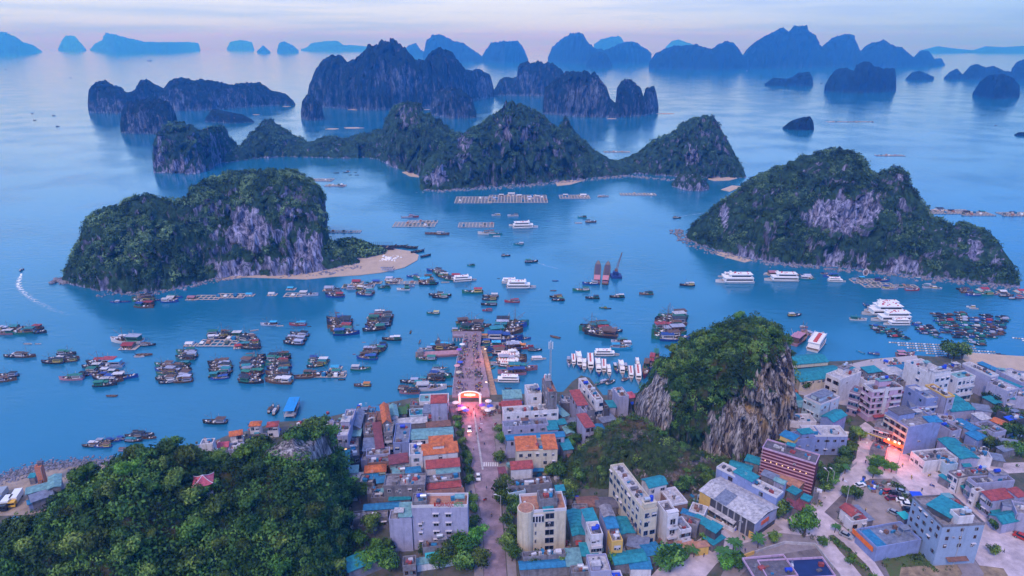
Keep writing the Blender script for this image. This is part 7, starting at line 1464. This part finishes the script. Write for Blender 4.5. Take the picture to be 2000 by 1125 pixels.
def person(u, v, z, where_, group):
    b, s_, t_, h_ = rp_.choice(PP); cn, c = rp_.choice(CLC)
    o = link(bpy.data.objects.new('person', b)); o.location = G(u, v, z); o.rotation_euler = (0, 0, rp_.random()*6.28); tag(o, 'person in a %s top %s' % (cn, where_), 'person', group)
    x = link(bpy.data.objects.new('shirt', s_), o); x.color = (*c, 1); x = link(bpy.data.objects.new('trousers', t_), o); q = rp_.choice([(.03,.03,.05),(.06,.07,.14),(.15,.13,.12)]); x.color = (*q, 1); link(bpy.data.objects.new('hair', h_), o)
ZD = 3.0
def edgeL(v): return np.interp(v, [657,674,700,735,775], [906,904,894,888,884])+2
def edgeR(v): return np.interp(v, [660,674,700,735,775], [939,937,943,950,956])-2
for i in range(120):
    v = rp_.uniform(655, 768); a, b = edgeL(v), edgeR(v); f = rp_.choice([rp_.uniform(.05, .3), rp_.uniform(.3, .75), rp_.uniform(.62, .9)]); u = a+(b-a)*f
    w_ = ('at the left edge' if f < .3 else ('in the middle' if f < .6 else 'at the right side'))+' of the pier, '+('far end' if v < 690 else ('half way' if v < 730 else 'near the gate'))
    person(u, v, ZD, w_, 'people on the pier')
for u, v in [(905,800),(909,806),(912,797),(925,803),(930,795),(934,800),(940,806),(948,800),(952,808),(938,822),(945,818),(956,815),(920,812),(928,815),(915,800),(899,806)]: person(u, v, ZG+.012, 'in front of the pier gate', 'people in front of the gate')
for u, v, w_ in [(1706,892,'walking alone at the junction'),(1646,940,'at the edge of the street by the wall'),(1455,1078,'on the street below the warehouse'),(1665,712,'on the bright quay'),(1720,705,'at the quay edge'),(900,862,'on the left pavement of the pier street')]: person(u, v, ZG+.02, w_, None)
# ------------------------------------------------------------- scooters, cars
TYRE = M('tyre_rubber', (.02,.02,.022), .8, .1, 3); CARP = M('car_paint', objcol=True, var=.06, scale=.5, rough=.3, spec=.6); LIT = M('headlight_on', (1,.9,.8), .3, .1, 1, emit=(1.0,.75,.5), es=2); HL = M('headlight', (.7,.7,.7), .2, .1, 1); TL = M('tail_light', (.5,.02,.02), .3, .1, 1)
m1 = MB(); m1.box(-.55,.35,-.14,.14,.35,.62,CARP,tx=.08); m1.box(.35,.55,-.18,.18,.35,1.0,CARP,tx=.06); m1.box(-.85,-.5,-.12,.12,.45,.7,CARP,tx=.05); sc_body = m1.mesh('body')
m1 = MB(); m1.box(-.75,.1,-.16,.16,.7,.82,TYRE,tx=.05); sc_seat = m1.mesh('seat'); m1 = MB(); m1.tube((.45,-.35,1.05),(.45,.35,1.05),.03,TYRE,5); m1.tube((.45,0,.6),(.42,0,1.05),.03,TYRE,5); sc_bar = m1.mesh('handlebar')
m1 = MB(); m1.tube((0,-.06,0),(0,.06,0),.28,TYRE,12); m1.tube((0,-.065,0),(0,.065,0),.14,STEEL,8); wheel_s = m1.mesh('wheel')
def scooter(u, v, z, where_, group):
    o = empty('scooter', G(u, v, z), rp_.random()*6.28); cn, c = rp_.choice(CLC); tag(o, 'parked %s scooter %s' % (cn, where_), 'scooter', group)
    b = link(bpy.data.objects.new('body', sc_body), o); b.color = (*c, 1); link(bpy.data.objects.new('seat', sc_seat), o); link(bpy.data.objects.new('handlebar', sc_bar), o)
    for x in (.6, -.65): w_ = link(bpy.data.objects.new('wheel', wheel_s), o); w_.location = (x, 0, .28)
for i in range(85):
    v = rp_.uniform(664, 766); a, b = edgeL(v), edgeR(v); f = rp_.choice([rp_.uniform(.04, .26), rp_.uniform(.64, .88)])
    scooter(a+(b-a)*f, v, ZD, ('in the left row' if f < .5 else 'in the right row')+' on the pier, '+('far end' if v < 690 else ('half way' if v < 730 else 'near the gate')), 'scooters parked on the pier')
for u, v in [(900,810),(904,814),(897,802),(950,806),(955,812),(958,804),(946,812),(893,798),(961,812),(968,830),(972,840),(936,838),(939,842),(967,806),(902,820)]: scooter(u, v, ZG+.16, 'beside the market stalls at the gate', 'scooters at the gate stalls')
for u, v, w_ in [(947,978,'riding down the pier street'),(1780,934,'on the wide road past the junction'),(978,905,'at the kerb right of the crossing'),(1452,1052,'by the tall pole near the warehouse')]: scooter(u, v, ZG+.02, w_, None)
for i in range(26):
    v = rp_.uniform(830, 1090); side = rp_.random() < .5
    u = np.interp(v, [785,860,920,1000,1060,1100], [883,900,912,926,935,936]) if side else np.interp(v, [785,860,920,1000,1060,1100], [966,975,985,991,999,1002])
    scooter(u+rp_.uniform(-1.5, 1.5), v, ZG+.15, ('on the left' if side else 'on the right')+' pavement of the pier street, '+('upper' if v < 920 else ('middle' if v < 1010 else 'lower'))+' part', 'scooters along the pier street')
for u, v in [(930,850),(946,870),(925,880),(950,955),(960,1010),(972,890)]: person(u, v, ZG+.02, 'walking on the pier street', 'people on the pier street')
for u, v in [(1690,905),(1762,912),(1790,905),(1600,985),(1560,1005),(1480,1035),(1690,1000),(1640,1035),(1800,960),(1885,1000),(1940,1020),(1960,1080)]: person(u, v, ZG+.02, 'on the pale streets of the right town', 'people on the pale streets')
for u, v in [(1735,905),(1600,1030),(1540,1018),(1868,985),(1900,1015),(1690,1110),(1375,1085),(1820,950),(1815,930),(1700,850),(1712,862)]: scooter(u, v, ZG+.02, 'on the pale streets of the right town', 'scooters on the pale streets')
def car_meshes():
    m1 = MB(); m1.box(-2.15,2.15,-.86,.86,.35,.86,CARP,tx=.08,ty=.05); m1.box(-2.0,-1.2,-.8,.8,.86,.98,CARP,tx=.1,ty=.05); m1.box(.9,2.05,-.8,.8,.86,.95,CARP,tx=.12,ty=.06); m1.box(-1.15,.35,-.62,.62,1.42,1.48,CARP,tx=.04,ty=.04); bd = m1.mesh('body')
    m1 = MB(); P = [(-1.75,-.76,.87),(1.15,-.76,.87),(1.15,.76,.87),(-1.75,.76,.87),(-1.15,-.62,1.43),(.4,-.62,1.43),(.4,.62,1.43),(-1.15,.62,1.43)]; m1.add(P, [(0,1,5,4),(1,2,6,5),(2,3,7,6),(3,0,4,7),(4,5,6,7)], GLASS); gl = m1.mesh('windows')
    m1 = MB(); m1.tube((0,-.1,0),(0,.1,0),.33,TYRE,12); m1.tube((0,-.105,0),(0,.105,0),.17,STEEL,8); return bd, gl, m1.mesh('wheel')
CB, CG, CW = car_meshes()
m1 = MB(); m1.box(-.05,.05,-.2,.2,-.08,.08,HL); H0 = m1.mesh('headlight'); m1 = MB(); m1.box(-.05,.06,-.2,.2,-.08,.08,LIT); H1 = m1.mesh('headlight'); m1 = MB(); m1.box(-.05,.05,-.18,.18,-.08,.08,TL); T0 = m1.mesh('tail_light')
def car(u, v, hd, col, label, lit=False, s=1.0, z=ZG+.02):
    o = empty('car', G(u, v, z), math.radians(hd)); tag(o, label, 'car'); o.scale = (s, s, s)
    b = link(bpy.data.objects.new('body', CB), o); b.color = (*col, 1); link(bpy.data.objects.new('windows', CG), o)
    for x in (1.35, -1.35):
        for y in (-.8, .8): w_ = link(bpy.data.objects.new('wheel', CW), o); w_.location = (x, y, .33)
    for y in (-.6, .6): h = link(bpy.data.objects.new('headlight', H1 if lit else H0), o); h.location = (2.13, y, .68); h = link(bpy.data.objects.new('tail_light', T0), o); h.location = (-2.13, y, .7)
    if lit: lamp_light('beam', (3.4, 0, .8), (1,.35,.2), 60, o, .3)
Wh, Bk, Rd, Gy, Mr, Bg = (.75,.75,.78), (.02,.02,.025), (.4,.03,.03), (.3,.32,.36), (.16,.02,.035), (.25,.33,.45)
car(917,840,-88,Wh,'white car with lit headlights just below the pier gate',True); car(934,934,-86,Wh,'white car beside the median above the crossing'); car(986,943,-85,Wh,'white car parked by the red roofed stall', z=ZG+.16)
car(1679,950,15,Wh,'white car with a red rear at the left of the parking lot'); car(1731,962,20,Rd,'red car in the parking lot'); car(1747,966,-20,Bk,'black car beside the red one in the parking lot'); car(1741,975,10,Mr,'maroon car in front of the black one'); car(1761,963,-30,Bg,'blue grey car at the back of the parking lot'); car(1762,980,-15,Wh,'white car, farther of two near the big grey block'); car(1773,989,-15,Wh,'white car, nearer of two by the big grey block', s=1.1); car(1775,998,-10,Bk,'dark car against the big grey block')
car(1746,1004,-50,Gy,'grey car at the near edge of the parking lot'); car(1724,868,-45,Bk,'black car parked by the red glowing shop', s=1.05); car(1997,1053,-50,Rd,'red car at the right edge', s=1.2); car(1618,752,-20,Gy,'grey car behind the market hall'); car(1628,757,-20,Bk,'dark car behind the market hall'); car(1652,1068-20,-45,Gy,'grey car by the palm on the median street')
def truck(u, v, hd, cab, box, label, L_=7, h=2.9, glass=False, nm='truck'):
    o = empty(nm, G(u, v, ZG+.03), math.radians(hd)); tag(o, label, nm)
    m1 = MB(); m1.box(L_/2-1.9, L_/2, -1.1, 1.1, .5, 2.3, CARP, tx=.12); m1.box(L_/2-.8, L_/2+.01, -.95, .95, 1.35, 2.0, GLASS); c = m1.obj('cab', o); c.color = (*cab, 1)
    m1 = MB(); m1.box(-L_/2, L_/2-1.95, -1.2, 1.2, .8, h, CARP); c = m1.obj('cargo_box', o); c.color = (*box, 1)
    if glass: m1 = MB(); m1.box(-L_/2+.4, L_/2-2.2, -1.23, 1.23, 1.6, 2.4, GLASS); m1.obj('windows', o)
    for x in (L_/2-1.1, -L_/2+1.3):
        for y in (-1, 1): m1 = MB(); m1.tube((x, y-.14, .48), (x, y+.14, .48), .48, TYRE, 12); m1.obj('wheel', o)
truck(14,990,-80,Bk,Wh,'white box truck with a dark cab on the left shore', 6); truck(32,980,-75,(.7,.4,.04),Wh,'white box truck with a yellow cab on the left shore', 7.5); truck(3,974,-80,Bg,Gy,'grey truck cut by the left edge', 6)
truck(1388,994,-55,Gy,Bg,'grey bus parked in the sandy yard', 10, 3.1, True, 'bus'); truck(1402,999,-50,(.8,.2,.03),(.75,.18,.03),'orange truck beside the bus in the sandy yard', 5)
# parasols and stalls at the gate
PAR = [('white',(.75,.75,.78)),('purple',(.22,.10,.55)),('blue',(.06,.12,.6)),('pink',(.7,.35,.4)),('beige',(.6,.5,.4))]
for i, (u, v, z) in enumerate([(905,806,ZG+.1),(900,802,ZG+.1),(910,810,ZG+.1),(896,808,ZG+.1),(946,806,ZG+.1),(953,810,ZG+.1),(942,800,ZG+.1),(957,802,ZG+.1),(954,792,ZG+.1),(961,807,ZG+.1),(890,795,ZG+.1),(897,690,ZD),(899,715,ZD),(893,722,ZD),(896,735,ZD),(903,680,ZD)]):
    cn, c = PAR[i % 5] if i != 8 else PAR[0]; o = empty('parasol', G(u, v, z)); tag(o, '%s parasol %s' % (cn, ('over a stall left of the gate' if u < 925 else 'over a stall right of the gate') if z < 2.9 else 'on the left side of the pier'), 'parasol', 'market parasols')
    m1 = MB(); n = 8; r = 1.5; m1.add([(0,0,2.9)]+[(r*math.cos(6.283*q/n), r*math.sin(6.283*q/n), 2.25) for q in range(n)], [(0, 1+q, 1+(q+1) % n) for q in range(n)]+[tuple(range(n, 0, -1))], CLO); k = m1.obj('canopy', o); k.color = (*c, 1); m1 = MB(); m1.tube((0,0,0),(0,0,2.3),.04,STEEL,5); m1.obj('pole', o)
    m1 = MB(); m1.box(-.7,.7,-.4,.4,.7,.78,BAMB); [m1.box(x,x+.3,-.3,.2,.78,1.0,rb.choice(JUNK)) for x in (-.6,-.1,.3)]; [m1.box(x,x+.06,y,y+.06,0,.7,DARKM) for x in (-.66,.6) for y in (-.36,.3)]; m1.obj('stall_table', o)
# ------------------------------------------------------------- antenna mast, pagoda
p = G(1074, 764, ZG); t = empty('antenna_mast', p); tag(t, 'slim steel lattice mast beside the grey tower house', 'antenna mast'); m1 = MB(); Hm = 24
for dx, dy in ((-.5,-.3),(.5,-.3),(0,.5)): m1.tube((dx, dy, 0), (dx*.5, dy*.5, Hm), .09, STEEL, 4)
for i in range(16): z = i*1.5; s_ = 1-.5*z/Hm; m1.tube((-.5*s_,-.3*s_,z),(.5*s_,-.3*s_,z+1.5),.05,STEEL,4); m1.tube((.5*s_,-.3*s_,z),(0,.5*s_,z+1.5),.05,STEEL,4)
m1.obj('lattice', t); m1 = MB(); [m1.tube((x,y,Hm-3),(x,y,Hm+.5),.16,WHITEM,6) for x,y in ((-.8,-.4),(.8,-.4),(0,.8))]; m1.obj('antennas', t)
t = empty('pagoda', G(400, 955, 31.5), .35); t.scale = (.62, .62, .62); tag(t, 'small pagoda with a pink red curved roof among the trees', 'pagoda')
n = 9; V = []; Fc = []
for s_ in range(4):
    for i in range(n+1):
        for j in range(n+1):
            a = (i/n-.5)*2; k = j/n; r = 4.4*(1-k); z = 4.2+.3+2.9*(k**1.7)*1.0+(.55*abs(a)**3)*(1-k); x, y = a*r, -r
            c, d = math.cos(s_*math.pi/2), math.sin(s_*math.pi/2); V.append((x*c-y*d, x*d+y*c, z))
    b = s_*(n+1)**2
    for i in range(n):
        for j in range(n): q = b+i*(n+1)+j; Fc.append([q, q+n+1, q+n+2, q+1])
me = mesh_np('roof', V, np.array(Fc), [R_PINK]); o = link(bpy.data.objects.new('roof', me), t); o.modifiers.new('t', 'SOLIDIFY').thickness = .18
m1 = MB()
for s_ in range(4):
    c, d = math.cos(s_*math.pi/2+math.pi/4), math.sin(s_*math.pi/2+math.pi/4); pr = None
    for j in range(n+1): k = j/n; r = 4.4*(1-k)*1.414; q = Vector((c*r, d*r, 4.2+.42+2.9*k**1.7+.55*(1-k))); (m1.tube(pr, q, .14, W_WHITE, 5) if pr else None); pr = q
m1.obj('ridges', t); m1 = MB(); [m1.tube((x,y,-3),(x,y,4.7),.22,R_RED,7) for x in (-3,0,3) for y in (-3,3)]; m1.box(-2.3,2.3,-2.3,2.3,-3,4.4,W_CREAM); m1.box(-3.6,3.6,-3.6,3.6,-3,.2,CONC); m1.obj('hall', t)
# ------------------------------------------------------------- more trees
for (u, v, s_, br, lb) in [(893,828,.7,0,'on the left pavement just below the gate'),(896,842,.7,0,'left of the pier street, second below the gate'),(900,858,.75,0,'left of the pier street beside the orange tiled house'),(903,872,.7,0,'left of the pier street beside the red roof'),(907,886,.7,0,'left of the pier street, upper middle'),(909,900,.75,0,'left of the pier street beside the crossing, farther'),(912,914,.75,0,'left of the pier street level with the crossing'),(915,930,.75,0,'left of the pier street just below the crossing'),(917,948,.7,0,'left of the pier street beside the brown roof'),(923,982,.75,1,'yellowish, beside the hotel corner'),(926,1000,.7,0,'beside the hotel wall, upper'),(928,1030,.8,0,'beside the hotel wall, lower'),
    (930,1068,1.3,1,'large, at the bottom beside the street'),(910,1085,1.4,1,'large, at the bottom in front of the hotel'),(880,1100,1.2,0,'bottom edge, in front of the cyan roof'),(858,1112,1.1,1,'bottom edge, left of the street trees'),(905,1115,1.3,0,'bottom edge, under the large bright tree'),(935,1108,1.2,0,'bottom edge touching the street'),(738,1106,1.5,1,'round, between the teal sheds and the hotel'),(762,1118,1.2,0,'dark, at the foot of the hotel'),(712,1118,1.2,1,'bright, in front of the big teal shed'),(752,1092,1.1,0,'behind the round bright one by the hotel'),
    (681,970,1.3,1,'bright round crown left of the grey building'),(700,978,1.1,0,'left of the blue sheet roof'),(665,975,1.2,0,'at the hill foot by the blue roofs'),(722,1045,1.2,0,'beside the grey shed'),(700,1070,1.0,1,'in the scrub above the teal shed'),(640,1010,1.1,0,'in the dry scrub'),(735,1030,.9,0,'against the hotel wing'),(830,1085,.7,0,'by the small annex'),
    (975,846,.8,0,'right pavement, tall dark, farthest'),(979,866,.9,0,'right pavement beside the grey terrace'),(978,902,.9,0,'right pavement, round and dark'),(983,956,.9,0,'right pavement below the parked white car'),(985,975,1.2,0,'right pavement, big and dusky'),(980,990,1.2,0,'right pavement beside the pale lamp'),(1000,990,1.0,0,'in front of the corner tower hotel'),(1004,1008,.9,0,'dusty, beside the corner tower hotel'),(990,1030,.9,0,'right pavement lower middle'),(1003,1052,.9,0,'left of the dark cluttered roof'),(990,1075,1.0,0,'right pavement near the bottom'),(1000,1098,1.0,1,'bottom, right of the street'),(1050,1108,1.0,0,'bottom, before the blue roof'),(1075,1100,.8,0,'bottom, on the blue roof edge'),(1098,1108,.8,0,'bottom, by the pale green roof'),
    (1112,852,1.1,0,'dark, at the foot of the scrubby slope'),(1124,868,1.0,1,'bright, at the foot of the scrubby slope'),(1110,880,1.0,1,'bright, right of the cream villa'),(1081,918,1.1,0,'in front of the cream villa'),(1093,934,1.1,0,'at the corner of the cream villa'),(1075,935,.9,0,'below the cream villa'),(1113,970,1.0,0,'above the teal roofs'),(1108,985,.9,0,'between the tower hotel and the teal roof'),(1132,945,.9,0,'in the scrub below the slope'),(1200,1108,.9,1,'bright, bottom right of the white roofed house'),
    (1701,922,1.0,1,'junction corner, left'),(1713,917,1.0,1,'junction corner, middle'),(1727,920,.8,1,'junction corner, right'),(1740,924,.8,1,'junction corner, by the lamp'),(1704,935,.9,1,'behind the parked white car'),(1652,974,1.0,1,'behind the red gabled house'),(1668,978,.9,0,'right behind the red gabled house'),(1939,1084,.7,0,'bare ground at the right, small and dark'),(1570,1050,1.7,1,'large round, in the middle of the streets'),(1520,1014,1.2,0,'at the warehouse corner'),(1511,1062,.8,1,'small round, by the forecourt wall'),(1308,1118,1.5,0,'bottom edge, left of the wide street'),(1452,1024,1.2,0,'beside the tall pole at the warehouse'),(1605,1068,.6,1,'small, at the forecourt corner'),(1440,1110,1.1,0,'bottom edge beside the dark roofed building'),(1420,1112,1.0,1,'bottom edge, yellowish'),(1380,1062,.7,1,'by the orange pavilion'),(1340,1085,.7,1,'in front of the teal awning'),
    (1670,852,.9,0,'street side hedge, farthest'),(1664,866,.9,0,'street side hedge, second'),(1658,884,1.0,0,'street side hedge, third'),(1650,900,1.0,0,'street side hedge, fourth'),(1642,915,1.0,0,'street side hedge, fifth'),(1632,932,1.0,0,'street side hedge, sixth'),(1620,948,.9,0,'street side hedge, seventh'),(1610,962,.8,0,'street side hedge, nearest'),(1680,862,.8,1,'street side hedge, bright one'),
    (1862,702,1.9,0,'tall and dark by the float lines'),(1850,700,1.6,0,'dark, left of the tallest by the float lines'),(1876,704,1.5,0,'dark, right of the tallest by the float lines'),(1955,822,1.2,0,'right town, behind the yards'),(1975,838,1.2,0,'right town, second behind the yards'),(1990,858,1.2,0,'right edge, near'),(1962,858,1.1,0,'right town, nearer yard'),(1988,828,1.1,0,'right edge, far'),(1940,792,1.1,0,'between the teal and lavender houses'),(1925,786,.9,0,'left of the one between the lavender houses'),(1918,858,1.0,0,'beside the grassy yard'),(1930,880,1.0,0,'beside the lean-to'),(1985,890,1.0,0,'right edge above the road'),(1960,885,.9,0,'above the road at the far right'),(1570,760,1.0,0,'right behind the crag'),(1530,885,1.1,0,'at the crag foot by the maroon terrace'),(1440,905,.9,0,'at the foot of the cliff'),(1460,912,.9,0,'at the foot of the cliff, nearer'),(1370,935,1.0,0,'on the lower slope'),(1382,950,.9,0,'on the lower slope, nearer'),(1345,950,.9,0,'left on the lower slope'),(1330,965,1.0,0,'above the yard'),(1590,925,1.0,0,'beside the red striped building end'),(1600,940,.9,0,'under the red striped building end'),(1915,1000,.6,0,'on the brown pavement of the right row'),(1940,1035,.7,0,'by the teal gable of the right row'),(1835,915,.9,0,'dark, at the end of the shop row'),(1660,1105,.6,1,'median bush near the bottom'),(820,800,.8,0,'by the tall blank grey house'),(832,795,.7,0,'left of the tall blank grey house'),(1062,790,.6,0,'beside the slender tower')]:
    o = tree(G(u, v, ZG-.3), s_, ('bright green' if br else 'dark green')+' tree '+lb, None, bool(br), rt)
# palms
m1 = MB(); m1.tube((0,0,0),(.15,0,3.6),.2,BARK,7,.14); palm_t = m1.mesh('trunk')
m1 = MB(); rr_ = random.Random(4); LG = M('palm_leaf', (.05,.15,.03), .7, .4, 2)
for i in range(22):
    a = i*2.4+rr_.random()*.3; el = rr_.uniform(.1, 1.0); pr = None; L_ = rr_.uniform(2.2, 2.9)
    for j in range(6):
        k = j/5; r = L_*k; z = 3.6+math.sin(el)*L_*k-1.3*k*k; w_ = .42*math.sin(math.pi*min(1, k*.9+.08)); c, s_ = math.cos(a), math.sin(a); q = [(.15+c*r-s_*w_, s_*r+c*w_, z-.12), (.15+c*r, s_*r, z), (.15+c*r+s_*w_, s_*r-c*w_, z-.12)]
        if pr: m1.add(pr+q, [(0,3,4,1),(1,4,5,2)], LG)
        pr = q
palm_c = m1.mesh('crown')
for u, v, s_, lb in [(1480,1070,1.0,'right of the ochre wall'),(1431,1078,1.1,'at the left end of the ochre wall'),(1410,1098,1.2,'at the bottom, dense and wide'),(1432,1104,1.0,'between the two bottom ones'),(1630,1040,.7,'at the tip of the planted median'),(1290,1112,1.1,'bottom edge under the teal roofs'),(1010,1000,.8,'in front of the corner tower hotel'),(1003,985,.8,'beside the pale lamp'),(1645,895,.8,'in the street side hedge'),(1650,925,.8,'lower in the street side hedge'),(800,805,.8,'at the turquoise pavilion'),(1205,1100,.8,'by the bright blue tarpaulin'),(1652,970,.9,'behind the red gabled house'),(1355,1088,.8,'in front of the teal awning')]:
    o = empty('palm_tree', G(u, v, ZG), rt.random()*6); tag(o, 'palm tree '+lb, 'palm tree', 'palm trees along the streets'); o.scale = (s_, s_, s_); link(bpy.data.objects.new('trunk', palm_t), o); link(bpy.data.objects.new('crown', palm_c), o)
# planted beds and rough ground
def shrubs(px, n, r, label, z=ZG, mat=LEAF, jit=1.0, nl=26):
    rng = np.random.default_rng(n+int(px[0][0])); P = [G(u, v, z) for u, v in px]; C = []
    for i in range(n): t_ = rng.random()*(len(P)-1); k = int(t_); q = P[k].lerp(P[k+1], t_-k); C.append((q.x+rng.normal()*jit, q.y+rng.normal()*jit, z+r*.35))
    tag(link(bpy.data.objects.new('shrubs', leaf_cloud('shrubs', np.array(C), r*(.5+.8*rng.random(n)), nl, mat, rng, leaf=.3))), label, 'shrubs', kind='stuff')
sheet('median_bed', [(1618,1046),(1628,1044),(1650,1062),(1690,1100),(1720,1140),(1700,1145),(1668,1105),(1640,1075)], ZG+.15, M('bed_soil', (.12,.11,.07), .95, .4, 1), 'kerbed planted median of the lower street', thick=.15)
shrubs([(1625,1052),(1660,1082),(1712,1135)], 70, .7, 'flowers and low bushes on the median', ZG+.1, jit=.7)
shrubs([(1748,945),(1770,975),(1788,1000)], 60, 1.0, 'hedge along the right side of the parking lot', jit=.8); shrubs([(1690,1042),(1740,1040),(1770,1048)], 50, .8, 'hedge behind the low blue shop')
shrubs([(1640,1000),(1655,1022),(1665,1035)], 40, .6, 'rough weeds beside the red gabled house'); shrubs([(1720,1085),(1790,1085),(1830,1110)], 120, .6, 'weeds on the grass beside the grey block', jit=2.5)
shrubs([(640,960),(660,1010),(680,1060),(700,1090)], 130, 1.1, 'dry scrub between the hill and the houses', jit=3); shrubs([(750,1070),(820,1060)], 30, .8, 'bushes at the hotel wall', jit=1)
shrubs([(1940,870),(1960,860),(1990,880)], 140, 1.2, 'overgrown yards at the right edge', jit=5); shrubs([(1330,990),(1350,1000),(1370,985)], 60, 1.0, 'bushes behind the yard', jit=2); shrubs([(1545,1030),(1600,1055)], 40, .5, 'low plants round the large round tree', jit=1)
shrubs([(1395,945),(1440,950),(1480,925)], 90, 1.2, 'bushes at the foot of the crag', jit=3); shrubs([(1640,800),(1660,830)], 20, .6, 'bushes below the pink block', jit=1); shrubs([(60,1000),(110,985),(150,960)], 60, .8, 'weeds on the left shore', jit=3)
shrubs([(1560,1008),(1600,975)], 30, .8, 'bushes along the wall by the street corner', jit=1); shrubs([(1110,905),(1140,900),(1130,960)], 90, 1.0, 'bushes below the scrubby slope', jit=4)
# clutter in the yards: crates, drums, boards, all lying loose
def clutter(name, spots, n, label, jit=3.0, s=1.0):
    m1 = MB(); r = random.Random(n)
    for i in range(n):
        u, v = r.choice(spots); p = G(u, v, ZG); x = p.x+r.gauss(0, jit); y = p.y+r.gauss(0, jit); a = s*r.uniform(.3, 1.1); m1.box(x-a, x+a, y-a*.6, y+a*.6, ZG-.05, ZG+r.uniform(.2, 1.4)*s, r.choice(JUNK+[T_BLUE, RUST, WHITEM, NETS, R_LTEAL]), rz=r.random()*3, c=(x, y), tx=.05)
    tag(m1.obj(name), label, 'clutter', kind='stuff')
clutter('yard_clutter', [(700,930),(720,960),(660,860),(690,820),(740,830),(770,810),(640,850),(710,880),(760,940),(690,1000),(740,1000)], 220, 'jumbled crates, drums and boards in the left block yards', 4)
clutter('yard_clutter', [(1000,800),(1040,800),(1090,800),(1060,870),(1090,960),(1000,930),(1120,1060),(1180,1060),(1230,1050),(1190,1000)], 200, 'jumbled crates and boards in the right block yards', 4)
clutter('yard_clutter', [(1700,790),(1740,760),(1780,760),(1820,800),(1870,810),(1900,840),(1940,840),(1700,740),(1850,880),(1630,850),(1590,800),(1560,820)], 260, 'jumbled crates and sheets in the right town yards', 5)
clutter('yard_clutter', [(1725,948),(1715,958),(1700,955),(1690,945),(1735,1038),(1715,1040)], 60, 'tarpaulins and crates in the parking lot', 1.6, .9); clutter('yard_clutter', [(1400,1010),(1420,1030),(1365,985),(1375,970),(1345,1010)], 60, 'scrap in the sandy yard', 2, .8)
clutter('shore_clutter', [(470,868),(430,875),(500,850),(360,890),(600,830),(640,826),(700,808)], 200, 'nets, planks and drums along the left waterfront', 3.5, .8)
clutter('quay_clutter', [(1745,712),(1765,718),(1790,715),(1800,730),(1740,735),(1700,745)], 90, 'trailers, planks and boat gear on the quay', 3)
# posts and old hulls on the sand spit
m1 = MB()
for i in range(12): p = G(722+i*4, 479, .3); m1.tube((p.x, p.y, 0), (p.x, p.y, 3.2), .15, DARKM, 5)
p, q = G(720, 479, 2.9), G(768, 479, 2.9); m1.tube(p, q, .12, DARKM, 5); tag(m1.obj('mooring_posts'), 'row of dark posts on the back of the sand spit', 'posts')
for u, v, L_, hd, lb in [(800,484,30,170,'long dark hull on the tip of the spit'),(815,492,26,215,'second dark hull on the tip of the spit'),(832,500,20,40,'small dark hull at the water off the spit'),(740,486,60,175,'long dark hull behind the spit'),(780,482,30,185,'dark hull beyond the posts'),(755,524,24,180,'pale boat drawn up on the sand'),(757,528,24,180,'second pale boat drawn up on the sand'),(650,535,12,60,'wooden boat at the left end of the sand')]:
    o = place('d', u, v, L_, hd, 'k' if 'dark' in lb else 'l', None, None, .3); o['label'] = lb; del o['_hc'], o['_tc']
boulders('debris', [(748,505),(762,508),(768,500)], 60, .9, 'heap of pale debris on the sand spit', 3, .4, WHITEM)
